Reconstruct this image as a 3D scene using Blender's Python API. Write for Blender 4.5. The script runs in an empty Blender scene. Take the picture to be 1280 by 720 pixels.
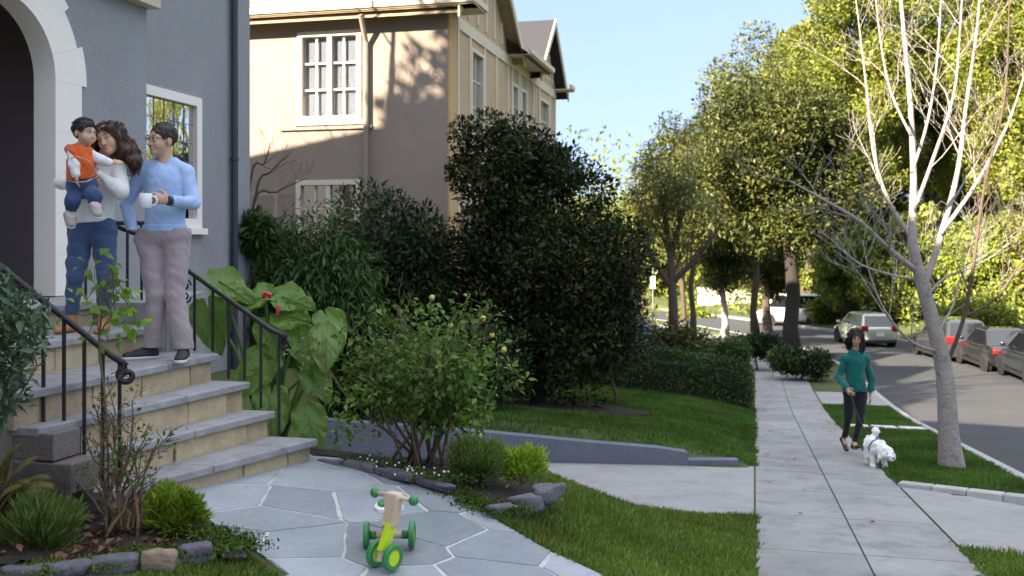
import bpy, math, random
import numpy as np
from mathutils import Vector, Matrix, Quaternion
random.seed(11)
RNG = np.random.default_rng(5)
SC = bpy.context.scene
COL = SC.collection
PI = math.pi

# ------------------------------------------------------------------ camera, sky, sun, exposure
F, CX, HY, CAMZ = 1244.0, 640.0, 306.0, 1.55
cam_d = bpy.data.cameras.new('camera')
cam = bpy.data.objects.new('camera', cam_d); COL.objects.link(cam)
cam.location = (0, 0, CAMZ); cam.rotation_euler = (PI/2, 0, 0)
cam_d.sensor_width = 36; cam_d.lens = F/1280*36
cam_d.shift_y = -(360-HY)/1280
cam_d.clip_start = .05; cam_d.clip_end = 900
cam_d.dof.use_dof = True; cam_d.dof.focus_distance = 7.0; cam_d.dof.aperture_fstop = 2.8
SC.camera = cam
SUN_R, SUN_T, SUN_EL = -.56, -.83, math.radians(28)
UX, UY = .2372, .9715                       # direction of the street; its right-hand normal is (UY,-UX)
sxy = Vector((SUN_R*UY+SUN_T*UX, -SUN_R*UX+SUN_T*UY)).normalized()
SUNV = Vector((sxy.x*math.cos(SUN_EL), sxy.y*math.cos(SUN_EL), math.sin(SUN_EL)))
world = bpy.data.worlds.new('World'); SC.world = world; world.use_nodes = True
wn = world.node_tree.nodes; wl = world.node_tree.links
sky = wn.new('ShaderNodeTexSky'); sky.sky_type = 'NISHITA'; sky.sun_disc = False
sky.sun_elevation = SUN_EL; sky.sun_rotation = math.atan2(sxy.x, sxy.y)
sky.altitude = 300; sky.air_density = 1.0; sky.dust_density = 0.2; sky.ozone_density = 2.5
gm = wn.new('ShaderNodeGamma'); gm.inputs[1].default_value = .25      # evens out the dome's brightness, added to lift the shade
hs = wn.new('ShaderNodeMix'); hs.data_type = 'RGBA'; hs.blend_type = 'MULTIPLY'; hs.inputs[0].default_value = 1; hs.inputs[7].default_value = (.47, .575, .80, 1)
wl.new(sky.outputs[0], gm.inputs[0]); wl.new(gm.outputs[0], hs.inputs[6])
# bright broken cloud added overhead, out of view, to fill the shade
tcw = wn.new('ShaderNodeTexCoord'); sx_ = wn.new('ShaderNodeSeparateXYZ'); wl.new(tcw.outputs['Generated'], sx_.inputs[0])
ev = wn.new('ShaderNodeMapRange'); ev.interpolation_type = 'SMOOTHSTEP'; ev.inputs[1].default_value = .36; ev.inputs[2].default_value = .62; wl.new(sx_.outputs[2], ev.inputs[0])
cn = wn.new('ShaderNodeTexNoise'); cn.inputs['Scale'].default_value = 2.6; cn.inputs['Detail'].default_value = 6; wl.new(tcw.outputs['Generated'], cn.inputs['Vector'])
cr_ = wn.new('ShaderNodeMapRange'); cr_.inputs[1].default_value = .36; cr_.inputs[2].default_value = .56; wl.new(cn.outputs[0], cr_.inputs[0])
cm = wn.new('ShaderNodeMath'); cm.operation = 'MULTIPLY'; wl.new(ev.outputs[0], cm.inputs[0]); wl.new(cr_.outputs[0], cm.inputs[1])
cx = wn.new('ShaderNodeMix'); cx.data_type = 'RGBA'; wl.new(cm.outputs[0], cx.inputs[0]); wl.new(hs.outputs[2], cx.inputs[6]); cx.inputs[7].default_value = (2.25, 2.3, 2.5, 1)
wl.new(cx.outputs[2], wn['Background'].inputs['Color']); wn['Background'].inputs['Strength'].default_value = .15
sd = bpy.data.lights.new('sun', 'SUN'); sd.energy = 3.5; sd.angle = math.radians(.55); sd.color = (1, .87, .68)
sun = bpy.data.objects.new('sun', sd); COL.objects.link(sun)
sun.rotation_euler = (-SUNV).to_track_quat('-Z', 'Y').to_euler(); sun.location = (-20, -20, 40)
SC.view_settings.view_transform = 'Standard'; SC.view_settings.look = 'None'
SC.view_settings.gamma = 1; SC.view_settings.exposure = 2.85
SC.render.engine = 'CYCLES'
SC.cycles.use_denoising = True
SC.cycles.max_bounces = 6; SC.cycles.diffuse_bounces = 3; SC.cycles.glossy_bounces = 3
SC.cycles.transmission_bounces = 4; SC.cycles.transparent_max_bounces = 6
SC.cycles.caustics_reflective = False; SC.cycles.caustics_refractive = False

# ------------------------------------------------------------------ helpers
def at(px, py, Y):
    return Vector(((px-CX)/F*Y, Y, CAMZ-(py-HY)/F*Y))
def at_z(px, py, z):
    Y = (CAMZ-z)*F/(py-HY); return Vector(((px-CX)/F*Y, Y, z))
RS, S0 = 70.0, 31.0                          # the street runs straight to S0, then bends left with radius RS
C0 = Vector((UX*S0-UY*RS, UY*S0+UX*RS))
def P(s, r):
    s = np.asarray(s, float); r = np.asarray(r, float)
    a = np.maximum(s-S0, 0)/RS
    xs, ys = UX*s+UY*r, UY*s-UX*r
    nx, ny = UY*np.cos(a)+UX*np.sin(a), UY*np.sin(a)-UX*np.cos(a)
    xa, ya = C0.x+nx*(RS+r), C0.y+ny*(RS+r)
    return np.where(s > S0, xa, xs), np.where(s > S0, ya, ys)
def SR(x, y):
    s = UX*x+UY*y; r = UY*x-UX*y
    if s <= S0: return s, r
    vx, vy = x-C0.x, y-C0.y
    a = math.atan2(vy, vx)-math.atan2(-UX, UY)
    return S0+RS*a, math.hypot(vx, vy)-RS
_sk = np.array([-60, -30, -28, 20, 24, 30, 50, 60, 80, 300.]); _sv = np.array([0, 0, .0922, .0922, .055, .03, .035, .02, 0, 0])
_ss = np.arange(-60, 300, .25); _gz = np.concatenate([[0], np.cumsum(-np.interp(_ss, _sk, _sv)[:-1]*.25)])
_gz -= np.interp(0, _ss, _gz)
def g(s): return np.interp(s, _ss, _gz)
def sm(x): x = np.clip(x, 0, 1); return x*x*(3-2*x)
def zpath(r): return np.minimum(-.08*(r+3.1), .03)
def ground(s, r):
    """height of the soil at street coordinates s (along), r (to the right of the pavement's left edge)"""
    s = np.asarray(s, float); r = np.asarray(r, float)
    base = g(s)
    # right of the pavement
    z = base-np.where((r > 3.02) & (r < 9.28), .22, 0)
    z = z-np.where((r > 1.51) & (r < 3.08) & (s > 8.17-.34*(r-1.5)) & (s < 11.3-.5*(r-1.5)), .13, 0)
    bank = np.maximum(r-9.8, 0)
    z = z+np.where(r > 9.8, np.minimum(bank*.14, 2.2)+np.maximum(bank-30, 0)*.12, 0)
    # neighbour's lot
    nb = base+.5*(1-np.exp(np.minimum(r, 0)*.55))
    # our lot
    w = np.interp(s, [2, 4, 5.2, 6.1, 8], [.3, .5, .85, 1.9, 2.3])
    hi = base+(zpath(r)-base)*sm(np.minimum(r, 0)*-1/w)
    hi = np.where(s < 2, base*sm((s+2)/4)+zpath(r)*0+(1-sm((s+2)/4))*base, hi)
    q_ = np.clip(-r-1.6, 0, 1); e0, e1 = 7.5-q_*.65, 8.95-q_*.95
    k = sm((e1-s)/(e1-e0))
    k = np.where(r < -5.1, np.maximum(k, sm((12.0-s)/.5)), k)
    lot = base+(hi-base)*k
    q = sm((s-12.1)/.5)
    left = lot*(1-q)+nb*q
    z = np.where(r < 0, left, z)
    far = np.maximum(s-75, 0)
    z = z+np.where((r < 3.0) | (r > 9.3), np.minimum(far*.10, 5), np.minimum(far*.1, 5))
    z = z+np.where(r < -14, np.minimum((-r-14)*.08, 3), 0)
    return z
def gz(x, y):
    s, r = SR(x, y); return float(ground(s, r))

class MB:
    """collects shapes into one mesh"""
    def __init__(s): s.v = []; s.f = []; s.m = []; s.uv = None
    def add(s, vs, fs, mi=0):
        b = len(s.v); s.v.extend([tuple(v) for v in vs]); s.f.extend([tuple(i+b for i in f) for f in fs]); s.m.extend([mi]*len(fs)); return s
    def box(s, c, d, R=None, mi=0, taper=1.0):
        x, y, z = d[0]/2, d[1]/2, d[2]/2; c = Vector(c); t = taper
        vs = [Vector(p) for p in [(-x,-y,-z),(x,-y,-z),(x,y,-z),(-x,y,-z),(-x*t,-y*t,z),(x*t,-y*t,z),(x*t,y*t,z),(-x*t,y*t,z)]]
        if R is not None: vs = [R @ v for v in vs]
        return s.add([v+c for v in vs], [(0,3,2,1),(4,5,6,7),(0,1,5,4),(1,2,6,5),(2,3,7,6),(3,0,4,7)], mi)
    def slab(s, poly, z0, z1, mi=0):
        """vertical prism over polygon poly [(x,y)]; z0, z1 numbers or functions of (x,y)"""
        if sum(poly[i-1][0]*poly[i][1]-poly[i][0]*poly[i-1][1] for i in range(len(poly))) < 0: poly = poly[::-1]
        f0 = z0 if callable(z0) else (lambda x, y: z0); f1 = z1 if callable(z1) else (lambda x, y: z1)
        n = len(poly)
        vs = [(x, y, f0(x, y)) for x, y in poly]+[(x, y, f1(x, y)) for x, y in poly]
        fs = [tuple(range(n-1, -1, -1)), tuple(range(n, 2*n))]+[(i, (i+1) % n, n+(i+1) % n, n+i) for i in range(n)]
        return s.add(vs, fs, mi)
    def extrude(s, poly, vec, mi=0):
        n = len(poly); vec = Vector(vec); p0 = [Vector(p) for p in poly]
        vs = p0+[p+vec for p in p0]
        nrm = Vector((0, 0, 0))
        for i in range(n): nrm += p0[i-1].cross(p0[i])
        fs = [tuple(range(n)), tuple(range(2*n-1, n-1, -1))]+[(i, n+i, n+(i+1) % n, (i+1) % n) for i in range(n)]
        if nrm.dot(vec) > 0: fs = [f[::-1] for f in fs]
        return s.add(vs, fs, mi)
    def tube(s, pts, rad, n=8, mi=0, cap=True):
        pts = [Vector(p) for p in pts]
        if not hasattr(rad, '__len__'): rad = [rad]*len(pts)
        vs, fs = [], []
        t0 = (pts[1]-pts[0]).normalized()
        a = t0.orthogonal().normalized()
        for i, p in enumerate(pts):
            t = (pts[min(i+1, len(pts)-1)]-pts[max(i-1, 0)]).normalized()
            a = (a-t*a.dot(t))
            if a.length < 1e-6: a = t.orthogonal()
            a.normalize(); b = t.cross(a)
            for k in range(n):
                q = 2*PI*k/n; vs.append(p+(a*math.cos(q)+b*math.sin(q))*rad[i])
        for i in range(len(pts)-1):
            for k in range(n):
                fs.append((i*n+k, i*n+(k+1) % n, (i+1)*n+(k+1) % n, (i+1)*n+k))
        if cap:
            fs.append(tuple(range(n-1, -1, -1))); fs.append(tuple(range((len(pts)-1)*n, len(pts)*n)))
        return s.add(vs, fs, mi)
    def lathe(s, prof, c, axis=(0, 0, 1), n=24, mi=0):
        """prof: [(radius, height)] turned round axis through c"""
        ax = Vector(axis).normalized(); a = ax.orthogonal().normalized(); b = ax.cross(a); c = Vector(c)
        vs, fs = [], []
        for r, h in prof:
            for k in range(n):
                q = 2*PI*k/n; vs.append(c+ax*h+(a*math.cos(q)+b*math.sin(q))*max(r, 1e-4))
        for i in range(len(prof)-1):
            for k in range(n): fs.append((i*n+k, i*n+(k+1) % n, (i+1)*n+(k+1) % n, (i+1)*n+k))
        return s.add(vs, fs, mi)
    def ball(s, c, r, R=None, n=14, m=9, mi=0):
        if not hasattr(r, '__len__'): r = (r, r, r)
        c = Vector(c); vs, fs = [], []
        for i in range(m+1):
            th = PI*i/m
            for k in range(n):
                q = 2*PI*k/n; v = Vector((r[0]*math.sin(th)*math.cos(q), r[1]*math.sin(th)*math.sin(q), -r[2]*math.cos(th)))
                if R is not None: v = R @ v
                vs.append(c+v)
        for i in range(m):
            for k in range(n): fs.append((i*n+k, i*n+(k+1) % n, (i+1)*n+(k+1) % n, (i+1)*n+k))
        return s.add(vs, fs, mi)
    def grid(s, pts, nu, nv, mi=0):
        return s.add(pts, [(i*nv+j, (i+1)*nv+j, (i+1)*nv+j+1, i*nv+j+1) for i in range(nu-1) for j in range(nv-1)], mi)
    def mesh(s, name, mats, smooth=False):
        me = bpy.data.meshes.new(name); me.from_pydata(s.v, [], s.f)
        if not hasattr(mats, '__len__'): mats = [mats]
        for m in mats: me.materials.append(m)
        if len(mats) > 1: me.polygons.foreach_set('material_index', s.m)
        if smooth: me.polygons.foreach_set('use_smooth', [True]*len(s.f))
        me.validate(clean_customdata=False); me.update(); return me
    def build(s, name, mats, parent=None, smooth=False, bevel=0, label=None, auto=None):
        return obj(name, s.mesh(name, mats, smooth), parent, bevel=bevel, label=label, auto=auto)

def obj(name, me, parent=None, bevel=0, label=None, auto=None, local=False):
    o = bpy.data.objects.new(name, me); COL.objects.link(o)
    if parent is not None:
        o.parent = parent
        if not local and not parent.get('local'):       # geometry is written in world coordinates
            top = parent.matrix_basis.translation.copy(); q = parent
            while q.parent is not None: q = q.parent; top += q.matrix_basis.translation
            o.location = -top
        if parent.get('local'): o['local'] = 1
    if bevel:
        m = o.modifiers.new('bevel', 'BEVEL'); m.width = bevel; m.segments = 2; m.limit_method = 'ANGLE'; m.angle_limit = math.radians(40)
    if label: o['label'] = label
    return o
def empty(name, label, cat, loc=(0, 0, 0), rz=0, group=None, local=False):
    o = bpy.data.objects.new(name, None); COL.objects.link(o); o.location = loc; o.rotation_euler = (0, 0, rz)
    o.empty_display_size = .1
    tag(o, label, cat, group)
    if local: o['local'] = 1
    return o
def tag(o, label, cat, group=None, kind=None):
    if label: o['label'] = label
    if cat: o['category'] = cat
    if group: o['group'] = group
    if kind: o['kind'] = kind
    return o
def struct(o, label=None, cat=None):
    o['kind'] = 'structure'
    if label: o['label'] = label
    if cat: o['category'] = cat
    return o
def copy_tree(o, parent=None):
    c = o.copy(); COL.objects.link(c); c.parent = parent
    for ch in [x for x in SC.objects if x.parent == o]: copy_tree(ch, c)
    return c

# ------------------------------------------------------------------ materials
def mat(name, col, rough=.7, var=.0, scale=4, col2=None, bump=0, bscale=30, metal=0, island=0, spec=.5, detail=4, stains=None, coord='Object', sub=0, hue=0, trans=0, sheen=0, stretch=None, streak=0):
    """Principled material; var mixes towards col2 by noise, island shifts value for each loose piece"""
    m = bpy.data.materials.new(name); m.use_nodes = True
    N, L = m.node_tree.nodes, m.node_tree.links
    b = N['Principled BSDF']; b.inputs['Roughness'].default_value = rough; b.inputs['Metallic'].default_value = metal
    b.inputs['Specular IOR Level'].default_value = spec
    c = N.new('ShaderNodeRGB'); c.outputs[0].default_value = (*col, 1); out = c.outputs[0]
    tc = N.new('ShaderNodeTexCoord'); co = tc.outputs[coord]
    if stretch:
        mp = N.new('ShaderNodeMapping'); mp.inputs['Scale'].default_value = stretch; L.new(co, mp.inputs[0]); co = mp.outputs[0]
    if var:
        n = N.new('ShaderNodeTexNoise'); n.inputs['Scale'].default_value = scale; n.inputs['Detail'].default_value = detail; n.inputs['Roughness'].default_value = .65
        L.new(co, n.inputs['Vector'])
        r = N.new('ShaderNodeMapRange'); r.inputs[1].default_value = .3; r.inputs[2].default_value = .7; r.inputs[4].default_value = var
        L.new(n.outputs[0], r.inputs[0])
        x = N.new('ShaderNodeMix'); x.data_type = 'RGBA'; L.new(r.outputs[0], x.inputs[0]); L.new(out, x.inputs[6])
        x.inputs[7].default_value = (*(col2 or tuple(k*.5 for k in col)), 1); out = x.outputs[2]
    if stains:
        sc_, lo, hi, scol, amt = stains
        n = N.new('ShaderNodeTexNoise'); n.inputs['Scale'].default_value = sc_; n.inputs['Detail'].default_value = 6; n.inputs['Roughness'].default_value = .7
        L.new(co, n.inputs['Vector'])
        r = N.new('ShaderNodeMapRange'); r.inputs[1].default_value = lo; r.inputs[2].default_value = hi; r.inputs[4].default_value = amt
        L.new(n.outputs[0], r.inputs[0])
        x = N.new('ShaderNodeMix'); x.data_type = 'RGBA'; L.new(r.outputs[0], x.inputs[0]); L.new(out, x.inputs[6]); x.inputs[7].default_value = (*scol, 1); out = x.outputs[2]
    if island or hue:
        gi = N.new('ShaderNodeNewGeometry'); h = N.new('ShaderNodeHueSaturation'); L.new(out, h.inputs['Color'])
        r = N.new('ShaderNodeMapRange'); r.inputs[3].default_value = 1-island; r.inputs[4].default_value = 1+island
        L.new(gi.outputs['Random Per Island'], r.inputs[0]); L.new(r.outputs[0], h.inputs['Value'])
        if hue:
            wn_ = N.new('ShaderNodeTexWhiteNoise'); wn_.noise_dimensions = '1D'; L.new(gi.outputs['Random Per Island'], wn_.inputs['W'])
            r2 = N.new('ShaderNodeMapRange'); r2.inputs[3].default_value = .5-hue; r2.inputs[4].default_value = .5+hue
            L.new(wn_.outputs['Value'], r2.inputs[0]); L.new(r2.outputs[0], h.inputs['Hue'])
        out = h.outputs[0]
    L.new(out, b.inputs['Base Color'])
    if bump:
        n = N.new('ShaderNodeTexNoise'); n.inputs['Scale'].default_value = bscale; n.inputs['Detail'].default_value = 5; L.new(co, n.inputs['Vector'])
        bp = N.new('ShaderNodeBump'); bp.inputs['Strength'].default_value = bump; bp.inputs['Distance'].default_value = .02
        L.new(n.outputs[0], bp.inputs['Height']); L.new(bp.outputs[0], b.inputs['Normal'])
    if sub:
        b.inputs['Subsurface Weight'].default_value = sub; b.inputs['Subsurface Radius'].default_value = (.012, .005, .003); b.inputs['Subsurface Scale'].default_value = 1
    if sheen: b.inputs['Sheen Weight'].default_value = sheen
    if trans:
        t = N.new('ShaderNodeBsdfTranslucent'); L.new(out, t.inputs['Color'])
        x = N.new('ShaderNodeMixShader'); x.inputs[0].default_value = trans
        L.new(b.outputs[0], x.inputs[1]); L.new(t.outputs[0], x.inputs[2]); L.new(x.outputs[0], N['Material Output'].inputs[0])
    return m
def leafmat(name, c1, c2, c3=None, rough=.5, trans=.3, spec=.25):
    """foliage: every leaf takes its own tone between c1 and c2, a few take c3"""
    m = bpy.data.materials.new(name); m.use_nodes = True
    N, L = m.node_tree.nodes, m.node_tree.links; b = N['Principled BSDF']
    gi = N.new('ShaderNodeNewGeometry'); r = N.new('ShaderNodeValToRGB'); L.new(gi.outputs['Random Per Island'], r.inputs[0])
    r.color_ramp.elements[0].color = (*c1, 1); r.color_ramp.elements[1].color = (*c2, 1)
    r.color_ramp.elements[1].position = .85
    if c3: e = r.color_ramp.elements.new(.97); e.color = (*c3, 1)
    tc = N.new('ShaderNodeTexCoord'); n = N.new('ShaderNodeTexNoise'); n.inputs['Scale'].default_value = .9; L.new(tc.outputs['Object'], n.inputs['Vector'])
    mr = N.new('ShaderNodeMapRange'); mr.inputs[1].default_value = .35; mr.inputs[2].default_value = .65; mr.inputs[3].default_value = .7; mr.inputs[4].default_value = 1.3
    L.new(n.outputs[0], mr.inputs[0])
    h = N.new('ShaderNodeHueSaturation'); L.new(r.outputs[0], h.inputs['Color']); L.new(mr.outputs[0], h.inputs['Value'])
    L.new(h.outputs[0], b.inputs['Base Color']); b.inputs['Roughness'].default_value = rough; b.inputs['Specular IOR Level'].default_value = spec
    t = N.new('ShaderNodeBsdfTranslucent'); L.new(h.outputs[0], t.inputs['Color'])
    x = N.new('ShaderNodeMixShader'); x.inputs[0].default_value = trans
    L.new(b.outputs[0], x.inputs[1]); L.new(t.outputs[0], x.inputs[2]); L.new(x.outputs[0], N['Material Output'].inputs[0])
    return m

# ------------------------------------------------------------------ leaves
def unit(a): return a/np.maximum(np.linalg.norm(a, axis=-1, keepdims=True), 1e-9)
def rand_dir(n):
    return unit(RNG.normal(size=(n, 3)))
def leaf_mesh(name, pos, axis, nrm, length, width, m, fold=.18, mid=.45, smooth=False):
    """one small folded diamond per leaf: base, left, tip, right"""
    n = len(pos); axis = unit(axis); nrm = unit(nrm-axis*np.sum(nrm*axis, 1, keepdims=True)); side = np.cross(axis, nrm)
    L_ = np.broadcast_to(np.asarray(length, float).reshape(-1, 1), (n, 1)); W = np.broadcast_to(np.asarray(width, float).reshape(-1, 1), (n, 1))
    a = pos; t = pos+axis*L_-nrm*L_*.12
    l = pos+axis*L_*mid+side*W*.5+nrm*W*fold; r = pos+axis*L_*mid-side*W*.5+nrm*W*fold
    v = np.stack([a, r, t, l], 1).reshape(-1, 3).astype(np.float32)
    me = bpy.data.meshes.new(name); me.vertices.add(4*n); me.vertices.foreach_set('co', v.ravel())
    # two triangles folded on the midrib
    idx = np.arange(n)[:, None]*4
    tri = np.concatenate([idx+np.array([0, 1, 2]), idx+np.array([0, 2, 3])], 1).astype(np.int32)
    me.loops.add(6*n); me.loops.foreach_set('vertex_index', tri.ravel())
    me.polygons.add(2*n); me.polygons.foreach_set('loop_start', np.arange(2*n, dtype=np.int32)*3)
    me.materials.append(m); me.update(calc_edges=True); return me
def clump_leaves(centers, radii, n, up=.35, droop=0, shell=.55, flat=1.0):
    """leaf bases and directions spread over the outer part of blobs"""
    centers = np.asarray(centers, float); radii = np.asarray(radii, float)
    w = radii**2; pick = RNG.choice(len(centers), n, p=w/w.sum())
    d = rand_dir(n); rad = radii[pick]*(shell+(1.08-shell)*RNG.random(n)**.7)
    pos = centers[pick]+d*rad[:, None]*np.array([1, 1, flat])
    ax = unit(d*.7+rand_dir(n)*.9+np.array([0, 0, up-droop]))
    nr = unit(d*.5+rand_dir(n)*.55+np.array([0, 0, .75]))
    return pos, ax, nr
def crown_blobs(c, r, n, rb, squash=1.0, seed=0, power=.5, lowcut=-1.0):
    """blob centres filling an uneven ellipsoid r=(rx,ry,rz)"""
    rg = np.random.default_rng(seed); out = []; rad = []
    while len(out) < n:
        d = rg.normal(size=3); d /= np.linalg.norm(d)
        if d[2] < lowcut: continue
        q = rg.random()**power
        out.append(np.array(c)+d*np.array(r)*q); rad.append(rb*(.65+.7*rg.random()))
    return np.array(out), np.array(rad)

# ------------------------------------------------------------------ distance fields for bodies
class SDF:
    def __init__(s, lo, hi, h):
        s.lo = np.array(lo, float); s.h = h; s.n = np.ceil((np.array(hi)-s.lo)/h).astype(int)+1
        s.ax = [s.lo[i]+np.arange(s.n[i])*h for i in range(3)]
        s.F = np.full(tuple(s.n), .3, np.float32)
    def region(s, lo, hi):
        i0 = np.clip(np.floor((np.array(lo)-s.lo)/s.h).astype(int), 0, s.n-1); i1 = np.clip(np.ceil((np.array(hi)-s.lo)/s.h).astype(int)+1, 1, s.n)
        if np.any(i1 <= i0): return None
        sl = tuple(slice(a, b) for a, b in zip(i0, i1))
        return sl, np.meshgrid(*[s.ax[i][sl[i]].astype(np.float32) for i in range(3)], indexing='ij')
    def blend(s, sl, d, k, sub=False):
        A = s.F[sl]
        if sub: A = -A
        if k <= 0: R = np.minimum(A, d)
        else:
            h = np.clip(.5+.5*(A-d)/k, 0, 1); R = A*(1-h)+d*h-k*h*(1-h)
        s.F[sl] = -R if sub else R
    def cap(s, a, b, ra, rb=None, k=.02, e=None, f=1.0, sub=False):
        """tapered capsule; e,f: direction in which the section is squeezed to the share f"""
        rb = ra if rb is None else rb; a = np.array(a, float); b = np.array(b, float)
        m = max(ra, rb)+k+3*s.h+.01
        R = s.region(np.minimum(a, b)-m, np.maximum(a, b)+m)
        if R is None: return
        sl, (x, y, z) = R; ab = b-a; l2 = max(float(ab@ab), 1e-9)
        t = np.clip(((x-a[0])*ab[0]+(y-a[1])*ab[1]+(z-a[2])*ab[2])/l2, 0, 1)
        dx, dy, dz = x-a[0]-t*ab[0], y-a[1]-t*ab[1], z-a[2]-t*ab[2]
        if e is not None:
            e = np.array(e, float); e /= np.linalg.norm(e); q = (dx*e[0]+dy*e[1]+dz*e[2])*(1/f-1)
            dx = dx+q*e[0]; dy = dy+q*e[1]; dz = dz+q*e[2]
        d = np.sqrt(dx*dx+dy*dy+dz*dz)-(ra+(rb-ra)*t)
        if f != 1.0: d = d*(f+1)/2
        s.blend(sl, d, k, sub)
    def ell(s, c, r, k=.02, R=None, sub=False):
        c = np.array(c, float); m = max(r)+k+3*s.h+.01
        Q = s.region(c-m, c+m)
        if Q is None: return
        sl, (x, y, z) = Q; x, y, z = x-c[0], y-c[1], z-c[2]
        if R is not None:
            M = np.array(R, float); x, y, z = (M[0, 0]*x+M[1, 0]*y+M[2, 0]*z, M[0, 1]*x+M[1, 1]*y+M[2, 1]*z, M[0, 2]*x+M[1, 2]*y+M[2, 2]*z)
        k0 = np.sqrt((x/r[0])**2+(y/r[1])**2+(z/r[2])**2); k1 = np.sqrt((x/r[0]**2)**2+(y/r[1]**2)**2+(z/r[2]**2)**2)
        s.blend(sl, k0*(k0-1)/np.maximum(k1, 1e-6), k, sub)
    def plane(s, p, nrm, k=0):
        """keeps the side the normal points away from"""
        nrm = np.array(nrm, float); nrm /= np.linalg.norm(nrm)
        x, y, z = np.meshgrid(*[a.astype(np.float32) for a in s.ax], indexing='ij', sparse=True)
        s.F = np.maximum(s.F, (x-p[0])*nrm[0]+(y-p[1])*nrm[1]+(z-p[2])*nrm[2]).astype(np.float32)
    def noise(s, amp, scale, seed=0, n=7, zs=1.0):
        rg = np.random.default_rng(seed)
        x, y, z = np.meshgrid(*[a.astype(np.float32) for a in s.ax], indexing='ij', sparse=True)
        tot = 0
        for i in range(n):
            d = rg.normal(size=3); d /= np.linalg.norm(d); f = scale*(.6+1.1*rg.random())
            tot = tot+np.sin((x*d[0]+y*d[1]+z*d[2]*zs)*f+rg.random()*6.28+1.5*np.sin((x*d[1]+y*d[2]*.7+z*d[0])*f*.6+i))
        s.F = s.F+(tot*(amp/math.sqrt(n))).astype(np.float32)
    def mesh(s, name, m):
        Fv = s.F; Fv[0] = Fv[-1] = .3; Fv[:, 0] = Fv[:, -1] = .3; Fv[:, :, 0] = Fv[:, :, -1] = .3
        neg = Fv < 0; c = neg[:-1, :-1, :-1]
        cnt = np.zeros(c.shape, np.int8)
        for dx in (0, 1):
            for dy in (0, 1):
                for dz in (0, 1):
                    cnt += neg[dx:dx+c.shape[0], dy:dy+c.shape[1], dz:dz+c.shape[2]]
        act = (cnt > 0) & (cnt < 8); ids = np.argwhere(act); idx = np.full(c.shape, -1, np.int32); idx[act] = np.arange(len(ids))
        acc = np.zeros((len(ids), 3)); num = np.zeros(len(ids))
        corners = [(i, j, k) for i in (0, 1) for j in (0, 1) for k in (0, 1)]
        val = {q: Fv[ids[:, 0]+q[0], ids[:, 1]+q[1], ids[:, 2]+q[2]] for q in corners}
        for q in corners:
            for ax in range(3):
                if q[ax]: continue
                q2 = tuple(1 if i == ax else q[i] for i in range(3)); a, b = val[q], val[q2]; cr = (a < 0) != (b < 0)
                t = np.where(cr, a/np.where(cr, a-b, 1), 0)
                pt = np.tile(np.array(q, float), (len(ids), 1)); pt[:, ax] += t
                acc[cr] += pt[cr]; num[cr] += 1
        vert = s.lo+(ids+acc/np.maximum(num, 1)[:, None])*s.h
        quads = []
        for ax in range(3):
            b, c2 = (ax+1) % 3, (ax+2) % 3
            sl0 = [slice(None)]*3; sl1 = [slice(None)]*3; sl0[ax] = slice(0, -1); sl1[ax] = slice(1, None)
            A, B = neg[tuple(sl0)], neg[tuple(sl1)]
            for flip, msk in ((False, A & ~B), (True, ~A & B)):
                e = np.argwhere(msk)
                if not len(e): continue
                def cell(db, dc):
                    q = e.copy(); q[:, b] += db; q[:, c2] += dc; return idx[q[:, 0], q[:, 1], q[:, 2]]
                ok = np.all(e >= 1, axis=1) & (e[:, b] < c.shape[b]) & (e[:, c2] < c.shape[c2]); e = e[ok]
                Q = np.stack([cell(-1, -1), cell(0, -1), cell(0, 0), cell(-1, 0)], 1)
                quads.append(Q[:, ::-1] if flip else Q)
        Q = np.concatenate(quads).astype(np.int32)
        me = bpy.data.meshes.new(name); me.vertices.add(len(vert)); me.vertices.foreach_set('co', vert.astype(np.float32).ravel())
        me.loops.add(Q.size); me.loops.foreach_set('vertex_index', Q.ravel())
        me.polygons.add(len(Q)); me.polygons.foreach_set('loop_start', np.arange(len(Q), dtype=np.int32)*4)
        me.polygons.foreach_set('use_smooth', np.ones(len(Q), bool))
        me.materials.append(m); me.update(calc_edges=True); me.validate(); return me

# ------------------------------------------------------------------ the setting: ground, pavement, road, drive, path
def inpoly(x, y, poly):
    x = np.asarray(x); y = np.asarray(y); c = np.zeros(x.shape, bool); n = len(poly)
    for i in range(n):
        x1, y1 = poly[i]; x2, y2 = poly[i-1]
        c ^= ((y1 > y) != (y2 > y)) & (x < (x2-x1)*(y-y1)/((y2-y1) if y2 != y1 else 1e-9)+x1)
    return c
def SRv(x, y):
    x = np.asarray(x, float); y = np.asarray(y, float); s = UX*x+UY*y; r = UY*x-UX*y
    vx, vy = x-C0.x, y-C0.y; a = np.arctan2(vy, vx)-math.atan2(-UX, UY)
    return np.where(s > S0, S0+RS*a, s), np.where(s > S0, np.hypot(vx, vy)-RS, r)
def sr_mesh(name, ss, rr, zf, m, smooth=True):
    S, R = np.meshgrid(ss, rr, indexing='ij'); x, y = P(S, R); z = zf(S, R)
    v = np.stack([x, y, z], -1).reshape(-1, 3); nu, nv = len(ss), len(rr)
    f = [(i*nv+j, i*nv+j+1, (i+1)*nv+j+1, (i+1)*nv+j) for i in range(nu-1) for j in range(nv-1)]
    me = bpy.data.meshes.new(name); me.from_pydata(v.tolist(), [], f); me.materials.append(m)
    me.polygons.foreach_set('use_smooth', [smooth]*len(f)); me.update(); return me
M_ground = mat('turf_soil', (.05, .085, .014), .95, .8, 2.2, (.09, .085, .03), bump=.6, bscale=40)
ss = np.unique(np.concatenate([np.arange(-60, 2, 3.), np.arange(2, 13.5, .12), np.arange(13.5, 30, .6), np.arange(30, 90, 2.), np.arange(90, 170, 8.)]))
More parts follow.
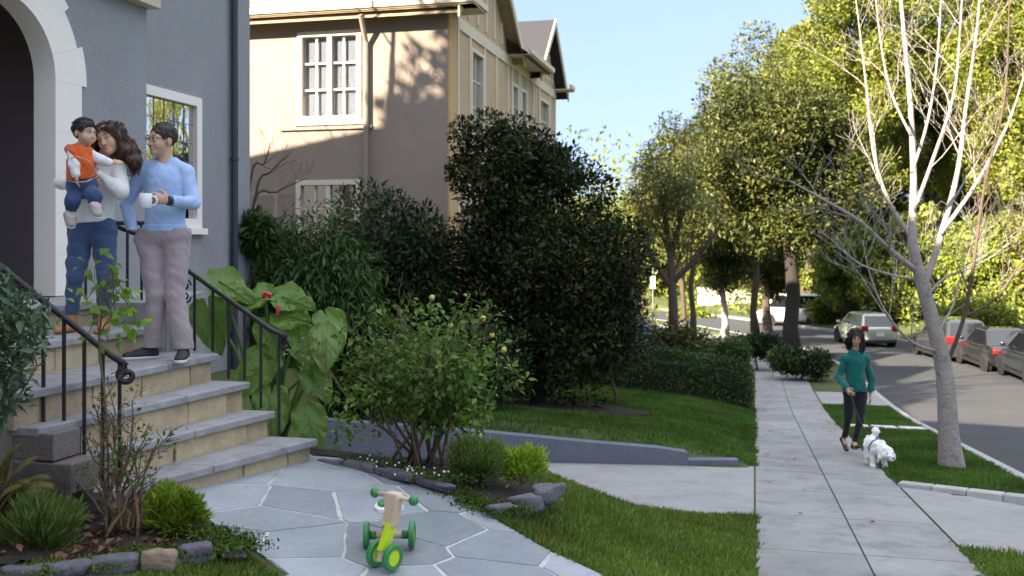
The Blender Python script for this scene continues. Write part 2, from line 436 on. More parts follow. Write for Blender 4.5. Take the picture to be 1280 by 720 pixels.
rr = np.unique(np.concatenate([np.arange(-62, -8, 3.), np.arange(-8, -4, .5), np.arange(-4, 0, .1), [0, .03, 1.47, 1.5, 2.2, 2.96, 3.03, 6, 9.27, 9.35, 9.8], np.arange(10.5, 22, 1.), np.arange(22, 110, 6.)]))
struct(obj('ground', sr_mesh('ground', ss, rr, lambda s, r: ground(s, r)-np.where((r > 0) & (r < 1.5), .05, 0), M_ground)), 'grassy soil of the front gardens and the far bank')

M_conc = mat('concrete', (.325, .318, .305), .85, .85, 1.3, (.21, .205, .195), bump=.25, bscale=120, island=.09, stains=(3.0, .5, .68, (.13, .115, .095), .6))
mb = MB()
def slabs(mb, s0, s1, r0, r1, step, rj, top, gap=.011, zf=None):
    n = max(1, round((s1-s0)/step))
    for i in range(n):
        a, b = s0+(s1-s0)*i/n, s0+(s1-s0)*(i+1)/n
        for q0, q1 in zip(rj[:-1], rj[1:]):
            k = max(2, int((b-a)/.8)+1); sg = np.linspace(a+gap, b-gap, k); rg = [q0+gap*.5, q1-gap*.5]
            vs = []; fs = []
            for s_ in sg:
                for r_ in rg:
                    x, y = P(s_, r_); z = float((zf or (lambda s, r: g(s)))(s_, r_)); vs += [(x, y, z+top), (x, y, z-.06)]
            for j in range(k-1):
                o = j*4; fs += [(o, o+2, o+6, o+4), (o, o+4, o+5, o+1), (o+2, o+3, o+7, o+6)]
            fs += [(0, 1, 3, 2), ((k-1)*4, (k-1)*4+2, (k-1)*4+3, (k-1)*4+1)]
            mb.add(vs, fs)
slabs(mb, -6, 62, 0, 1.5, 1.52, [0, .77, 1.5], .006)
o = struct(mb.build('sidewalk', M_conc, bevel=.006), 'grey concrete pavement with dark joints')
M_asph = mat('asphalt', (.052, .053, .058), .9, .6, .5, (.036, .037, .041), bump=.35, bscale=160, stains=(1.6, .52, .8, (.10, .08, .065), .35))
M_joint = mat('joint_dirt', (.035, .03, .025), .95)
struct(obj('joint_bed', sr_mesh('joint_bed', np.arange(-6, 62, 1.), [.01, 1.49], lambda s, r: g(s)-.012, M_joint)))
struct(obj('road', sr_mesh('road', np.concatenate([np.arange(-40, 30, 2.), np.arange(30, 140, 2.)]), [3.1, 4, 6, 8, 9.25], lambda s, r: g(s)-.13+.05*np.sin((r-3.1)/6.15*PI), M_asph)), 'asphalt street with a camber')
M_kerb = mat('kerb_stone', (.42, .41, .39), .85, .5, 3, (.26, .25, .24), bump=.3, bscale=60)
def kerb(name, s0, s1, r0, r1):
    k = np.arange(s0, s1, 1.0); mb = MB(); pr = [(r0, -.25), (r0, .0), (r0+.02, .015), (r1-.02, .015), (r1, .0), (r1, -.25)]
    pts = []
    for s_ in k:
        for r_, dz in pr:
            x, y = P(s_, r_); pts.append((x, y, float(g(s_))+dz))
    mb.grid(pts, len(k), len(pr)); return struct(mb.build(name, M_kerb))
kerb('kerb', 11.2, 130, 2.98, 3.14); kerb('kerb', -30, 130, 9.22, 9.38); kerb('kerb', -30, 8.2, 2.98, 3.14)
# driveway between the two gardens, and its apron down to the street
M_drive = mat('drive_concrete', (.34, .33, .315), .85, .7, 1.4, (.25, .245, .24), bump=.3, bscale=120, stains=(2.5, .5, .75, (.15, .15, .15), .5))
dz_ = lambda s, r: g(s)+.006
mb = MB()
def dfar(r): return 12.42+.27*max(r, -6)*(1 if r < 0 else 0)
ru = np.linspace(-6, -.012, 14); pts = []
for r_ in ru:
    for q in np.linspace(0, 1, 9):
        s_ = 8.9+(dfar(r_)-8.9)*q; x, y = P(s_, r_); pts.append((x, y, float(g(s_))+.008))
mb.grid(pts, len(ru), 9)
for r0, r1, fa, fb in ((1.512, 3.1, (8.15, 11.35), (7.6, 10.55)),):
    pts = []
    for q in np.linspace(0, 1, 6):
        r_ = r0+(r1-r0)*q; a = fa[0]+(fb[0]-fa[0])*q; b = fa[1]+(fb[1]-fa[1])*q
        for p in np.linspace(0, 1, 8):
            s_ = a+(b-a)*p; x, y = P(s_, r_); pts.append((x, y, float(g(s_))+.008-.09*q*q))
    mb.grid(pts, 6, 8)
    for row in ([pts[i*8] for i in range(6)], [pts[i*8+7] for i in range(6)][::-1]): mb.grid([q for p in row for q in (p, (p[0], p[1], p[2]-.16))], 6, 2)
struct(mb.build('driveway', M_drive, smooth=True), 'pale concrete drive crossing the pavement')
# stone border of the apron
mb = MB()
M_curbstone = mat('border_stone', (.42, .41, .39), .9, .6, 5, (.3, .29, .28), bump=.5, bscale=40, island=.12)
for i in range(5):
    q0, q1 = i/5, (i+1)/5
    for q in ((q0+.002, q1-.002),):
        (xa, ya), (xb, yb) = P(11.38-.8*q[0], 1.51+1.55*q[0]), P(11.38-.8*q[1], 1.51+1.55*q[1])
        a = Vector((xa, ya, float(g(11.3-.8*q[0]))+.02)); b = Vector((xb, yb, float(g(11.3-.8*q[1]))+.02)); d = (b-a).normalized(); n_ = d.cross(Vector((0, 0, 1)))
        mb.extrude([a-n_*.09+Vector((0, 0, -.1)), a+n_*.09+Vector((0, 0, -.1)), a+n_*.07+Vector((0, 0, .03)), a-n_*.07+Vector((0, 0, .03))], b-a)
struct(mb.build('kerb', M_curbstone, bevel=.012), 'stone border along the drive apron')
# second drive crossing farther on, and the row of white slabs in the verge
mb = MB()
slabs(mb, 24.2, 27.2, 1.5, 3.0, 3, [1.52, 3.0], .01)
struct(mb.build('driveway', M_drive, bevel=.01), 'farther drive apron beyond the strip of lawn')
M_paver = mat('paver', (.62, .62, .6), .8, .4, 4, (.45, .45, .43), island=.06)
for i in range(3):
    mb = MB(); slabs(mb, 18.75, 19.3, 0, 0, 1, [1.58+.47*i, 2.01+.47*i], .03, gap=.012)
    tag(mb.build('stepping_stone', M_paver, bevel=.01), ['white stepping slab in the grass next to the pavement, behind the walking woman', 'middle white stepping slab of the three across the grass strip', 'white stepping slab in the grass next to the kerb'][i], 'paving slab', 'white slabs across the grass strip')

# flagstone path
def at_path(px, py):
    kx, ky = (px-CX)/F, (py-HY)/F
    Y = 1.798/(ky-.08*(UY*kx-UX)); return (kx*Y, Y)
flag = [at_path(*q) for q in [(385, 570), (425, 575), (470, 586), (530, 601), (575, 622), (620, 652), (680, 688), (752, 722)]]
path_edge = list(flag)
flag += [(.62, 4.1), (.75, 2.5), (.7, .6), (-2.6, .6), (-2.1, 3.2)]
flag += [at_path(*q) for q in [(362, 722), (322, 692), (275, 664), (240, 634)]]
flag += [(-2.6, 5.8), (-2.6, 7.2)]
M_flag = mat('flagstone', (.30, .325, .345), .6, .75, 3.2, (.205, .23, .25), bump=.6, bscale=22, island=.26, hue=.018, stains=(5.5, .5, .72, (.34, .335, .31), .5), detail=7)
M_grout = mat('grout', (.62, .61, .58), .9, .7, 5, (.42, .41, .38), bump=.6, bscale=60, stains=(1.7, .54, .7, (.20, .18, .15), .8))
zp_ = lambda x, y: float(-.08*(UY*x-UX*y+3.1))
mb = MB(); mb.slab(flag, lambda x, y: zp_(x, y)-.12, lambda x, y: zp_(x, y)+.0105)
path = struct(mb.build('garden_path', M_grout), 'blue grey flagstone path with pale mortar joints')
def half(poly, p, n):
    """the part of poly on the side of p that n points away from"""
    out = []
    for k in range(len(poly)):
        a, b = poly[k-1], poly[k]; da = (a[0]-p[0])*n[0]+(a[1]-p[1])*n[1]; db = (b[0]-p[0])*n[0]+(b[1]-p[1])*n[1]
        if (da < 0) != (db < 0): t = da/(da-db); out.append((a[0]+(b[0]-a[0])*t, a[1]+(b[1]-a[1])*t))
        if db < 0: out.append(b)
    return out
rgf = np.random.default_rng(23); seeds = []
fx, fy = [q[0] for q in flag], [q[1] for q in flag]
for t in range(9000):
    c = np.array([rgf.uniform(min(fx)-.4, max(fx)+.4), rgf.uniform(min(fy)-.4, max(fy)+.4)])
    if all(np.hypot((c[0]-d[0])*1.0, (c[1]-d[1])*.9) > .33+.26*d[2] for d in seeds): seeds.append((c[0], c[1], rgf.random()))
mb = MB()
for k, a in enumerate(seeds):
    poly = [tuple(q) for q in flag]
    for l, b_ in enumerate(seeds):
        d = np.array([b_[0]-a[0], b_[1]-a[1]]); L_ = np.hypot(*d)
        if l == k or L_ > 2.2: continue
        n_ = d/L_; wj = .006+.009*((k*7+l*7+k*l) % 11)/10; poly = half(poly, (a[0]+d[0]/2-n_[0]*wj, a[1]+d[1]/2-n_[1]*wj), n_)
        if len(poly) < 3: break
    if len(poly) < 3: continue
    ring_ = []
    for q in range(len(poly)):
        u, v = np.array(poly[q-1]), np.array(poly[q]); e = v-u; m_ = max(1, int(np.hypot(*e)/.07)); nrm = np.array([-e[1], e[0]])/max(np.hypot(*e), 1e-6)
        for s_ in range(m_): ring_.append(tuple(u+e*s_/m_+(nrm*rgf.normal()*.0035 if s_ else 0)))
    area = sum(ring_[q-1][0]*ring_[q][1]-ring_[q][0]*ring_[q-1][1] for q in range(len(ring_)))/2
    if abs(area) < .004: continue
    dz, tx, ty = rgf.normal()*.0009, rgf.normal()*.0016, rgf.normal()*.0016
    mb.slab(ring_, lambda x, y: zp_(x, y)-.03, lambda x, y: zp_(x, y)+.0155+dz+(x-a[0])*tx+(y-a[1])*ty)
st_ = mb.build('flagstones', M_flag, path, bevel=.004)

# soil and mulch beds
M_mulch = mat('mulch', (.022, .016, .012), .95, .7, 14, (.05, .033, .024), bump=1, bscale=70)
def patch(name, poly, dz, m, cell=.07, label=None, zf=None):
    xs = [p[0] for p in poly]; ys = [p[1] for p in poly]
    gx = np.arange(min(xs), max(xs)+cell, cell); gy = np.arange(min(ys), max(ys)+cell, cell)
    X, Y = np.meshgrid(gx, gy, indexing='ij'); S, R = SRv(X, Y); Z = (zf(X, Y) if zf else ground(S, R))+dz+RNG.normal(size=X.shape)*.006
    cx, cy = (X[:-1, :-1]+X[1:, 1:])/2, (Y[:-1, :-1]+Y[1:, 1:])/2; k = inpoly(cx, cy, poly); nv = len(gy)
    f = [(i*nv+j, (i+1)*nv+j, (i+1)*nv+j+1, i*nv+j+1) for i, j in np.argwhere(k)]
    me = bpy.data.meshes.new(name); me.from_pydata(np.stack([X, Y, Z], -1).reshape(-1, 3).tolist(), [], f); me.materials.append(m)
    me.polygons.foreach_set('use_smooth', [True]*len(f)); me.update(); return struct(obj(name, me), label)
bedL = [at_z(x, y, .0).xy for x, y in [(-60, 725), (40, 712), (160, 700), (250, 688), (300, 684), (262, 655), (235, 632), (150, 640)]]+[(-2.6, 6.0), (-5.5, 6.2), (-5.0, 4.2)]
patch('soil', bedL, .022, M_mulch, label='dark mulch bed below the steps')
bedR = [path_edge[i] for i in (0, 1, 2, 3, 4)]+[at_path(*q) for q in [(640, 648), (690, 628)]]+[(.25, 7.3), (-.2, 8.0), (-1.0, 8.7), (-2.2, 9.4), (-4.3, 9.6), (-4.3, 7.6), (-3.2, 7.2), (-1.6, 7.25)]
patch('soil', bedR, .02, M_mulch, label='rose bed along the flagstone path')
ring = [(.42+1.55*math.cos(q)*1.0+.25, 15.9+1.0*math.sin(q)) for q in np.arange(0, 2*PI, .2)]
patch('soil', ring, .03, M_mulch, label='oval mulch ring under the dark camellia')

# grass
def leafy(name, c1, c2, c3=None, **k): return leafmat(name, c1, c2, c3, **k)
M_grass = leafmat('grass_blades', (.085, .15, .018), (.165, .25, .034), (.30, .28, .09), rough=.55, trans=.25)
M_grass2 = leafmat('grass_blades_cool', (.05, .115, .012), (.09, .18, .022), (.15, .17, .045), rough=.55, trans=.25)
def grass(name, poly, dens, m, h=.05, label=None, holes=(), zf=None):
    xs = [p[0] for p in poly]; ys = [p[1] for p in poly]; area = (max(xs)-min(xs))*(max(ys)-min(ys)); n = int(area*dens)
    X = RNG.uniform(min(xs), max(xs), n); Y = RNG.uniform(min(ys), max(ys), n); k = inpoly(X, Y, poly)
    for q in holes: k &= ~inpoly(X, Y, q)
    X, Y = X[k], Y[k]; S, R = SRv(X, Y); Z = (zf(X, Y) if zf else ground(S, R))-.004; n = len(X)
    patchy = .75+.5*np.sin(X*5+1.3*np.sin(Y*4))*np.sin(Y*6.1+X)*.5+.25*RNG.random(n)
    ax = unit(rand_dir(n)*.55+np.array([0, 0, .85])); hgt = h*(.6+.8*RNG.random(n))*patchy
    me = leaf_mesh(name, np.stack([X, Y, Z], 1), ax, rand_dir(n)+np.array([0, -.6, .5]), hgt, .0065+.006*RNG.random(n), m, fold=.1, mid=.35)
    return tag(obj(name, me), label, 'grass', kind='stuff')
lawn = path_edge[4:]+[(.62, 4.1)]+[tuple(float(c) for c in P(s_, .012+.016*RNG.normal())) for s_ in np.arange(4.0, 8.9, .06)]+[tuple(float(c) for c in P(s_, r_)) for s_, r_ in [(8.9, -.02), (8.92, -.8), (8.95, -1.4), (8.7, -2.0), (7.7, -1.9)]]+[at_path(690, 622), at_path(640, 645)]
grass('lawn_grass', lawn, 9000, M_grass, .055, 'mown lawn between flagstone path, pavement and drive')
nlawn = [(2.6, 12.22), (-3.5, 12.22)]+[tuple(float(c) for c in P(s_, r_)) for s_, r_ in [(14, -7), (22.6, -4.5), (22.4, -.0)]+[(s_, .012+.02*RNG.normal()) for s_ in np.arange(22, 12.4, -.07)]]
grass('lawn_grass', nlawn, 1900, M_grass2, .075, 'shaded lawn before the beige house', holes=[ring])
strip = [tuple(float(c) for c in P(s_, r_)) for s_, r_ in [(11.5, 1.50)]+[(s_, 1.49+.02*RNG.normal()) for s_ in np.arange(11.6, 24.1, .07)]+[(24.1, 2.97), (16, 2.97), (10.8, 2.97)]]
sl3 = [tuple(float(c) for c in P(s_, r_)) for s_, r_ in [(18.7, 1.55), (19.35, 1.55), (19.35, 2.97), (18.7, 2.97)]]
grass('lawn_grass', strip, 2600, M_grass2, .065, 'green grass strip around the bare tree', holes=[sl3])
strip2 = [tuple(float(c) for c in P(s_, r_)) for s_, r_ in [(s_, 1.49+.016*RNG.normal()) for s_ in np.arange(3.5, 8.2, .08)]+[(7.64, 2.96), (3.5, 2.96)]]
grass('lawn_grass', strip2, 4500, M_grass, .055, 'grass corner beside the near drive apron')
gl = [at_z(x, y, .0).xy for x, y in [(140, 726), (175, 713), (250, 697), (285, 684), (298, 678), (330, 694), (372, 726)]]
grass('lawn_grass', gl, 14000, M_grass, .05, 'grass corner in front of the edging stones')

# ------------------------------------------------------------------ our house
ux, un = Vector((UX, UY, 0)), Vector((UY, -UX, 0))     # along the street, towards the street
M_stucco = mat('grey_stucco', (.325, .325, .33), .9, .6, 1.4, (.26, .262, .27), bump=.7, bscale=95, stains=(1.3, .48, .8, (.19, .185, .185), .5), stretch=(1, 1, .55))
M_white = mat('white_paint', (.90, .82, .74), .6, .3, 2.0, (.80, .73, .67), bump=.1, bscale=60)
M_cream = mat('cream_trim', (.68, .58, .42), .6, .3, 3, (.5, .43, .31))
M_dark = mat('porch_brown', (.25, .20, .215), .6, .4, 2, (.29, .235, .24))
M_pipe = mat('dark_pipe', (.03, .035, .055), .45)
M_glass = bpy.data.materials.new('window_glass'); M_glass.use_nodes = True; N, L = M_glass.node_tree.nodes, M_glass.node_tree.links
gl_ = N.new('ShaderNodeBsdfGlossy'); gl_.inputs['Roughness'].default_value = .035; gl_.inputs['Color'].default_value = (.95, .93, .9, 1)
nz = N.new('ShaderNodeTexNoise'); nz.inputs['Scale'].default_value = 5; bp = N.new('ShaderNodeBump'); bp.inputs['Strength'].default_value = .12; bp.inputs['Distance'].default_value = .02; L.new(nz.outputs[0], bp.inputs['Height']); L.new(bp.outputs[0], gl_.inputs['Normal'])
mx = N.new('ShaderNodeMixShader'); mx.inputs[0].default_value = .85; N['Principled BSDF'].inputs['Base Color'].default_value = (.02, .022, .025, 1); N['Principled BSDF'].inputs['Roughness'].default_value = .2
L.new(N['Principled BSDF'].outputs[0], mx.inputs[1]); L.new(gl_.outputs[0], mx.inputs[2]); L.new(mx.outputs[0], N['Material Output'].inputs[0])
M_clear = bpy.data.materials.new('clear_glass'); M_clear.use_nodes = True; N, L = M_clear.node_tree.nodes, M_clear.node_tree.links
gl2 = N.new('ShaderNodeBsdfGlossy'); gl2.inputs['Roughness'].default_value = .04; tp = N.new('ShaderNodeBsdfTransparent'); tp.inputs['Color'].default_value = (.86, .88, .92, 1); mx = N.new('ShaderNodeMixShader'); mx.inputs[0].default_value = .28
L.new(tp.outputs[0], mx.inputs[1]); L.new(gl2.outputs[0], mx.inputs[2]); L.new(mx.outputs[0], N['Material Output'].inputs[0])
def wall(mb, O, u, n, t0, t1, z0, z1, holes=(), depth=.12, mi=0):
    """upright wall face with rectangular openings and their reveals; O: Vector, u along, n outward"""
    O = Vector((O.x, O.y, 0)); Q = lambda t, z, d=0: O+u*t+Vector((0, 0, z))-n*d
    ts = sorted({t0, t1, *[h[0] for h in holes], *[h[1] for h in holes]}); zs = sorted({z0, z1, *[h[2] for h in holes], *[h[3] for h in holes]})
    ccw = u.cross(Vector((0, 0, 1))).dot(n) > 0
    def quad(a, b, c, d): mb.add([a, b, c, d], [(0, 1, 2, 3) if ccw else (3, 2, 1, 0)], mi)
    for a, b in zip(ts[:-1], ts[1:]):
        for c, d in zip(zs[:-1], zs[1:]):
            if any(h[0] <= a and b <= h[1] and h[2] <= c and d <= h[3] for h in holes): continue
            quad(Q(a, c), Q(b, c), Q(b, d), Q(a, d))
    for a, b, c, d in holes:
        quad(Q(a, c, depth), Q(a, c), Q(a, d), Q(a, d, depth)); quad(Q(b, c), Q(b, c, depth), Q(b, d, depth), Q(b, d))
        quad(Q(a, c), Q(a, c, depth), Q(b, c, depth), Q(b, c)) if False else quad(Q(a, c, depth), Q(b, c, depth), Q(b, c), Q(a, c))
        quad(Q(a, d), Q(b, d), Q(b, d, depth), Q(a, d, depth))
def obox(mb, O, u, n, t0, t1, z0, z1, d0, d1, mi=0):
    """box in a wall's frame: along t, up z, outward from d0 to d1"""
    O = Vector((O.x, O.y, 0)); c = O+u*((t0+t1)/2)+n*((d0+d1)/2)+Vector((0, 0, (z0+z1)/2))
    R = Matrix((u, n, Vector((0, 0, 1)))).transposed()
    if R.determinant() < 0: R = Matrix((-u, n, Vector((0, 0, 1)))).transposed()
    return mb.box(c, (abs(t1-t0), abs(d1-d0), abs(z1-z0)), R, mi)
def window(parent, O, u, n, t0, t1, z0, z1, fw, cols, rows, mframe, mbar, bar=.02, mid=None, sill=.06, glass=None, inset=.05, label=None, blinds=None, bd=.012):
    w = MB()
    for a, b, c, d in ((t0, t0+fw, z0, z1), (t1-fw, t1, z0, z1), (t0+fw, t1-fw, z1-fw, z1), (t0+fw, t1-fw, z0, z0+fw)):
        obox(w, O, u, n, a, b, c, d, -inset-.02, .03)
    if mid: obox(w, O, u, n, (t0+t1)/2-mid/2, (t0+t1)/2+mid/2, z0+fw, z1-fw, -inset-.01, .012)
    W = w.build('window', mframe, parent, bevel=.004, label=label)
    p = MB(); obox(p, O, u, n, t0+fw*.8, t1-fw*.8, z0+fw*.8, z1-fw*.8, -inset-.03, -inset-.015); p.build('pane', glass or M_glass, W)
    k = MB()
    for i in range(1, cols):
        t = t0+fw+(t1-t0-2*fw)*i/cols; obox(k, O, u, n, t-bar/2, t+bar/2, z0+fw*.9, z1-fw*.9, -inset-.012, -inset-.012+2*bd)
    for j in range(1, rows):
        z = z0+fw+(z1-z0-2*fw)*j/rows; obox(k, O, u, n, t0+fw*.9, t1-fw*.9, z-bar/2, z+bar/2, -inset-.013, -inset-.013+2*bd)
    k.build('glazing_bar', mbar, W)
    if blinds:
        q = MB(); zz = z0+fw
        while zz < z1-fw: obox(q, O, u, n, t0+fw*.9, t1-fw*.9, zz, zz+.038, -inset-.085, -inset-.06); zz += .045
        q.build('blind', blinds, W)
    if sill:
        q = MB(); obox(q, O, u, n, t0-.06, t1+.06, z0-.075, z0-.002, -.02, sill); q.build('sill', mframe, W, bevel=.006)
    return W
J = Vector((-3.835, 8.34, 0))                       # foot of the right jamb of the porch arch
E2 = Vector((-3.34, 12.68, 0))                      # right end of the window wall
P2d = (J-E2).dot(un)                                # porch face stands this far before the window wall
house = empty('grey_house', 'grey stucco house with white arched porch and leaded window, behind the family', 'house', (J.x-2, J.y, 0))
mb = MB()
EAVE, PE = 6.45, 3.86
tc0 = 1.30                                          # the porch wall's corner
RA, ZS = .60, 2.93
# porch face with its arched opening
wall(mb, J, ux, un, 0, tc0, -.6, PE); wall(mb, J, ux, un, -4.2, -2*RA, -.6, PE)
na = 24; arc = [(-RA+RA*math.cos(PI*i/na), ZS+RA*math.sin(PI*i/na)) for i in range(na+1)]
for (ta, za), (tb, zb) in zip(arc[:-1], arc[1:]):
    q = [J+ux*t+Vector((0, 0, z)) for t, z in ((tb, zb), (ta, za), (ta, PE), (tb, PE))]; mb.add(q, [(0, 1, 2, 3)])
wall(mb, J+ux*tc0, -un, ux, 0, -P2d+.0 if False else P2d, -.6, PE)
wall(mb, J-ux*4.2, -un, -ux, 0, P2d, -.6, PE)
# window wall and the long body of the house, running back past the camera
tw = (E2-J).dot(ux)
WO = E2.copy()
wt0, wt1 = -2.74, -1.17
wall(mb, WO, ux, un, -(tw-tc0), 0, -1.4, EAVE, [(wt0, wt1, 1.74, 3.245)], .14)
wall(mb, WO, ux, un, -(tw-tc0), -(tw-tc0)-5.5, PE, EAVE); wall(mb, WO, ux, un, -(tw+4.2), -19, -1.2, EAVE)
wall(mb, WO, -un, ux, 0, 10, -1.4, EAVE); wall(mb, WO-ux*19, -un, -ux, 0, 10, -1.2, EAVE); wall(mb, WO-un*10, ux, -un, -19, 0, -1.4, EAVE)
mb.build('wall', M_stucco, house)
# inside of the porch
mb = MB(); Q = lambda t, d, z: J+ux*t-un*d+Vector((0, 0, z))
for q in ([(-3, 1.25, 1.1), (.6, 1.25, 1.1), (.6, 1.25, 3.7), (-3, 1.25, 3.7)], [(.6, .2, 1.1), (.6, 1.25, 1.1), (.6, 1.25, 3.7), (.6, .2, 3.7)], [(-3, .2, 1.1), (-3, 1.25, 1.1), (-3, 1.25, 3.7), (-3, .2, 3.7)], [(-3, .2, 3.7), (.6, .2, 3.7), (.6, 1.25, 3.7), (-3, 1.25, 3.7)]):
    mb.add([Q(*p) for p in q], [(0, 1, 2, 3)])
mb.build('porch_interior', M_dark, house)
mb = MB(); obox(mb, J-un*1.25, ux, un, -1.6, -.55, 1.12, 3.2, .0, .05); obox(mb, J-un*1.25, ux, un, -1.5, -.65, 1.3, 2.0, .05, .07); obox(mb, J-un*1.25, ux, un, -1.5, -.65, 2.1, 3.1, .05, .07)
dr = mb.build('door', mat('door_paint', (.14, .085, .09), .45), house, bevel=.01); mb = MB(); mb.ball(J-un*1.14-ux*.68+Vector((0, 0, 2.05)), .03); mb.build('handle', mat('brass', (.4, .3, .12), .3, metal=1), dr, smooth=True)
# white arch surround: jamb returns, voussoirs of two widths
mb = MB(); dep = .2
def ring_seg(a0, a1, ro, n=5):
    pts = []
    for i in range(n+1):
        a = a0+(a1-a0)*i/n
        for rad in (RA, ro): pts.append(J+ux*(-RA+rad*math.cos(a))+Vector((0, 0, ZS+rad*math.sin(a))))
    m_ = n+1; fr = [p+un*.012 for p in pts]; bk = [p-un*dep for p in pts]
    vs = fr+bk; k = 2*m_; fs = []
    for i in range(n):
        a = 2*i; fs += [(a, a+1, a+3, a+2), (k+a, k+a+2, k+a+3, k+a+1), (a, a+2, k+a+2, k+a), (a+1, k+a+1, k+a+3, a+3)]
    fs += [(0, k, k+1, 1), (2*n, 2*n+1, k+2*n+1, k+2*n)]; mb.add(vs, fs)
nv = 9
for i in range(nv):
    ring_seg(PI*i/nv+.001, PI*(i+1)/nv-.001, RA+(.40 if i % 2 == 0 else .33))
for side in (0, 1):
    zc = 1.12; k = 0
    while zc < ZS-.02:
        zt = min(zc+.345, ZS) if ZS-zc > .5 else ZS; wdt = .335
        if side == 0: obox(mb, J, ux, un, 0, wdt, zc+.0006, zt-.0006, -dep, .012)
        else: obox(mb, J, ux, un, -2*RA-wdt, -2*RA, zc+.002, zt-.002, -dep, .012)
        zc = zt; k += 1
mb.build('arch_surround', M_white, house)
# porch cornice
mb = MB()
obox(mb, J, ux, un, -4.3, tc0+.06, PE-.03, PE+.10, -.10, .12); obox(mb, J, ux, un, -4.34, tc0+.11, PE+.102, PE+.19, -.10, .17); obox(mb, J, ux, un, -4.37, tc0+.15, PE+.192, PE+.30, -.1, .23)
obox(mb, J, ux, un, tc0+.0, tc0+.06, PE-.03, PE+.10, -P2d+.01, -.10); obox(mb, J, ux, un, tc0+.0, tc0+.11, PE+.102, PE+.19, -P2d+.01, -.1)
mb.build('cornice', M_cream, house, bevel=.008)
mb = MB(); obox(mb, J, ux, un, -4.4, tc0+.18, PE+.302, PE+.36, -P2d, .26); mb.build('porch_roof', mat('roof_felt', (.06, .06, .065), .9), house)
window(house, WO, ux, un, wt0+.001, wt1-.001, 1.741, 3.244, .105, 7, 6, M_white, mat('lead', (.16, .16, .17), .5), bar=.007, sill=.07, inset=.012, bd=.002)
mb = MB(); c0 = WO-ux*.49+un*.06
mb.tube([c0+Vector((0, 0, -.9)), c0+Vector((0, 0, 6.3))], .042, 10)
for z in (.5, 2.6, 4.6): mb.lathe([(.046, -.02), (.052, -.018), (.052, .018), (.046, .02)], c0+Vector((0, 0, z)), n=10)
mb.build('downspout', M_pipe, house, smooth=False)
mb = MB()
def roof(mb, O, u, n, t0, t1, d0, d1, z, rise, over, hip0=0, hip1=0, th=.14):
    """pitched roof, ridge along u, between depth d0 (front) and d1 (back)"""
    a0, a1, b0, b1 = t0-over, t1+over, d0+over, d1-over; m_ = (b0+b1)/2
    q = lambda t, d, zz: Vector((O.x, O.y, 0))+u*t+n*d+Vector((0, 0, zz))
    for dz in (0, -th):
        vs = [q(a0, b0, z+dz), q(a1, b0, z+dz), q(a1, b1, z+dz), q(a0, b1, z+dz), q(a0+hip0, m_, z+rise+dz), q(a1-hip1, m_, z+rise+dz)]
        fs = [(0, 1, 5, 4), (2, 3, 4, 5), (1, 2, 5), (3, 0, 4)]
        mb.add(vs, fs if dz == 0 else [f[::-1] for f in fs])
    mb.add([q(a0, b0, z), q(a1, b0, z), q(a1, b1, z), q(a0, b1, z), q(a0, b0, z-th), q(a1, b0, z-th), q(a1, b1, z-th), q(a0, b1, z-th)], [(0, 4, 5, 1), (1, 5, 6, 2), (2, 6, 7, 3), (3, 7, 4, 0)])
M_shingle = mat('shingle_roof', (.36, .27, .17), .9, .7, 6, (.22, .16, .10), bump=.8, bscale=25, stretch=(1, 1, 1))
M_shdark = mat('dark_shingle', (.03, .03, .034), .9, .6, 6, (.03, .03, .035), bump=.8, bscale=25)
roof(mb, WO, ux, un, -19, 0, 0, -10, EAVE, 3.3, .45, 3, 3); roof(mb, WO, ux, un, -19, -8.4, 0, -10, 9.3, 2.6, .4, 3, 3); mb.build('roof', M_shdark, house)
mb = MB(); obox(mb, WO, ux, un, -18.9, -8.5, EAVE-.2, 9.29, -9.9, -.02); mb.build('upper_storey', M_stucco, house)  # unseen storey with its higher roof, added to shade the bare trunk

# front steps: seven levels of tan stone with bluestone treads
Tl = [.165, .345, .545, .74, .945, 1.12]
edges = [((-2.28, 5.57), (-1.43, 7.09)), ((-2.53, 5.47), (-1.757, 7.19)), ((-2.62, 5.46), (-1.96, 7.27)), ((-2.72, 5.45), (-2.22, 7.38)), ((-3.15, 5.45), (-2.645, 7.44)), ((-3.675, 5.45), (-3.15, 7.5))]
steps = empty('front_steps', 'bluestone and tan stone front steps climbing to the grey house porch', 'steps', (-2.4, 6.4, 0))
M_tread = mat('bluestone', (.34, .335, .335), .6, .8, 6, (.215, .21, .21), bump=.35, bscale=22, island=.14, stains=(6, .55, .8, (.13, .12, .11), .5))
M_riser = mat('tan_stone', (.54, .42, .265), .88, .85, 5, (.34, .26, .165), bump=.5, bscale=30, island=.22, hue=.012, stains=(7, .55, .8, (.17, .14, .10), .6))
M_mortar = mat('mortar', (.26, .235, .20), .95, .5, 8, (.16, .14, .12), bump=.5, bscale=60)
LB = (-3.9, 5.45)
back = Vector((-UY, UX, 0))
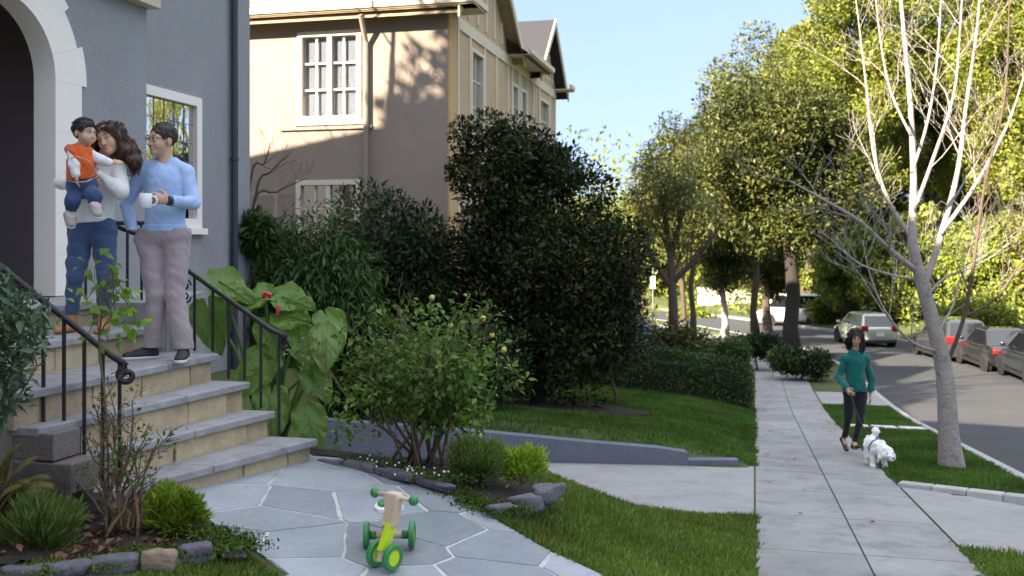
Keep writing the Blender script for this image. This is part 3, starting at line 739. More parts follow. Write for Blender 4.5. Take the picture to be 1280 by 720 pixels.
for i, (zt, (a, b)) in enumerate(zip(Tl, edges)):
    A, B = Vector((*a, 0)), Vector((*b, 0)); d = (B-A).normalized(); nn = Vector((d.y, -d.x, 0))
    z0 = -.25 if i == 0 else Tl[i-1]-.02
    th = .05
    if i < 5: depth = 1.0
    else: depth = 1.6
    # core
    mb = MB(); An, Bn = A-nn*.05, B-nn*.05
    core = [(An.x, An.y), (Bn.x-d.x*.03, Bn.y-d.y*.03), (Bn.x+back.x*depth-.0, Bn.y+back.y*depth), (An.x+back.x*depth, An.y+back.y*depth+.0)]
    mb.slab(core, -.4, zt-th-.002)
    st = mb.build('step', M_mortar, steps)
    # riser stones
    mb = MB(); L_ = (B-A).length; t = 0.0; rg = random.Random(i+3)
    while t < L_-.02:
        wdt = min(rg.uniform(.42, .72), L_-t)
        if L_-t-wdt < .18: wdt = L_-t
        a0 = A+d*(t+.006); a1 = A+d*(t+wdt-.006); sk = rg.uniform(-.02, .02)
        h0, h1 = z0, zt-th-.004; jt = rg.uniform(-.006, .008)
        poly = [a0-nn*.012+Vector((0, 0, h0)), a1-nn*.012+d*sk+Vector((0, 0, h0)), a1-nn*.012+Vector((0, 0, h1)), a0-nn*.012+Vector((0, 0, h1))]
        mb.extrude([p+nn*jt for p in poly], -nn*.06); t += wdt
    # the return at the right end
    e0 = B-nn*.012; ret = back
    mb.extrude([e0+d*.004+Vector((0, 0, z0)), e0+d*.004+ret*.36+Vector((0, 0, z0)), e0+d*.004+ret*.36+Vector((0, 0, zt-th-.004)), e0+d*.004+Vector((0, 0, zt-th-.004))], -d*.05)
    mb.build('riser', M_riser, st, bevel=.007)
    # treads
    mb = MB(); t = -.0; cuts = [0]
    while cuts[-1] < L_+.04-.3: cuts.append(cuts[-1]+rg.uniform(.5, .85))
    cuts[-1] = L_+.045
    for c0, c1 in zip(cuts[:-1], cuts[1:]):
        f0, f1 = A+d*(c0+.004)+nn*.028, A+d*(c1-.004)+nn*.028; dep_ = .62 if i < 4 else (.8 if i == 4 else 1.6)
        k0, k1 = rg.uniform(-.03, .03), rg.uniform(-.03, .03)
        mb.slab([(f0.x, f0.y), (f1.x, f1.y), (f1.x+back.x*dep_+d.x*k1, f1.y+back.y*dep_+d.y*k1), (f0.x+back.x*dep_+d.x*k1, f0.y+back.y*dep_+d.y*k1)], zt-th, zt)
    mb.build('tread', M_tread, st, bevel=.008)
# side wall of the steps with dark recesses, running back to the house
mb = MB(); SW = Vector((-2.50, 5.44, 0)); su = Vector((-UY, UX, 0)); sn = Vector((-UX, -UY, 0))
rg = random.Random(8)
M_block = mat('grey_brown_block', (.16, .135, .12), .9, .6, 5, (.15, .125, .115), bump=.5, bscale=30, island=.16)
hl = [(.05, .50, .02, .20), (.62, 1.25, .14, .33)]
rows = [(-.2, .0), (.0, .19), (.19, .36), (.36, .52), (.52, .68), (.68, .86)]
for z0, z1 in rows:
    t = -.12 if z0 < .3 else .0
    while t < 3.2:
        wdt = rg.uniform(.28, .42); t1 = min(t+wdt, 3.2)
        if not any(t < h[1] and t1 > h[0] and z0 < h[3]-.03 and z1 > h[2]+.03 for h in hl) and not (z0 > .5 and t < .25):
            obox(mb, SW, su, sn, t+.004, t1-.004, z0+.004, z1-.004, -.22, .0+rg.uniform(0, .012))
        t = t1
mb.build('side_wall', M_block, steps, bevel=.008)
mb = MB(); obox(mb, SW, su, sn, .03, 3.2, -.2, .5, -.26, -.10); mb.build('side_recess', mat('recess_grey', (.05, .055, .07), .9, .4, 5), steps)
mb = MB(); obox(mb, SW, su, sn, -.03, 1.1, .865, .91, -.25, .03); 
# landing floor towards the house
mb = MB(); mb.slab([(-3.2, 7.55), (-3.72, 5.5), (-5.6, 5.5), (-5.2, 9.0), (-3.6, 9.5), (-2.9, 9.4), (-2.6, 7.5)], -.3, 1.112); mb.build('landing', M_tread, steps)

# iron railings
M_iron = mat('black_iron', (.018, .017, .02), .45, .3, 9, (.03, .025, .022), spec=.4)
def spiral(mb, c, e1, e2, r0, turns, rad, n=30, flip=1):
    pts = []
    for i in range(n+1):
        q = i/n; a = 2*PI*turns*q; r = r0*(1-.82*q); pts.append(c+e1*(r*math.cos(a))+e2*(r*math.sin(a)*flip))
    mb.tube(pts, rad, 6)
def railing(label, top, base, posts, scroll_at, end_dir):
    R_ = empty('iron_railing', label, 'railing', base)
    mb = MB(); n = len(top); pts = [Vector(p) for p in top]
    for a, b_ in zip(pts[:-1], pts[1:]):
        pass
    mb.tube(pts, .019, 8); mb.build('handrail', M_iron, R_, smooth=True)
    v = MB(); e1 = Vector(end_dir).normalized(); c = pts[-1]+Vector((0, 0, -.055)); spiral(v, c, Vector((0, 0, 1)), e1, .055, 1.3, .017); v.build('volute', M_iron, R_, smooth=True)
    for tp, zb in posts:
        b = MB(); tp = Vector(tp); b.box((tp.x, tp.y, (tp.z+zb)/2), (.017, .017, tp.z-zb)); b.build('baluster', M_iron, R_)
    if scroll_at:
        for p in scroll_at:
            s_ = MB(); p = Vector(p); q = Vector((.6, -.2, 0)).normalized()
            spiral(s_, p, q, Vector((0, 0, 1)), .05, 1.4, .007); spiral(s_, p+Vector((0, 0, -.088)), q, Vector((0, 0, 1)), .05, 1.4, .007, flip=-1)
            s_.build('scroll', M_iron, R_, smooth=True)
    return R_
def lerp3(p, q, t): return Vector(p).lerp(Vector(q), t)
rt0, rt1 = Vector((-2.95, 7.85, 1.63)), Vector((-1.70, 7.26, .885))
base_of = lambda p: 1.12 if p.x < -3.1 else .945 if p.x < -2.62 else .74 if p.x < -2.2 else .545 if p.x < -1.93 else .345 if p.x < -1.72 else .165
ps = [(lerp3(rt0, rt1, t), 0) for t in (.28, .42, .55, .66, .77, .88, 1.0)]
railing('black iron handrail on the plant side of the steps, right of the man', [rt0-Vector((.25, -.1, -.08)), rt0, lerp3(rt0, rt1, .5), lerp3(rt0, rt1, .94)+Vector((0, 0, .0)), rt1+Vector((.06, -.03, .0))], (-1.7, 7.26, .165), [(p, base_of(p)) for p, _ in ps], [(-2.50, 7.62, 1.24), (-2.60, 7.66, 1.1), (-2.55, 7.64, .97)], (-.9, .4, 0))
lt0, lt1 = Vector((-3.05, 5.52, 1.60)), Vector((-2.27, 5.78, .86))
lb = [(lerp3(lt0, lt1, t), z) for t, z in ((.2, .74), (.36, .7), (.5, .545), (.63, .345), (.76, .33), (.88, .165), (.99, .12))]
railing('black iron handrail on the near side of the steps, by the leafy shrub', [lt0-Vector((.5, .17, -.39)), lt0, lerp3(lt0, lt1, .5), lerp3(lt0, lt1, .93), lt1+Vector((.03, .01, -.015))], (-2.3, 5.8, .165), lb, [(-2.79, 5.62, .86), (-2.86, 5.58, .95)], (-.9, -.3, 0))
# porch railing posts behind the woman
pr = empty('porch_railing', 'thin black railing at the porch edge behind the woman', 'railing', (-3.1, 7.85, 1.12))
mb = MB(); a, b_ = Vector((-3.42, 7.95, 1.72)), Vector((-2.86, 7.75, 1.72)); mb.tube([a, b_], .018, 8); mb.build('handrail', M_iron, pr, smooth=True)
for t in (.03, .25, .48, .72, .95):
    mb = MB(); p = a.lerp(b_, t); mb.box((p.x, p.y, 1.42), (.017, .017, .6)); mb.build('baluster', M_iron, pr)

# ------------------------------------------------------------------ the beige house beyond the drive
NC = Vector((-1.2, 18.6, 0)); nu = Vector((-UY, UX, 0)); nn_ = Vector((-UX, -UY, 0))   # its side wall runs along nu and faces nn_
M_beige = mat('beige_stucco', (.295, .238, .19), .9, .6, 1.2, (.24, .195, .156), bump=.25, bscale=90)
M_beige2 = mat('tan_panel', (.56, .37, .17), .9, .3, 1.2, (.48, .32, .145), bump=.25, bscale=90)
M_creamw = mat('cream_window', (.68, .60, .46), .55, .2, 3, (.58, .5, .38))
M_blind = mat('white_blind', (.85, .85, .85), .6)
nb = empty('beige_house', 'beige stucco house with cream window frames and timbered gables, beyond the blue wall', 'house', (NC.x, NC.y, -1.4))
mb = MB(); NE = 6.077
W1 = (1.72, 3.05, 3.93, 5.67); W2 = (1.75, 3.08, 1.25, 2.80)
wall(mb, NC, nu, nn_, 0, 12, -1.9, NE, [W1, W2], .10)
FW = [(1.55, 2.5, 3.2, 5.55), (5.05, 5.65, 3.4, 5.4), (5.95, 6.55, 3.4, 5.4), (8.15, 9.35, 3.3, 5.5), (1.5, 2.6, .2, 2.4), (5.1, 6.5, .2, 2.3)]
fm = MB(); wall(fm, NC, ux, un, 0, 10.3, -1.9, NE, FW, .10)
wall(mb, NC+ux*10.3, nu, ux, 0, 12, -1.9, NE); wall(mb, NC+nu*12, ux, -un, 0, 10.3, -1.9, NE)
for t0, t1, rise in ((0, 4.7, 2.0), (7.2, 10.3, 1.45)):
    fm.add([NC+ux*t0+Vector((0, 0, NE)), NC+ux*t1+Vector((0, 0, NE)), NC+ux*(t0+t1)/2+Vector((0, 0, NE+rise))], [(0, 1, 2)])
mb.build('wall', M_beige, nb); fm.build('street_wall', mat('tan_stucco', (.52, .375, .225), .9, .4, 1.0, (.45, .32, .19), bump=.25, bscale=90), nb)  # street face has warmer stucco: bounced light put into its colour
window(nb, NC, nu, nn_, *[W1[0]+.001, W1[1]-.001, W1[2]+.001, W1[3]-.001], .10, 4, 3, M_creamw, M_creamw, bar=.035, mid=.09, sill=.05, inset=.05, blinds=M_blind, glass=M_clear)
window(nb, NC, nu, nn_, *[W2[0]+.001, W2[1]-.001, W2[2]+.001, W2[3]-.001], .10, 4, 3, M_creamw, M_creamw, bar=.035, mid=.09, sill=.05, inset=.05)
for h in FW: window(nb, NC, ux, un, h[0]+.001, h[1]-.001, h[2]+.001, h[3]-.001, .08, 2, 4, M_creamw, M_creamw, bar=.03, sill=.04)
mb = MB()
obox(mb, NC, nu, nn_, 1.5, 3.4, 3.77, 3.83, 0, .05); mb.build('ledge', M_beige, nb)
# timbering on the street face
mb = MB(); obox(mb, NC, ux, un, .55, 10.25, 5.72, 5.95, .0, .035)
for t in (.62, 1.45, 2.55, 3.55, 4.62, 5.0, 5.72, 5.88, 6.62, 7.3, 8.05, 9.45, 10.2): obox(mb, NC, ux, un, t-.06, t+.06, -1, 5.718, .0, .03)
for t0, t1, rise in ((0, 4.7, 2.0), (7.2, 10.3, 1.45)):
    k = 7
    for i in range(1, k):
        t = t0+(t1-t0)*i/k; h = rise*(1-abs(t-(t0+t1)/2)/((t1-t0)/2)); obox(mb, NC, ux, un, t-.05, t+.05, NE+.0, NE+h-.08, .0, .03)
mb.build('timber', M_cream, nb)
mb = MB(); obox(mb, NC, ux, un, .03, .5, -1.5, 5.9, 0, .025); mb.build('corner_panel', M_beige2, nb)
# roofs: the front gables run back from the street, a cross roof joins them
def gable_roof(name, t0, t1, rise, m, zt=NE, length=9.0, fo=.3, eo=.35):
    mb = MB(); mid = (t0+t1)/2; sl = rise/((t1-t0)/2)
    for th in (0, -.12):
        q = lambda t, d, z: NC+ux*t+un*d+Vector((0, 0, z+th))
        a, b_ = t0-eo, t1+eo; za = zt-eo*sl
        vs = [q(a, fo, za+.14), q(mid, fo, zt+rise+.14), q(b_, fo, za+.14), q(a, -length, za+.14), q(mid, -length, zt+rise+.14), q(b_, -length, za+.14)]
        fs = [(0, 1, 4, 3), (1, 2, 5, 4)]; mb.add(vs, fs if th == 0 else [f[::-1] for f in fs])
    R_ = mb.build(name, m, nb)
    mb = MB()
    for s_, e_ in ((t0-eo, mid), (t1+eo, mid)):
        za = zt-eo*sl; p0 = NC+ux*s_+un*fo+Vector((0, 0, za+.15)); p1 = NC+ux*e_+un*fo+Vector((0, 0, zt+rise+.15))
        mb.extrude([p0, p1, p1-Vector((0, 0, .2)), p0-Vector((0, 0, .2))], un*.04)
    mb.build('bargeboard', M_cream, R_)
gable_roof('roof', 0, 4.7, 2.0, M_shingle, length=12); gable_roof('roof', 7.2, 10.3, 1.45, M_shdark, length=8)
mb = MB()
for th in (0, -.12):
    q = lambda t, d, z: NC+ux*t+un*d+Vector((0, 0, z+th)); vs = [q(4.4, .5, NE-.1), q(7.6, .5, NE-.1), q(7.6, -2.6, NE+1.9), q(4.4, -2.6, NE+1.9)]; mb.add(vs, [(0, 1, 2, 3) if th == 0 else (3, 2, 1, 0)])
mb.build('cross_roof', M_shdark, nb)
def gutter(O, u, n, t0, t1, z, out):
    mb = MB(); obox(mb, O, u, n, t0, t1, z-.13, z-.10, .0, out); obox(mb, O, u, n, t0, t1, z-.1, z+.02, out-.04, out+.04); mb.build('gutter', M_cream, nb, bevel=.006)
gutter(NC, nu, nn_, -.62, 11, NE, .36); gutter(NC, ux, un, -.35, .55, NE, .6); gutter(NC, ux, un, 4.55, 7.3, NE-.02, .55); gutter(NC, ux, un, 10.0, 10.55, NE, .5)
mb = MB(); p0 = NC+nu*1.6+nn_*.08; mb.tube([p0+Vector((0, 0, -1.2)), p0+Vector((0, 0, 5.4)), p0+nn_*.26+Vector((0, 0, 5.86))], .05, 8); mb.build('downspout', M_beige, nb)
# low trellis fence against the beige wall
tr = empty('trellis', 'pale wooden trellis at the foot of the beige wall', 'trellis', NC+nu*4.3+nn_*.4)
mb = MB()
for z in (1.2, 1.65, 2.1, 2.5): obox(mb, NC, nu, nn_, 3.2, 5.6, z, z+.05, .3, .34)
for t in (3.3, 3.75, 4.2, 4.65, 5.1, 5.5): obox(mb, NC, nu, nn_, t, t+.05, -1.3, 2.6, .341, .375)
mb.build('lattice', mat('pale_wood', (.36, .30, .27), .9), tr)

# blue garden wall along the far side of the drive
M_blue = mat('blue_wall', (.15, .165, .205), .9, .6, 2.2, (.105, .12, .155), bump=.7, bscale=45, stains=(3.5, .5, .75, (.21, .20, .19), .5))
mb = MB()
prof = [(-4.2, -.52), (-2.3, -.56), (-.45, -.70), (1.0, -.84), (1.75, -.90), (2.12, -.955)]
for (x0, z0), (x1, z1) in zip(prof[:-1], prof[1:]):
    mb.add([(x0, 12, -1.6), (x1, 12, -1.6), (x1, 12, z1), (x0, 12, z0), (x0, 12.18, -1.6), (x1, 12.18, -1.6), (x1, 12.18, z1), (x0, 12.18, z0)], [(0, 1, 2, 3), (5, 4, 7, 6), (3, 2, 6, 7)])
mb.add([(2.12, 12, -1.6), (2.12, 12.18, -1.6), (2.12, 12.18, -.955), (2.12, 12, -.955)], [(0, 1, 2, 3)])
mb.box((2.43, 12.09, -1.27), (.62, .17, .44))
tag(mb.build('garden_wall', M_blue), 'low blue grey wall along the far side of the drive', 'wall')

# ------------------------------------------------------------------ vegetation
def tone(c, k): return tuple(x*k for x in c)
L_camellia = leafmat('camellia_leaf', (.012, .023, .007), (.034, .048, .013), (.12, .085, .03), rough=.5, trans=.12, spec=.12)
L_dark = leafmat('dark_shrub_leaf', (.015, .03, .009), (.038, .064, .02), (.08, .10, .03), rough=.42, trans=.2)
L_weep = leafmat('weeping_leaf', (.025, .062, .012), (.058, .12, .026), (.10, .15, .03), rough=.45, trans=.28)
L_rose = leafmat('rose_leaf', (.05, .095, .016), (.11, .19, .03), (.20, .25, .05), rough=.45, trans=.3)
L_hedge = leafmat('hedge_leaf', (.02, .045, .012), (.05, .09, .022), (.08, .13, .03), rough=.45, trans=.15)
L_lime = leafmat('lime_needle', (.16, .27, .018), (.33, .46, .04), (.44, .52, .07), rough=.5, trans=.3)
L_rosem = leafmat('grey_green_leaf', (.085, .14, .03), (.18, .26, .06), (.25, .31, .08), rough=.5, trans=.25)
L_blue = leafmat('bluish_leaf', (.06, .115, .055), (.14, .22, .12), (.2, .27, .09), rough=.45, trans=.25)
L_oak = leafmat('oak_leaf', (.032, .045, .010), (.085, .10, .022), (.17, .15, .04), rough=.4, trans=.2)
L_greyg = leafmat('grey_oak_leaf', (.075, .09, .02), (.18, .195, .05), (.27, .25, .08), rough=.5, trans=.3)
L_gold = leafmat('golden_leaf', (.125, .155, .02), (.26, .29, .05), (.36, .30, .07), rough=.5, trans=.35)
L_gold2 = leafmat('lime_leaf', (.13, .175, .025), (.28, .33, .06), (.36, .34, .08), rough=.5, trans=.35)
M_bark = mat('bark', (.10, .075, .055), .95, .7, 12, (.05, .036, .028), bump=1, bscale=25, stretch=(1, 1, .25))
M_barkd = mat('dark_bark', (.04, .03, .025), .95, .7, 10, (.02, .016, .013), bump=1, bscale=25, stretch=(1, 1, .25))
M_barkw = mat('white_bark', (.37, .325, .295), .9, .75, 9, (.23, .195, .172), bump=.9, bscale=30, stains=(9, .58, .72, (.12, .10, .09), .7))
M_twig = mat('twig_brown', (.12, .085, .065), .9, .5, 9, (.07, .045, .035))
M_cane = mat('cane_brown', (.16, .085, .055), .8, .7, 8, (.09, .10, .03))
def wob(a, b, n, amp, rg):
    a, b = Vector(a), Vector(b); L_ = (b-a).length; return [a.lerp(b, i/n)+(Vector((rg.gauss(0, 1), rg.gauss(0, 1), rg.gauss(0, .6)))*amp*L_ if 0 < i < n else Vector()) for i in range(n+1)]
def sprout(mb, pts, r0, r1, n, length, depth, rg, up=.5, spread=.8, nside=5, lo=.25, gravity=0):
    """side shoots along a branch, thinner and shorter each level"""
    if depth == 0: return
    for i in range(n):
        q = lo+(1-lo)*(i+rg.random())/n; k = q*(len(pts)-1); j = min(int(k), len(pts)-2)
        p = pts[j].lerp(pts[j+1], k-j); d = (pts[j+1]-pts[j]).normalized()
        s_ = Vector((rg.gauss(0, 1), rg.gauss(0, 1), rg.gauss(0, .5))).normalized(); s_ = (s_-d*s_.dot(d)).normalized()
        e = (d*.75+s_*spread+Vector((0, 0, up-gravity))).normalized(); L_ = length*(.6+.7*rg.random())*(1.15-.6*q)
        r = (r0+(r1-r0)*q)*.55; m_ = 5; pp = [p]; v = e.copy()
        for t in range(m_):
            v = (v+Vector((rg.gauss(0, .13), rg.gauss(0, .13), rg.gauss(0, .1)+.06*up))).normalized(); pp.append(pp[-1]+v*L_/m_)
        rad = [max(r*(1-.8*t/m_), .0022) for t in range(m_+1)]
        mb.tube(pp, rad, nside, cap=False); sprout(mb, pp, rad[0], rad[-1], max(2, int(n*.75)), length*.55, depth-1, rg, up, spread, max(3, nside-1), .2, gravity)
def limb(mb, pts, rads, n=9):
    """smooth thick branch through given points"""
    P_ = [Vector(p) for p in pts]; out, rr = [], []
    for i in range(len(P_)-1):
        p0, p1, p2, p3 = P_[max(i-1, 0)], P_[i], P_[i+1], P_[min(i+2, len(P_)-1)]
        for k in range(4):
            t = k/4; out.append(.5*((2*p1)+(p2-p0)*t+(2*p0-5*p1+4*p2-p3)*t*t+(3*p1-p0-3*p2+p3)*t**3)); rr.append(rads[i]+(rads[i+1]-rads[i])*t)
    out.append(P_[-1]); rr.append(rads[-1]); mb.tube(out, rr, n); return out, rr
def plant(name, label, cat, base, blobs, n, size, m, bark=None, stems=None, group=None, up=.35, droop=0, shell=.55, asp=.45, crown='crown', flat=1.0):
    R_ = empty(name, label, cat, base, group=group)
    c, r = blobs; pos, ax, nr = clump_leaves(c, r, n, up, droop, shell, flat)
    s_ = size*np.exp(RNG.normal(size=n)*.32); obj(crown, leaf_mesh(name+'_leaves', pos, ax, nr, s_, s_*asp, m), R_)
    if stems: stems.build('trunk', bark or M_bark, R_, smooth=True)
    return R_
def simple_trunk(base, top, r, blobs=None, seed=0, nl=8, bend=.03, m=None):
    rg = random.Random(seed); mb = MB(); base, top = Vector(base), Vector(top)
    pts = wob(base, top, 7, bend, rg); rads = [r*1.5]+[r*(1-.5*i/7) for i in range(1, 8)]
    mb.tube(pts, rads, 10)
    if blobs is not None:
        c, _ = blobs; idx = list(range(len(c))); rg.shuffle(idx)
        for i in idx[:nl]:
            k = rg.uniform(3.6, 6.9); j = int(k); a = pts[j].lerp(pts[j+1], k-j); mb.tube(wob(a, Vector(c[i]), 5, .05, rg), [r*.42*(1-.85*t/5) for t in range(6)], 6, cap=False)
    return mb

# the dark camellia on the neighbour's lawn
B = Vector((.42, 15.9, gz(.42, 15.9)))
c1, r1 = crown_blobs((.42, 15.9, .95), (1.45, 1.3, 1.98), 150, .42, seed=2, power=.42)
c2, r2 = crown_blobs((.05, 15.9, 2.75), (.85, .8, .75), 40, .28, seed=4)
c3, r3 = crown_blobs((-.82, 15.7, 2.9), (.25, .3, .55), 10, .2, seed=6)
c1 = np.concatenate([c1, c2, c3]); r1 = np.concatenate([r1, r2, r3])
plant('camellia_tree', 'big dark glossy evergreen tree on the lawn before the beige house', 'tree', B, (c1, r1), 78000, .078, L_camellia, M_barkd, simple_trunk(B-Vector((0, 0, .1)), B+Vector((0, 0, 2.6)), .11, (c1, r1), 3, 16), shell=.45, asp=.5)
# shrubs along the beige wall
def shrub(name, label, px, ytop, ybot, wpx, Y, n, size, m, seed, group=None, rb=.35, droop=0, up=.3, asp=.4, nb_=40, shell=.5, dy=.8, power=.45, cat='shrub', kk=1.0):
    a = at(px, ytop, Y); b_ = at(px, ybot, Y); h = a.z-b_.z; w = wpx/F*Y
    rb = min(rb, h*.3, w*.3)
    base = Vector((a.x, Y, gz(a.x, Y)))
    bl = crown_blobs((a.x, Y, (a.z+b_.z)/2), (max(w/2-rb, .05), max(w/2*dy-rb, .05), max(h/2-rb, .05)), nb_, rb, seed=seed, power=power)
    return plant(name, label, cat, base, bl, n, size, m, M_twig, simple_trunk(base-Vector((0, 0, .05)), (a.x, Y, (a.z+b_.z)/2), max(.012, w*.02), bl, seed, 10), group=group, up=up, droop=droop, shell=shell, asp=asp)
shrub('evergreen_shrub', 'dense dark shrub under the lower window of the beige house', 470, 226, 480, 210, 16.2, 24000, .085, L_dark, 12, nb_=60, rb=.45)
shrub('evergreen_shrub', 'dark shrub at the corner of the grey house wall, before the trellis', 340, 258, 440, 110, 14.6, 10000, .075, L_dark, 13, nb_=40)
shrub('weeping_shrub', 'mid green shrub with drooping narrow leaves behind the big leaved plant', 385, 258, 560, 225, 13.1, 24000, .12, L_weep, 14, droop=.9, up=0, asp=.22, nb_=80, rb=.4)
shrub('evergreen_shrub', 'upright dark green shrub between the weeping shrub and the beige house corner', 520, 238, 480, 130, 15.2, 13000, .085, L_dark, 18, nb_=50, rb=.4)
shrub('weeping_shrub', 'small drooping shrub leaning on the end of the grey house wall', 318, 262, 330, 55, 12.6, 2200, .11, L_weep, 15, droop=.5, asp=.25, nb_=12, rb=.16)
shrub('evergreen_shrub', 'low dark shrub between the rose bush and the big evergreen tree', 590, 380, 540, 150, 14.2, 9000, .08, L_dark, 16, nb_=40)
shrub('evergreen_shrub', 'dark shrub behind the rose bush, at the left end of the blue wall', 455, 400, 545, 120, 12.9, 7500, .07, L_dark, 17, nb_=35)

# rose bush with yellow blooms by the path
rg = random.Random(21); base = Vector((-.68, 7.22, -.05)); R_ = empty('rose_bush', 'tall leafy rose bush with yellow blooms beside the flagstone path', 'bush', base)
mb = MB(); tips = []
for i in range(22):
    a = rg.uniform(0, 2*PI); b0 = base+Vector((math.cos(a)*rg.uniform(.02, .24), math.sin(a)*rg.uniform(.02, .2), 0))
    lean = Vector((rg.gauss(0, .36), rg.gauss(0, .26), 1)); h = rg.uniform(.62, 1.22)
    pts = [b0]; v = lean.normalized()
    for k in range(7):
        v = (v+Vector((rg.gauss(0, .08), rg.gauss(0, .08), .02))).normalized(); pts.append(pts[-1]+v*h/7)
    mb.tube(pts, [.011*(1-.7*k/7)+.002 for k in range(8)], 6); tips.append(pts)
    sprout(mb, pts, .009, .004, 4, .34, 2, rg, .35, .8, 4, .3)
mb.build('trunk', M_cane, R_, smooth=True)
cs = []; 
for pts in tips:
    for k in (4, 5, 5, 6, 7): cs.append(tuple(pts[k]+Vector((rg.gauss(0, .11), rg.gauss(0, .09), rg.gauss(0, .05)))))
cs += [(-.68+x, 7.25+y, z) for x, y, z in [(.45, 0, .78), (.6, .1, .68), (-.45, 0, .55), (-.3, .1, .85), (.72, .05, .58)]]
pos, ax, nr = clump_leaves(cs, [.13]*len(cs), 4600, .1, .1, .1)
s_ = .058*(.6+.7*RNG.random(len(pos))); obj('crown', leaf_mesh('rose_leaves', pos, ax, nr, s_, s_*.58, L_rose), R_)
M_yel = mat('yellow_petal', (.75, .58, .10), .6, .4, 20, (.8, .7, .35), island=.15, trans=.2)
for px, py in ((604, 398), (615, 419), (640, 437), (563, 407), (540, 372), (573, 470), (600, 545)):
    mb = MB(); c = at(px, py, 7.1+.2*rg.random()); 
    if c.x > -.05: c.x = -.05-.1*rg.random()
    for k in range(12):
        d = Vector((rg.gauss(0, 1), rg.gauss(0, 1)-.4, rg.gauss(0, 1)+.5)).normalized(); mb.ball(c+d*.013, (.017, .006, .014), d.to_track_quat('Y', 'Z').to_matrix(), 7, 5)
    mb.build('bloom', M_yel, R_, smooth=True)

# plant with huge heart shaped leaves behind the railing
M_bigleaf = mat('big_leaf', (.16, .30, .05), .38, .6, 4, (.09, .19, .03), bump=.6, bscale=26, trans=.38, stains=(14, .6, .72, (.16, .17, .03), .7), island=.3, hue=.012)
M_biglight = mat('big_leaf_back', (.24, .36, .09), .5, .4, 4, (.18, .30, .07), bump=.3, bscale=18, trans=.35)
M_stem = mat('green_stem', (.13, .21, .05), .5, .4, 5, (.09, .15, .04))
M_red = mat('red_flower', (.55, .03, .02), .5, .4, 15, (.4, .02, .03))
R_ = empty('elephant_ear_plant', 'plant with huge heart shaped leaves and a red flower behind the iron railing', 'plant', (-1.93, 8.0, gz(-1.93, 8.0)))
def heart(mb, c, d, n, L_, W, sag=.25):
    """heart shaped blade: c where the stalk joins, d towards the tip, n face normal"""
    d = Vector(d).normalized(); n = Vector(n); n = (n-d*n.dot(d)).normalized(); s = d.cross(n); nu_, nv_ = 15, 11; pts = []
    for i in range(nu_):
        t = i/(nu_-1); y = -.24+1.24*t
        w = W*.5*(max(0, 1-t**1.6)**.75)*(.72+.5*math.sin(min(t*2.4, 1)*PI/2))*(1 if t > .02 else .6)
        for j in range(nv_):
            q = -1+2*j/(nv_-1)
            yy = y*L_
            if t < .3: yy -= 0; 
            lobes = (-.10 if abs(q) > .15 else .16)*max(0, (.22-t))/.22*L_
            wav = (.03*math.sin(9*t+7*q+len(mb.v))+.016*math.sin(23*t+3*q))*abs(q)**1.5
            pts.append(Vector(c)+d*(yy+lobes)+s*(w*q)+n*(abs(q)**1.4*W*.10-sag*L_*max(t-.15, 0)**2*.7+wav+.012*math.cos(q*PI*4)*(1-abs(q))))
    mb.grid(pts, nu_, nv_)
rg = random.Random(31)
spec = [  # pixel of the stalk end, pixel of the tip, depth, length/width ratio, facing
 ((330, 372), (268, 392), 7.9, 1.0, (.0, -.5, .9)), ((272, 352), (330, 385), 7.9, .9, (.1, -.5, .9)), ((352, 372), (404, 388), 7.9, .95, (.0, -.55, .8)),
 ((356, 395), (392, 402), 7.8, 1.0, (-.2, -.7, .6)), ((408, 420), (405, 478), 7.75, .86, (.1, -1, .15)), ((262, 390), (278, 452), 8.0, .9, (-.1, -.9, .4)),
 ((338, 410), (352, 462), 7.9, .9, (0, -.9, .4)), ((375, 420), (388, 462), 7.8, .8, (.2, -.9, .3)),
 ((330, 455), (290, 500), 7.8, .95, (-.2, -.9, .3)), ((392, 470), (412, 505), 7.8, .9, (.3, -.8, .4)),
 ((340, 500), (340, 555), 7.65, .9, (0, -.9, .3)), ((385, 520), (400, 575), 7.6, .85, (.2, -.9, .3)),  ((410, 400), (428, 440), 8.1, .9, (.2, -.8, .4))]
root = Vector((-1.93, 8.0, gz(-1.93, 8.0)+.05))
for i, (a, b_, Y, ar, nrm) in enumerate(spec):
    pa, pb = at(*a, Y), at(*b_, Y-.12); L_ = max((pb-pa).length*(.78+.3*rg.random()), .2); mb = MB(); heart(mb, pa, pb-pa, nrm, L_, L_*.80*ar+.05)
    lf = mb.build('leaf', M_biglight if i == 4 else M_bigleaf, R_, smooth=True)
    vn = MB(); gv = [Vector(v) for v in mb.v]; dn = Vector(nrm).normalized()*.004; rowv = lambda i, j: gv[i*11+j]+dn
    vn.tube([rowv(i, 5) for i in range(3, 15)], [.006*(1-.8*(i-3)/12) for i in range(3, 15)], 5)
    for i in (4, 6, 8, 10):
        for js in ((5, 6, 7, 8, 9), (5, 4, 3, 2, 1)): vn.tube([rowv(min(i+k, 14), j) for k, j in enumerate(js)], .0022, 4)
    vn.build('vein', M_stem, lf, smooth=True)
    st = MB(); mid = root.lerp(pa, .6)+Vector((rg.gauss(0, .03), 0, .16)); st.tube([root+Vector((rg.gauss(0, .08), rg.gauss(0, .05), -.1)), root.lerp(mid, .5), mid, pa.lerp(mid, .3)+Vector((0, 0, .04)), pa], [.02, .018, .014, .011, .009], 7)
    st.build('stalk', M_stem, lf, smooth=True)
mb = MB(); p = at(352, 412, 7.85); q = at(346, 372, 7.8); mb.tube([root, root.lerp(p, .7)+Vector((.03, 0, .1)), p, q], [.022, .02, .016, .012], 8); mb.build('stalk', M_stem, R_, smooth=True)
mb = MB()
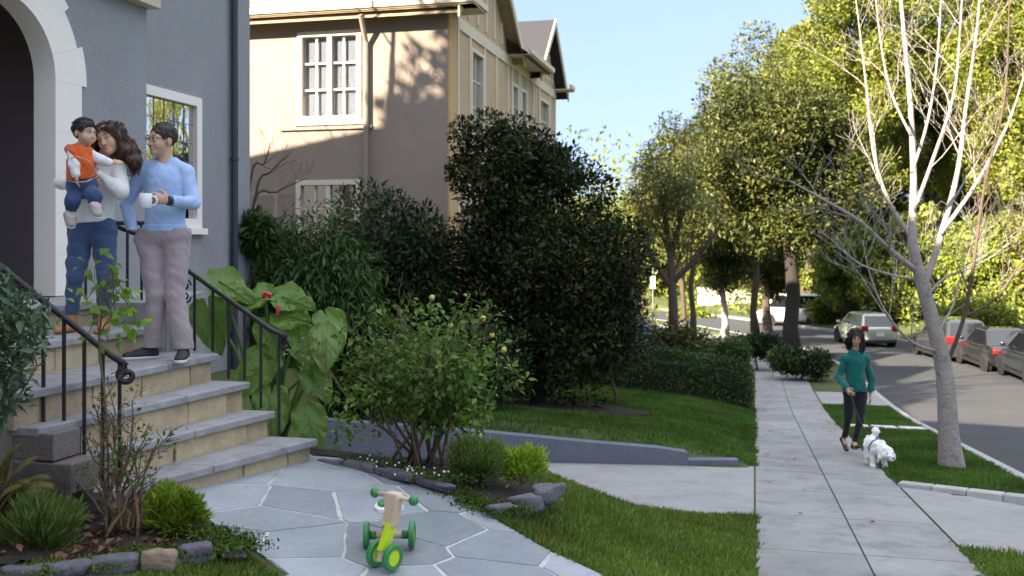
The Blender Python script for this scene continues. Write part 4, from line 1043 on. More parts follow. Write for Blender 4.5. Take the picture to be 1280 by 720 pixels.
for k in range(14):
    c = at(333, 369, 7.7); d = Vector((rg.gauss(0, 1), rg.gauss(0, 1), rg.gauss(0, .7)+.3)).normalized(); mb.ball(c+d*.022, (.016, .012, .024), d.to_track_quat('Z', 'Y').to_matrix(), 7, 5)
mb.build('flower', M_red, R_, smooth=True); mb = MB(); mb.ball(at(347, 388, 7.75), (.014, .014, .05)); mb.build('flower_bud', M_red, R_, smooth=True)

# junipers and low shrubs of the beds
def needles(name, label, c, r, n, size, m, seed, group=None, up=.6, asp=.22, nb_=26, cat='shrub', rb=.08):
    base = Vector((c[0], c[1], c[2]-r[2])); bl = crown_blobs(c, tuple(x*.78 for x in r), nb_, rb, seed=seed, power=.5)
    st = MB(); rg = random.Random(seed)
    for i in range(9): st.tube(wob(base, Vector(bl[0][rg.randrange(nb_)]), 4, .06, rg), [.007, .006, .005, .004, .003], 5)
    pos, ax, nr = clump_leaves(bl[0], bl[1], n, up, 0, .2); d = pos-np.array(base); ax = unit(ax*.6+unit(d)*.9)
    R_ = empty(name, label, cat, base, group=group); s_ = size*(.6+.8*RNG.random(n))
    obj('crown', leaf_mesh(name+'_needles', pos, ax, nr, s_, s_*asp, m), R_); st.build('trunk', M_twig, R_, smooth=True); return R_
p = at_z(213, 668, .02); needles('juniper', 'round bright lime juniper at the foot of the steps, among edging stones', (p.x, p.y+.1, .135), (.195, .17, .145), 4200, .05, L_lime, 5, rb=.05)
p = at_z(40, 690, .02); needles('rosemary', 'feathery grey green rosemary shrub in the near corner bed', (p.x, p.y+.06, .11), (.20, .2, .14), 3800, .075, L_rosem, 6, up=1.3, asp=.12, rb=.06)
p = at_z(598, 604, -.06); needles('heather', 'soft grey green shrub between rose bush and lime juniper', (p.x, p.y+.12, .06), (.23, .22, .16), 4600, .06, L_rosem, 7, up=.8, asp=.14, rb=.07)
p = at_z(652, 606, -.10); needles('juniper', 'bright green juniper at the end of the rose bed, above the corner stones', (p.x, p.y+.06, .02), (.17, .17, .13), 3200, .045, L_lime, 8, rb=.05)
# groundcover moss between stones
M_moss = leafmat('moss_leaf', (.05, .095, .01), (.11, .18, .02), None, trans=.2)
def moss(label, pix, n, z=.02, sp=.05, h=.02):
    pts = []; 
    for px, py in pix:
        p = at_z(px, py, z); k = RNG.normal(size=(n, 2))*sp; pts.append(np.stack([p.x+k[:, 0]*1.3, p.y+k[:, 1], np.full(n, z)+RNG.random(n)*h], 1))
    pos = np.concatenate(pts); S, R = SRv(pos[:, 0], pos[:, 1]); m_ = len(pos)
    tag(obj('moss_cover', leaf_mesh('moss_cover', pos, rand_dir(m_)+np.array([0, 0, .5]), rand_dir(m_)+np.array([0, 0, 1]), .016+.014*RNG.random(m_), .013, M_moss)), label, 'ground cover', kind='stuff')
moss('low green moss between the near edging stones and the path', [(265, 668), (285, 676), (300, 684), (215, 694), (270, 688), (168, 694), (120, 706), (60, 712)], 500, .02)
moss('low green moss at the path edge by the corner stones', [(575, 620), (600, 633), (622, 640), (590, 628), (560, 612), (640, 640)], 420, -.09)
moss('tiny white flowered cover under the rose bush', [(455, 574), (480, 580), (510, 590), (540, 597), (560, 600)], 160, .0, .06)
M_wfl = mat('white_petal', (.75, .75, .78), .6)
mb = MB(); rg = random.Random(3)
for i in range(26):
    px = rg.uniform(430, 565); p = at_z(px, 566+(px-430)*.22+rg.gauss(0, 4), .04); mb.ball(p, .007, n=5, m=4)
tag(mb.build('bedding_flowers', M_wfl), 'tiny white flowers scattered under the rose bush', 'flowers', kind='stuff')
# edging stones
def rock(label, pix0, pix1, h, dep, m, seed, z=.0, group='edging stones of the flower beds'):
    a, b_ = at_z(*pix0, z), at_z(*pix1, z); c = (a+b_)/2; L_ = (b_-a).length; ang = math.atan2(b_.y-a.y, b_.x-a.x)
    rg_ = np.random.default_rng(seed); mb = MB(); mb.ball((0, 0, 0), 1.0, n=16, m=11)
    k = [rg_.normal(size=3)*1.6 for _ in range(5)]; ph = rg_.random(5)*6; v = []
    for q in mb.v:
        q = np.sign(q)*np.abs(q)**.42; q = q*(1+.085*sum(math.sin(float(q@kk)*1.4+p_) for kk, p_ in zip(k, ph)))
        v.append((q[0]*L_/2, q[1]*dep/2, q[2]*h/2))
    R = Matrix.Rotation(ang, 3, 'Z'); mb.v = [tuple(R @ Vector(q)+Vector((c.x, c.y+dep*.4, z+h*.32))) for q in v]
    return tag(mb.build('edging_stone', m, smooth=True), label, 'stone', group)
M_rk = mat('grey_rock', (.15, .15, .165), .9, .8, 9, (.08, .075, .08), bump=1, bscale=28, stains=(12, .5, .8, (.22, .2, .18), .5))
M_rkt = mat('tan_rock', (.33, .25, .17), .9, .8, 8, (.2, .15, .1), bump=1, bscale=25)
M_rkp = mat('purple_rock', (.15, .125, .17), .9, .8, 9, (.08, .065, .085), bump=1, bscale=25)
for lab, a, b_, h, d_, m_, z in [
 ('squarish tan stone in the near bed edging', (172, 712), (214, 711), .10, .09, M_rkt, .0), ('purple grey stone right of the squarish tan one', (220, 702), (266, 698), .085, .09, M_rkp, .0),
 ('long flat grey stone left of the squarish tan one', (108, 716), (168, 712), .075, .10, M_rk, .0), ('long dark stone at the near corner, left of the flat grey one', (56, 723), (108, 719), .07, .10, M_rk, .0),
 ('flat stone below the feathery rosemary', (0, 725), (54, 724), .06, .1, M_rk, .0), ('small sunken bluish stone next to the flagstones', (277, 697), (306, 695), .05, .08, M_rk, .0),
 ('end stone of the rose bed, beside the path edge', (612, 650), (644, 645), .09, .10, M_rk, -.12), ('middle corner stone below the green juniper', (640, 641), (672, 634), .10, .11, M_rk, -.13), ('highest corner stone, next to the drive side lawn', (670, 630), (698, 620), .11, .12, M_rk, -.14),
 ('long low stone at the top of the rose bed by the steps', (428, 584), (468, 590), .06, .09, M_rk, -.02), ('long dark bluish stone along the rose bed', (470, 592), (518, 604), .06, .09, M_rkp, -.03), ('low dark stone along the rose bed, before the soft grey shrub', (520, 605), (562, 616), .06, .09, M_rkp, -.05), ('pale small stone beside the bottom step', (396, 579), (426, 583), .04, .07, M_rk, -.01)]:
    rock(lab, a, b_, h, d_, m_, hash(lab) % 999 if False else len(lab)*7+int(a[0]), z)
# fallen leaves
M_dry = leafmat('dry_leaf', (.14, .055, .025), (.24, .13, .06), (.30, .12, .07), trans=.15)
n = 330; X = RNG.uniform(-3.1, -1.75, n); Y = RNG.uniform(4.75, 5.5, n); k = inpoly(X, Y, bedL); X, Y = X[k], Y[k]; n = len(X); S, R = SRv(X, Y)
tag(obj('fallen_leaves', leaf_mesh('fallen_leaves', np.stack([X, Y, ground(S, R)+.035+RNG.random(n)*.02], 1), rand_dir(n)*np.array([1, 1, .3]), rand_dir(n)*.5+np.array([0, 0, 1]), .05+.03*RNG.random(n), .035, M_dry, fold=.25)), 'brown fallen leaves on the mulch under the bare rose canes', 'leaves', kind='stuff')
# bare rose canes before the steps
rg = random.Random(9); b0 = at_z(150, 672, .01); R_ = empty('bare_rose', 'leggy bare rose canes with a few small leaves before the near railing', 'bush', b0); mb = MB(); cs = []
for px, py, k in [(118, 505, 1), (135, 480, 1), (160, 545, 1), (172, 560, 1), (150, 470, 1), (186, 540, 1), (105, 590, 0), (125, 545, 1), (143, 520, 1), (165, 500, 1), (200, 548, 1), (210, 545, 0), (110, 560, 0), (176, 590, 0), (95, 600, 0)]:
    a = b0+Vector((rg.gauss(0, .07), rg.gauss(0, .05), -.03)); e = at(px, py, b0.y+rg.uniform(-.1, .22)); pts = wob(a, e, 6, .035, rg); mb.tube(pts, [.011, .010, .009, .008, .006, .005, .003], 6)
    sprout(mb, pts, .008, .003, 4, .16, 2, rg, .3, .9, 4, .35); cs += [tuple(q) for q in pts[4:]]
mb.build('trunk', M_cane, R_, smooth=True)
pos, ax, nr = clump_leaves(cs, [.09]*len(cs), 260, .2, 0, .1); s_ = .034*(.6+.7*RNG.random(len(pos))); obj('crown', leaf_mesh('rose_leaves', pos, ax, nr, s_, s_*.6, L_rose), R_)
# sapling with large lobed leaves before the steps
M_vine = leafmat('vine_leaf', (.12, .25, .025), (.24, .40, .05), (.34, .45, .07), trans=.4)
b0 = at_z(137, 668, .01); R_ = empty('leafy_sapling', 'thin sapling with bright yellow green leaves rising before the steps', 'plant', b0); mb = MB()
p1, p2, p3 = at(133, 520, 5.2), at(124, 420, 5.2), at(140, 335, 5.15); pts, _ = limb(mb, [b0, p1, p2, p3], [.008, .007, .006, .003], 6)
cs = [tuple(at(x, y, 5.2+rg.uniform(-.1, .1))) for x, y in [(140, 340), (118, 333), (160, 372), (170, 395), (150, 385), (108, 375), (95, 392), (130, 395), (150, 410), (172, 410), (120, 360), (160, 355), (135, 425), (110, 420), (128, 345), (145, 365), (155, 398)]]
for c in cs: mb.tube(wob(pts[rg.randrange(8, len(pts))], Vector(c), 3, .05, rg), [.004, .003, .003, .002], 5, cap=False)
mb.build('trunk', M_cane, R_, smooth=True)
pos, ax, nr = clump_leaves(cs, [.085]*len(cs), 85, .0, .2, .1); s_ = .068*(.55+.7*RNG.random(len(pos))); obj('crown', leaf_mesh('vine_leaves', pos, ax, nr+np.array([0, -.5, .3]), s_, s_*.8, M_vine, mid=.4), R_)
# leafy shrub at the left edge
cs = [tuple(at(x, y, 4.9+rg.uniform(-.12, .2))) for x, y in [(-12, 372), (8, 375), (24, 388), (-30, 400), (5, 405), (34, 402), (14, 430), (-20, 440), (-5, 468), (28, 420), (40, 425), (8, 500), (-20, 520), (16, 465), (-45, 400), (-45, 480), (-10, 355)]]
b0 = Vector((-2.82, 4.95, 0)); st = MB(); 
for c in cs: st.tube(wob(b0+Vector((rg.gauss(0, .05), rg.gauss(0, .05), 0)), Vector(c), 5, .04, rg), [.012, .010, .008, .006, .004, .003], 6, cap=False)
plant('leafy_shrub', 'bluish green leafy shrub hanging over the near handrail', 'shrub', b0, (np.array(cs), np.full(len(cs), .10)), 1500, .05, L_blue, M_twig, st, asp=.4, shell=.1)
# brown fern
M_fern = leafmat('fern_leaf', (.10, .085, .02), (.19, .15, .035), (.12, .14, .03), trans=.3)
b0 = at_z(-15, 665, .02); R_ = empty('fern', 'arching fern with yellow brown fronds beside the stone side wall', 'fern', b0); pos = []; ax = []; nr = []; ln = []; mb = MB()
for px, py, h in [(58, 600, 0), (52, 622, 0), (40, 575, 0), (62, 612, 0), (20, 560, 0), (45, 640, 0), (-20, 560, 0), (60, 632, 0), (30, 605, 0)]:
    e = at(px, py, b0.y-.12+rg.uniform(-.1, .15)); m_ = b0.lerp(e, .55)+Vector((0, 0, .16)); fr = []
    for i in range(29):
        t = i/28; fr.append(b0*(1-t)**2+m_*2*t*(1-t)+e*t*t)
    mb.tube(fr, [.004*(1-.7*i/28) for i in range(29)], 5, cap=False)
    for i in range(4, 29):
        d = (fr[i]-fr[i-1]).normalized(); s = d.cross(Vector((0, -.4, 1))).normalized()
        for sg in (-1, 1): pos.append(fr[i]); ax.append(s*sg+d*.5+Vector((0, 0, -.15))); nr.append(Vector((0, -.4, 1))); ln.append(.085*math.sin(PI*min((i-2)/27, 1))**.7+.012)
mb.build('stalk', M_cane, R_); ln = np.array(ln); obj('frond', leaf_mesh('fern_fronds', np.array(pos), np.array(ax), np.array(nr), ln, ln*.24, M_fern), R_)

# hedges on the neighbour's boundary
def hedge(label, s0, s1, r0, r1, h, n, size, m, rough=.05):
    xa, ya = P((s0+s1)/2, (r0+r1)/2); base = Vector((float(xa), float(ya), gz(float(xa), float(ya)))); R_ = empty('hedge', label, 'hedge', base)
    q = RNG.random((n, 3)); A = [(s1-s0)*(r1-r0), (s1-s0)*h*1.0, (s1-s0)*h, (r1-r0)*h, (r1-r0)*h]; f = RNG.choice(5, n, p=np.array(A)/sum(A))
    s_ = s0+(s1-s0)*q[:, 0]; r_ = r0+(r1-r0)*q[:, 1]; z = h*q[:, 2]; nn = np.zeros((n, 3))
    s_ = np.where(f == 3, s0, np.where(f == 4, s1, s_)); r_ = np.where(f == 1, r0, np.where(f == 2, r1, r_)); z = np.where(f == 0, h, z)
    nn[f == 0] = (0, 0, 1); nn[f == 1] = (-UY, UX, 0); nn[f == 2] = (UY, -UX, 0); nn[f == 3] = (-UX, -UY, 0); nn[f == 4] = (UX, UY, 0)
    z = z*(1-.05*np.sin(s_*3+r_*2)); x, y = P(s_, r_); zz = ground(s_, r_)
    rd = (np.clip((z/h-.7)/.3, 0, 1)**2)[:, None]; pos = np.stack([x, y, zz+z], 1)-nn*(.02+.16*rd)*(f != 0)[:, None]+RNG.normal(size=(n, 3))*rough
    sz = size*(.6+.8*RNG.random(n)); obj('foliage', leaf_mesh('hedge_leaves', pos, unit(nn*.6+rand_dir(n)+np.array([0, 0, .3])), unit(nn+rand_dir(n)*.7), sz, sz*.5, m), R_)
    mb = MB(); k = 9; e = .07; vs = []
    for i in range(k):
        s2 = s0+e+(s1-s0-2*e)*i/(k-1)
        for rr2, z2 in ((r0+e, 0), (r0+e, h*.93), (r1-e, h*.93), (r1-e, 0)):
            x2, y2 = P(s2, rr2); vs.append((float(x2), float(y2), float(ground(s2, rr2))+z2-.02))
    mb.grid(vs, k, 4); mb.add([vs[i] for i in range(4)], [(0, 1, 2, 3)]); mb.add([vs[-4+i] for i in range(4)], [(3, 2, 1, 0)]); mb.build('trunk', M_barkd, R_); return R_
hedge('clipped dark box hedge crossing the far end of the lawn', 21.5, 22.8, -5.0, -.12, .86, 26000, .06, L_hedge)
shrub('clipped_shrub', 'round clipped light green shrub just behind the box hedge', 915, 424, 462, 64, 27, 5200, .09, L_weep, 41, nb_=30, rb=.3)
shrub('clipped_shrub', 'loose olive shrub behind the box hedge, under the brown trunk', 850, 400, 458, 110, 26, 5200, .09, L_oak, 42, nb_=30, rb=.35)
shrub('clipped_shrub', 'wide low green shrub left of the pavement, farther than the round one', 945, 415, 450, 80, 32, 5200, .11, L_dark, 43, nb_=30, rb=.4)
shrub('verge_shrub', 'low dark spreading shrub around the foot of the dark trunk', 1003, 432, 474, 88, 29, 8000, .10, L_hedge, 44, nb_=34, rb=.3)
shrub('verge_shrub', 'tiny lime shrub at the end of the pavement', 966, 438, 456, 14, 30, 500, .08, L_lime, 45, nb_=8, rb=.12)
shrub('evergreen_shrub', 'tall dim shrub filling the gap between big evergreen tree and box hedge', 768, 300, 492, 105, 17.2, 9000, .09, L_dark, 46, nb_=44, rb=.35)

# ------------------------------------------------------------------ street trees
# the bare pale tree in the grass strip
YB = 12.45; rg = random.Random(77)
bt = at(1190, 578, YB); bt.z = gz(bt.x, YB)-.03
R_ = empty('bare_tree', 'bare pale barked tree in the grass strip next to the woman with the dog', 'tree', bt)
T = lambda x, y, dy=0: at(x, y, YB+dy)
mb = MB(); tr_, tq = limb(mb, [bt, T(1186, 545), T(1181, 470), T(1168, 410), T(1152, 352), T(1141, 300), T(1142, 225, .2), T(1138, 130, .3), T(1128, 20, .4), T(1120, -90, .4)], [.175, .128, .105, .092, .082, .056, .042, .033, .025, .012], 14)
mb.build('trunk', M_barkw, R_, smooth=True)
limbs = [([T(1181, 462), T(1204, 400, -.1), T(1217, 330, -.2), T(1231, 230, -.3), T(1256, 120, -.4), T(1262, -20, -.5)], [.042, .034, .029, .024, .018, .010], 1),
 ([T(1154, 360), T(1176, 295, .2), T(1197, 215, .4), T(1208, 130, .5), T(1222, 30, .6), T(1230, -90, .6)], [.07, .056, .044, .034, .026, .012], 0),
 ([T(1148, 340), T(1112, 312, -.2), T(1076, 278, -.5), T(1030, 250, -.8), T(985, 225, -1.0)], [.055, .044, .033, .022, .009], 0),
 ([T(1142, 300), T(1110, 250, .2), T(1092, 190, .4), T(1082, 100, .5), T(1070, 0, .6)], [.045, .036, .028, .02, .009], 0),
 ([T(1143, 262), T(1166, 200, -.2), T(1192, 120, -.4), T(1200, 40, -.5), T(1206, -60, -.6)], [.04, .034, .026, .02, .01], 0),
 ([T(1176, 292, .1), T(1220, 230, .2), T(1262, 150, .4), T(1290, 60, .5)], [.04, .033, .024, .01], 0),
 ([T(1176, 440), T(1140, 428, -.2), T(1108, 392, -.4), T(1088, 345, -.5), T(1078, 300, -.6)], [.032, .026, .02, .014, .006], 0),
 ([T(1208, 395, -.1), T(1246, 372, -.2), T(1275, 330, -.3), T(1300, 300, -.3)], [.024, .02, .014, .006], 1),
 ([T(1158, 372), T(1180, 348, .3), T(1225, 330, .5), T(1268, 300, .7)], [.028, .022, .016, .007], 0),
 ([T(1170, 420), T(1192, 380, .3), T(1200, 350, .5), T(1230, 310, .8)], [.02, .018, .014, .007], 0),
 ([T(1150, 350), T(1120, 345, .4), T(1075, 330, .8), T(1040, 300, 1.1)], [.03, .024, .016, .006], 0),
 ([T(1140, 215), T(1160, 150, .4), T(1172, 70, .6), T(1178, -40, .7)], [.03, .026, .02, .01], 0),
 ([T(1139, 170), T(1112, 110, .1), T(1098, 30, .2), T(1090, -60, .2)], [.026, .022, .016, .008], 0)]
for pts, rad, br in limbs:
    mb = MB(); pp, rr2 = limb(mb, pts, [v*.74 for v in rad], 8); sprout(mb, pp, rad[0]*.6, .007, 6, 1.1, 3, rg, .5, .8, 5, .2); mb.build('branch', M_twig if br else M_barkw, R_, smooth=True)
# sparse tree on the neighbour's lot, just beyond the hedge
def tree(name, label, base, htop, r, m, n, size, bark, tr, seed, zc=None, rz=None, nb_=70, rb=None, group=None, lean=0, shell=.4, droop=0, asp=.5, nl=18, bend=.010, kk=1, up=.3, cat='tree', squash=1.0, power=.5, lowcut=-1):
    base = Vector(base); zc = zc if zc is not None else base.z+htop*.62; rz = rz or htop*.4; rb = rb or r*.28
    bl = crown_blobs((base.x+lean, base.y, zc), (r-rb, (r-rb)*squash, rz-rb), nb_, rb, seed=seed, power=power, lowcut=lowcut)
    return plant(name, label, cat, base, bl, n, size, m, bark, simple_trunk(base-Vector((0, 0, .15)), (base.x+lean*.7, base.y, zc+rz*.3), tr, bl, seed, nl, bend), group=group, shell=shell, droop=droop, asp=asp, up=up)
def gbase(px, Y): x = (px-CX)/F*Y; return Vector((x, Y, gz(x, Y)))
# twiggy small tree (px 843)
b0 = gbase(843, 26); R_ = empty('young_tree', 'slender twiggy tree with thin yellow green leaves behind the box hedge', 'tree', b0); mb = MB(); t_ = [b0-Vector((0, 0, .1)), at(842, 400, 26), at(840, 350, 26), at(836, 300, 26), at(826, 240, 26)]
pp, _ = limb(mb, t_, [.17, .13, .11, .07, .03], 9); sprout(mb, pp, .12, .03, 9, 2.0, 3, rg, .6, .7, 5, .5)
for q in ([at(841, 352, 26), at(868, 325, 25.7), at(900, 285, 25.3)], [at(840, 360, 26), at(815, 320, 26), at(796, 270, 26)], [at(838, 320, 26), at(852, 270, 26.2), at(862, 215, 26.4)]):
    pp, _ = limb(mb, q, [.09, .06, .02], 7); sprout(mb, pp, .06, .02, 7, 1.4, 3, rg, .5, .8, 5, .3)
mb.build('trunk', M_bark, R_, smooth=True)
bl = crown_blobs(tuple(at(838, 245, 26)), (1.0, 1.0, 1.5), 34, .35, seed=7); pos, ax, nr = clump_leaves(bl[0], bl[1], 3600, .1, 0, .1); s_ = .11*(.6+.7*RNG.random(len(pos))); obj('crown', leaf_mesh('young_tree_leaves', pos, ax, nr, s_, s_*.5, L_greyg), R_)

TG = 'street trees beyond the box hedge'
def tree_px(name, label, px, Y, ytop, ybot, wpx, m, n, size, bark, tr, seed, **k):
    b_ = gbase(px, Y); zt, zb = CAMZ-(ytop-HY)/F*Y, CAMZ-(ybot-HY)/F*Y
    k.setdefault('shell', .25); k.setdefault('rb', wpx/2/F*Y*.2)
    if 'nb_' in k: k['nb_'] = int(k['nb_']*1.5)
    return tree(name, label, b_, 0, wpx/2/F*Y, m, int(n*2.1), size*.62, bark, tr, seed, zc=(zt+zb)/2, rz=(zt-zb)/2, **k)
tree_px('shade_tree', 'big tree with dark trunk and dense dark crown beside the road', 990, 37, 75, 335, 260, L_oak, 30000, .24, M_barkd, .30, 51, nb_=80, lean=-.4)
tree_px('shade_tree', 'grey green tree whose pale crown borders the open sky', 866, 47, 118, 350, 200, L_oak, 17000, .26, M_bark, .15, 52, nb_=60, power=.7)
tree_px('shade_tree', 'tall loose tree with bright grey green top above the dark crown', 945, 52, 30, 350, 240, L_greyg, 22000, .30, M_bark, .2, 53, nb_=64, power=.7)
tree_px('shade_tree', 'lower darker tree left of the dark trunk, over the twiggy tree', 855, 41, 170, 345, 160, L_greyg, 6500, .22, M_bark, .12, 54, nb_=40)
tree_px('street_tree', 'small street tree with pale trunk near the white wall', 905, 50, 278, 376, 110, L_oak, 9000, .22, M_barkw, .20, 55, nb_=34)
tree_px('street_tree', 'small dark crowned street tree left of the parked white van', 958, 56, 270, 382, 110, L_oak, 9000, .24, M_bark, .28, 56, nb_=34)
tree_px('street_tree', 'leafy street tree seen between the big evergreen and the twiggy tree', 805, 44, 225, 380, 80, L_greyg, 9000, .24, M_bark, .2, 57, nb_=34)
# sunlit trees on the far bank of the street
tree_px('golden_tree', 'very tall golden green tree left of the bare pale branches, beyond the road', 1062, 62, -60, 300, 190, L_gold, 34000, .34, M_barkd, .5, 61, nb_=90, power=.6, droop=.3)
tree_px('golden_tree', 'tallest golden green tree behind the bare pale branches', 1165, 66, -110, 270, 210, L_gold, 34000, .36, M_barkd, .5, 62, nb_=90, power=.6, droop=.3)
tree_px('golden_tree', 'tall golden green tree at the right edge beyond the dark cars', 1275, 60, -90, 290, 190, L_gold, 32000, .34, M_barkd, .5, 63, nb_=90, power=.6, droop=.3)
tree_px('weeping_tree', 'lime tree with hanging foliage over the silver car', 1062, 58, 262, 392, 110, L_gold2, 15000, .30, M_bark, .2, 64, nb_=46, droop=.9, up=0)
tree_px('weeping_tree', 'lime tree with hanging foliage behind the bare trunk', 1150, 56, 250, 385, 120, L_gold2, 15000, .30, M_bark, .2, 65, nb_=46, droop=.9, up=0)
tree_px('weeping_tree', 'lime bank of foliage above the black sedan', 1240, 50, 240, 400, 130, L_gold2, 18000, .27, M_bark, .2, 66, nb_=50, droop=.6, up=0)
tree_px('weeping_tree', 'lime tree beyond the road seen left of the dark trunk', 1010, 68, 268, 385, 110, L_gold2, 15000, .34, M_bark, .2, 67, nb_=46, droop=.6, up=0)
tree_px('golden_tree', 'broad golden tree filling the gap left of the bare pale trunk', 1090, 74, 120, 330, 190, L_gold, 20000, .36, M_bark, .4, 68, nb_=60, power=.6)
tree_px('golden_tree', 'broad golden tree filling the gap behind the bare pale trunk', 1200, 72, 110, 330, 200, L_gold, 20000, .36, M_bark, .4, 69, nb_=60, power=.6)
tree_px('golden_tree', 'golden green tree rising over the dark trunk and its dense crown', 1010, 66, 20, 300, 150, L_gold, 20000, .34, M_bark, .4, 60, nb_=60, power=.6)
# far trees closing the view along the street
for i, (px, Y, yt, yb, w, mm) in enumerate([(790, 84, 230, 395, 130, L_greyg), (850, 92, 300, 400, 120, L_gold), (915, 96, 295, 398, 110, L_gold), (975, 100, 250, 392, 120, L_gold), (740, 90, 260, 400, 120, L_gold), (1335, 44, 100, 430, 170, L_gold), (1410, 36, 40, 450, 220, L_gold), (1540, 30, -40, 480, 280, L_gold)]):
    tree_px('far_tree', ['pale green tree peeking over the right shoulder of the big evergreen', 'golden tree low behind the twiggy tree', 'golden tree over the small pale trunk', 'golden tree high behind the dark trunk', 'golden tree hidden behind the big evergreen', 'golden tree just past the right edge, beyond the dark cars', 'big golden tree across the street, mirrored in the leaded window', 'broad golden tree across the street beyond the right edge, closest of the golden ones'][i], px, Y, yt, yb, w, mm, 9000, .42, M_bark, .3, 70+i, nb_=40, group='far trees down the street')
for i, (px, Y, yt, yb, w) in enumerate([(1030, 60, 372, 402, 60), (1130, 56, 370, 402, 90), (1215, 48, 372, 420, 110), (900, 78, 380, 402, 60), (860, 70, 385, 410, 70)]):
    shrub('bank_shrub', ['orange green shrub on the far bank left of the silver car', 'shrub on the far bank between silver car and grey wagon', 'lime shrub on the far bank behind the black sedan', 'shrub before the low white wall, left of the van', 'shrub at the foot of the twiggy tree across the road'][i], px, yt, yb, w, Y, 4200, .22, [L_gold, L_oak, L_gold2, L_gold, L_gold][i], 90+i, nb_=30, rb=.5, group='shrubs on the far bank')
# bare tree beside the beige wall (its branches throw the streaked shadow on it)
b0 = Vector((-6.1, 15.4, -.6)); R_ = empty('bare_tree', 'bare tree behind the grey house whose twigs show at the house corner', 'tree', b0); mb = MB(); pp, _ = limb(mb, [b0, b0+Vector((.1, 0, 2.5)), b0+Vector((.0, .1, 5)), b0+Vector((.2, .1, 9.5))], [.17, .14, .1, .02], 9); sprout(mb, pp, .12, .03, 9, 3.0, 3, rg, .45, .9, 5, .3); mb.build('trunk', M_twig, R_, smooth=True)
b0 = Vector((-8.0, 10.9, -.6)); R_ = empty('bare_tree', 'tall bare tree in the back garden, hidden by the grey house roof', 'tree', b0); mb = MB(); pp, _ = limb(mb, [b0, b0+Vector((.2, 0, 5)), b0+Vector((.0, .2, 9)), b0+Vector((.4, .5, 14.5))], [.24, .2, .15, .03], 9); sprout(mb, pp, .15, .04, 14, 4.2, 3, rg, .3, .9, 5, .45); mb.build('trunk', M_twig, R_, smooth=True)  # second bare tree, out of view, added to streak the beige wall
b0 = Vector((-4.75, 16.9, -1)); R_ = empty('bare_shrub', 'bare twiggy shrub before the trellis at the grey house corner', 'shrub', b0); mb = MB()
for q in ([at(318, 250, 16.9), at(338, 215, 16.9), at(365, 190, 16.9)], [at(312, 230, 16.9), at(330, 205, 16.9), at(338, 178, 16.9)], [at(315, 262, 16.9), at(345, 240, 16.9), at(385, 222, 16.9)]):
    pp, _ = limb(mb, [b0]+q, [.035, .025, .016, .005], 6); sprout(mb, pp, .02, .005, 6, .6, 2, rg, .4, .8, 4, .5)
mb.build('trunk', M_twig, R_, smooth=True)
# unseen trees added to keep the near garden, pavement and road in shade
for i, (s_, r_, rad, zc, rz, sd_) in enumerate([(-16, 1.5, 3.0, 11, 4.6, 2), (4, -13.5, 3.2, 10.5, 4, 4)]):
    x, y = P(s_, r_); b0 = Vector((float(x), float(y), gz(float(x), float(y))))
    tree('shade_tree', ['tall evergreen tree out of view on the near grass verge', 'tall evergreen tree in the back garden of the grey house'][i], b0, 0, rad, L_oak, 9000, .34, M_barkd, .3, 100+i, zc=b0.z+zc, rz=rz, nb_=50)

# ------------------------------------------------------------------ people
M_skin = mat('skin', (.60, .37, .26), .5, .3, 14, (.53, .30, .21), sub=.12, spec=.4)
M_skin2 = mat('skin_warm', (.56, .33, .22), .5, .3, 14, (.49, .27, .18), sub=.12, spec=.4)
M_hair_d = mat('dark_hair', (.018, .012, .010), .45, .5, 40, (.035, .022, .016), bump=.6, bscale=90, stretch=(1, 1, .3))
M_hair_b = mat('brown_hair', (.055, .026, .015), .42, .6, 30, (.11, .05, .025), bump=.6, bscale=80, stretch=(1, 1, .3))
M_eye = mat('eye_white', (.75, .74, .72), .25); M_iris = mat('iris', (.03, .018, .012), .2); M_lip = mat('lip', (.45, .14, .13), .45); M_lipm = mat('lip_pale', (.46, .24, .19), .5)
def cloth(name, c, c2, sc=60, bump=.25, rough=.9): return mat(name, c, rough, .5, 8, c2, bump=.55, bscale=17, sheen=.25, spec=.2, stretch=(1, 1, .8))
M_bluesw = cloth('blue_knit', (.40, .54, .80), (.35, .48, .74)); M_pants = cloth('mauve_chino', (.36, .295, .30), (.30, .245, .25)); M_whitek = cloth('white_knit', (.78, .76, .74), (.70, .68, .67))
M_jean = cloth('blue_denim', (.05, .078, .16), (.08, .115, .215)); M_jeanb = cloth('dark_denim', (.032, .06, .14), (.05, .085, .19)); M_orange = cloth('orange_quilt', (.72, .13, .025), (.62, .10, .02)); M_teal = cloth('teal_knit', (.008, .135, .115), (.006, .10, .088)); M_black = cloth('black_legging', (.012, .012, .014), (.018, .018, .02))
M_shoe = mat('dark_shoe', (.035, .024, .028), .7, .4, 20, (.02, .015, .018)); M_sole = mat('white_sole', (.7, .7, .7), .6); M_boot = mat('tan_suede', (.42, .20, .09), .85, .4, 18, (.33, .15, .07)); M_greyshoe = mat('grey_shoe', (.45, .38, .36), .8, .4, 15, (.34, .28, .27))
def V3(*a): return np.array(a, float)
def Rm(yaw=0, pitch=0, roll=0):
    """head turn: yaw about z, pitch about x (nod), roll about y"""
    return np.array((Matrix.Rotation(yaw, 3, 'Z') @ Matrix.Rotation(roll, 3, 'Y') @ Matrix.Rotation(pitch, 3, 'X')))
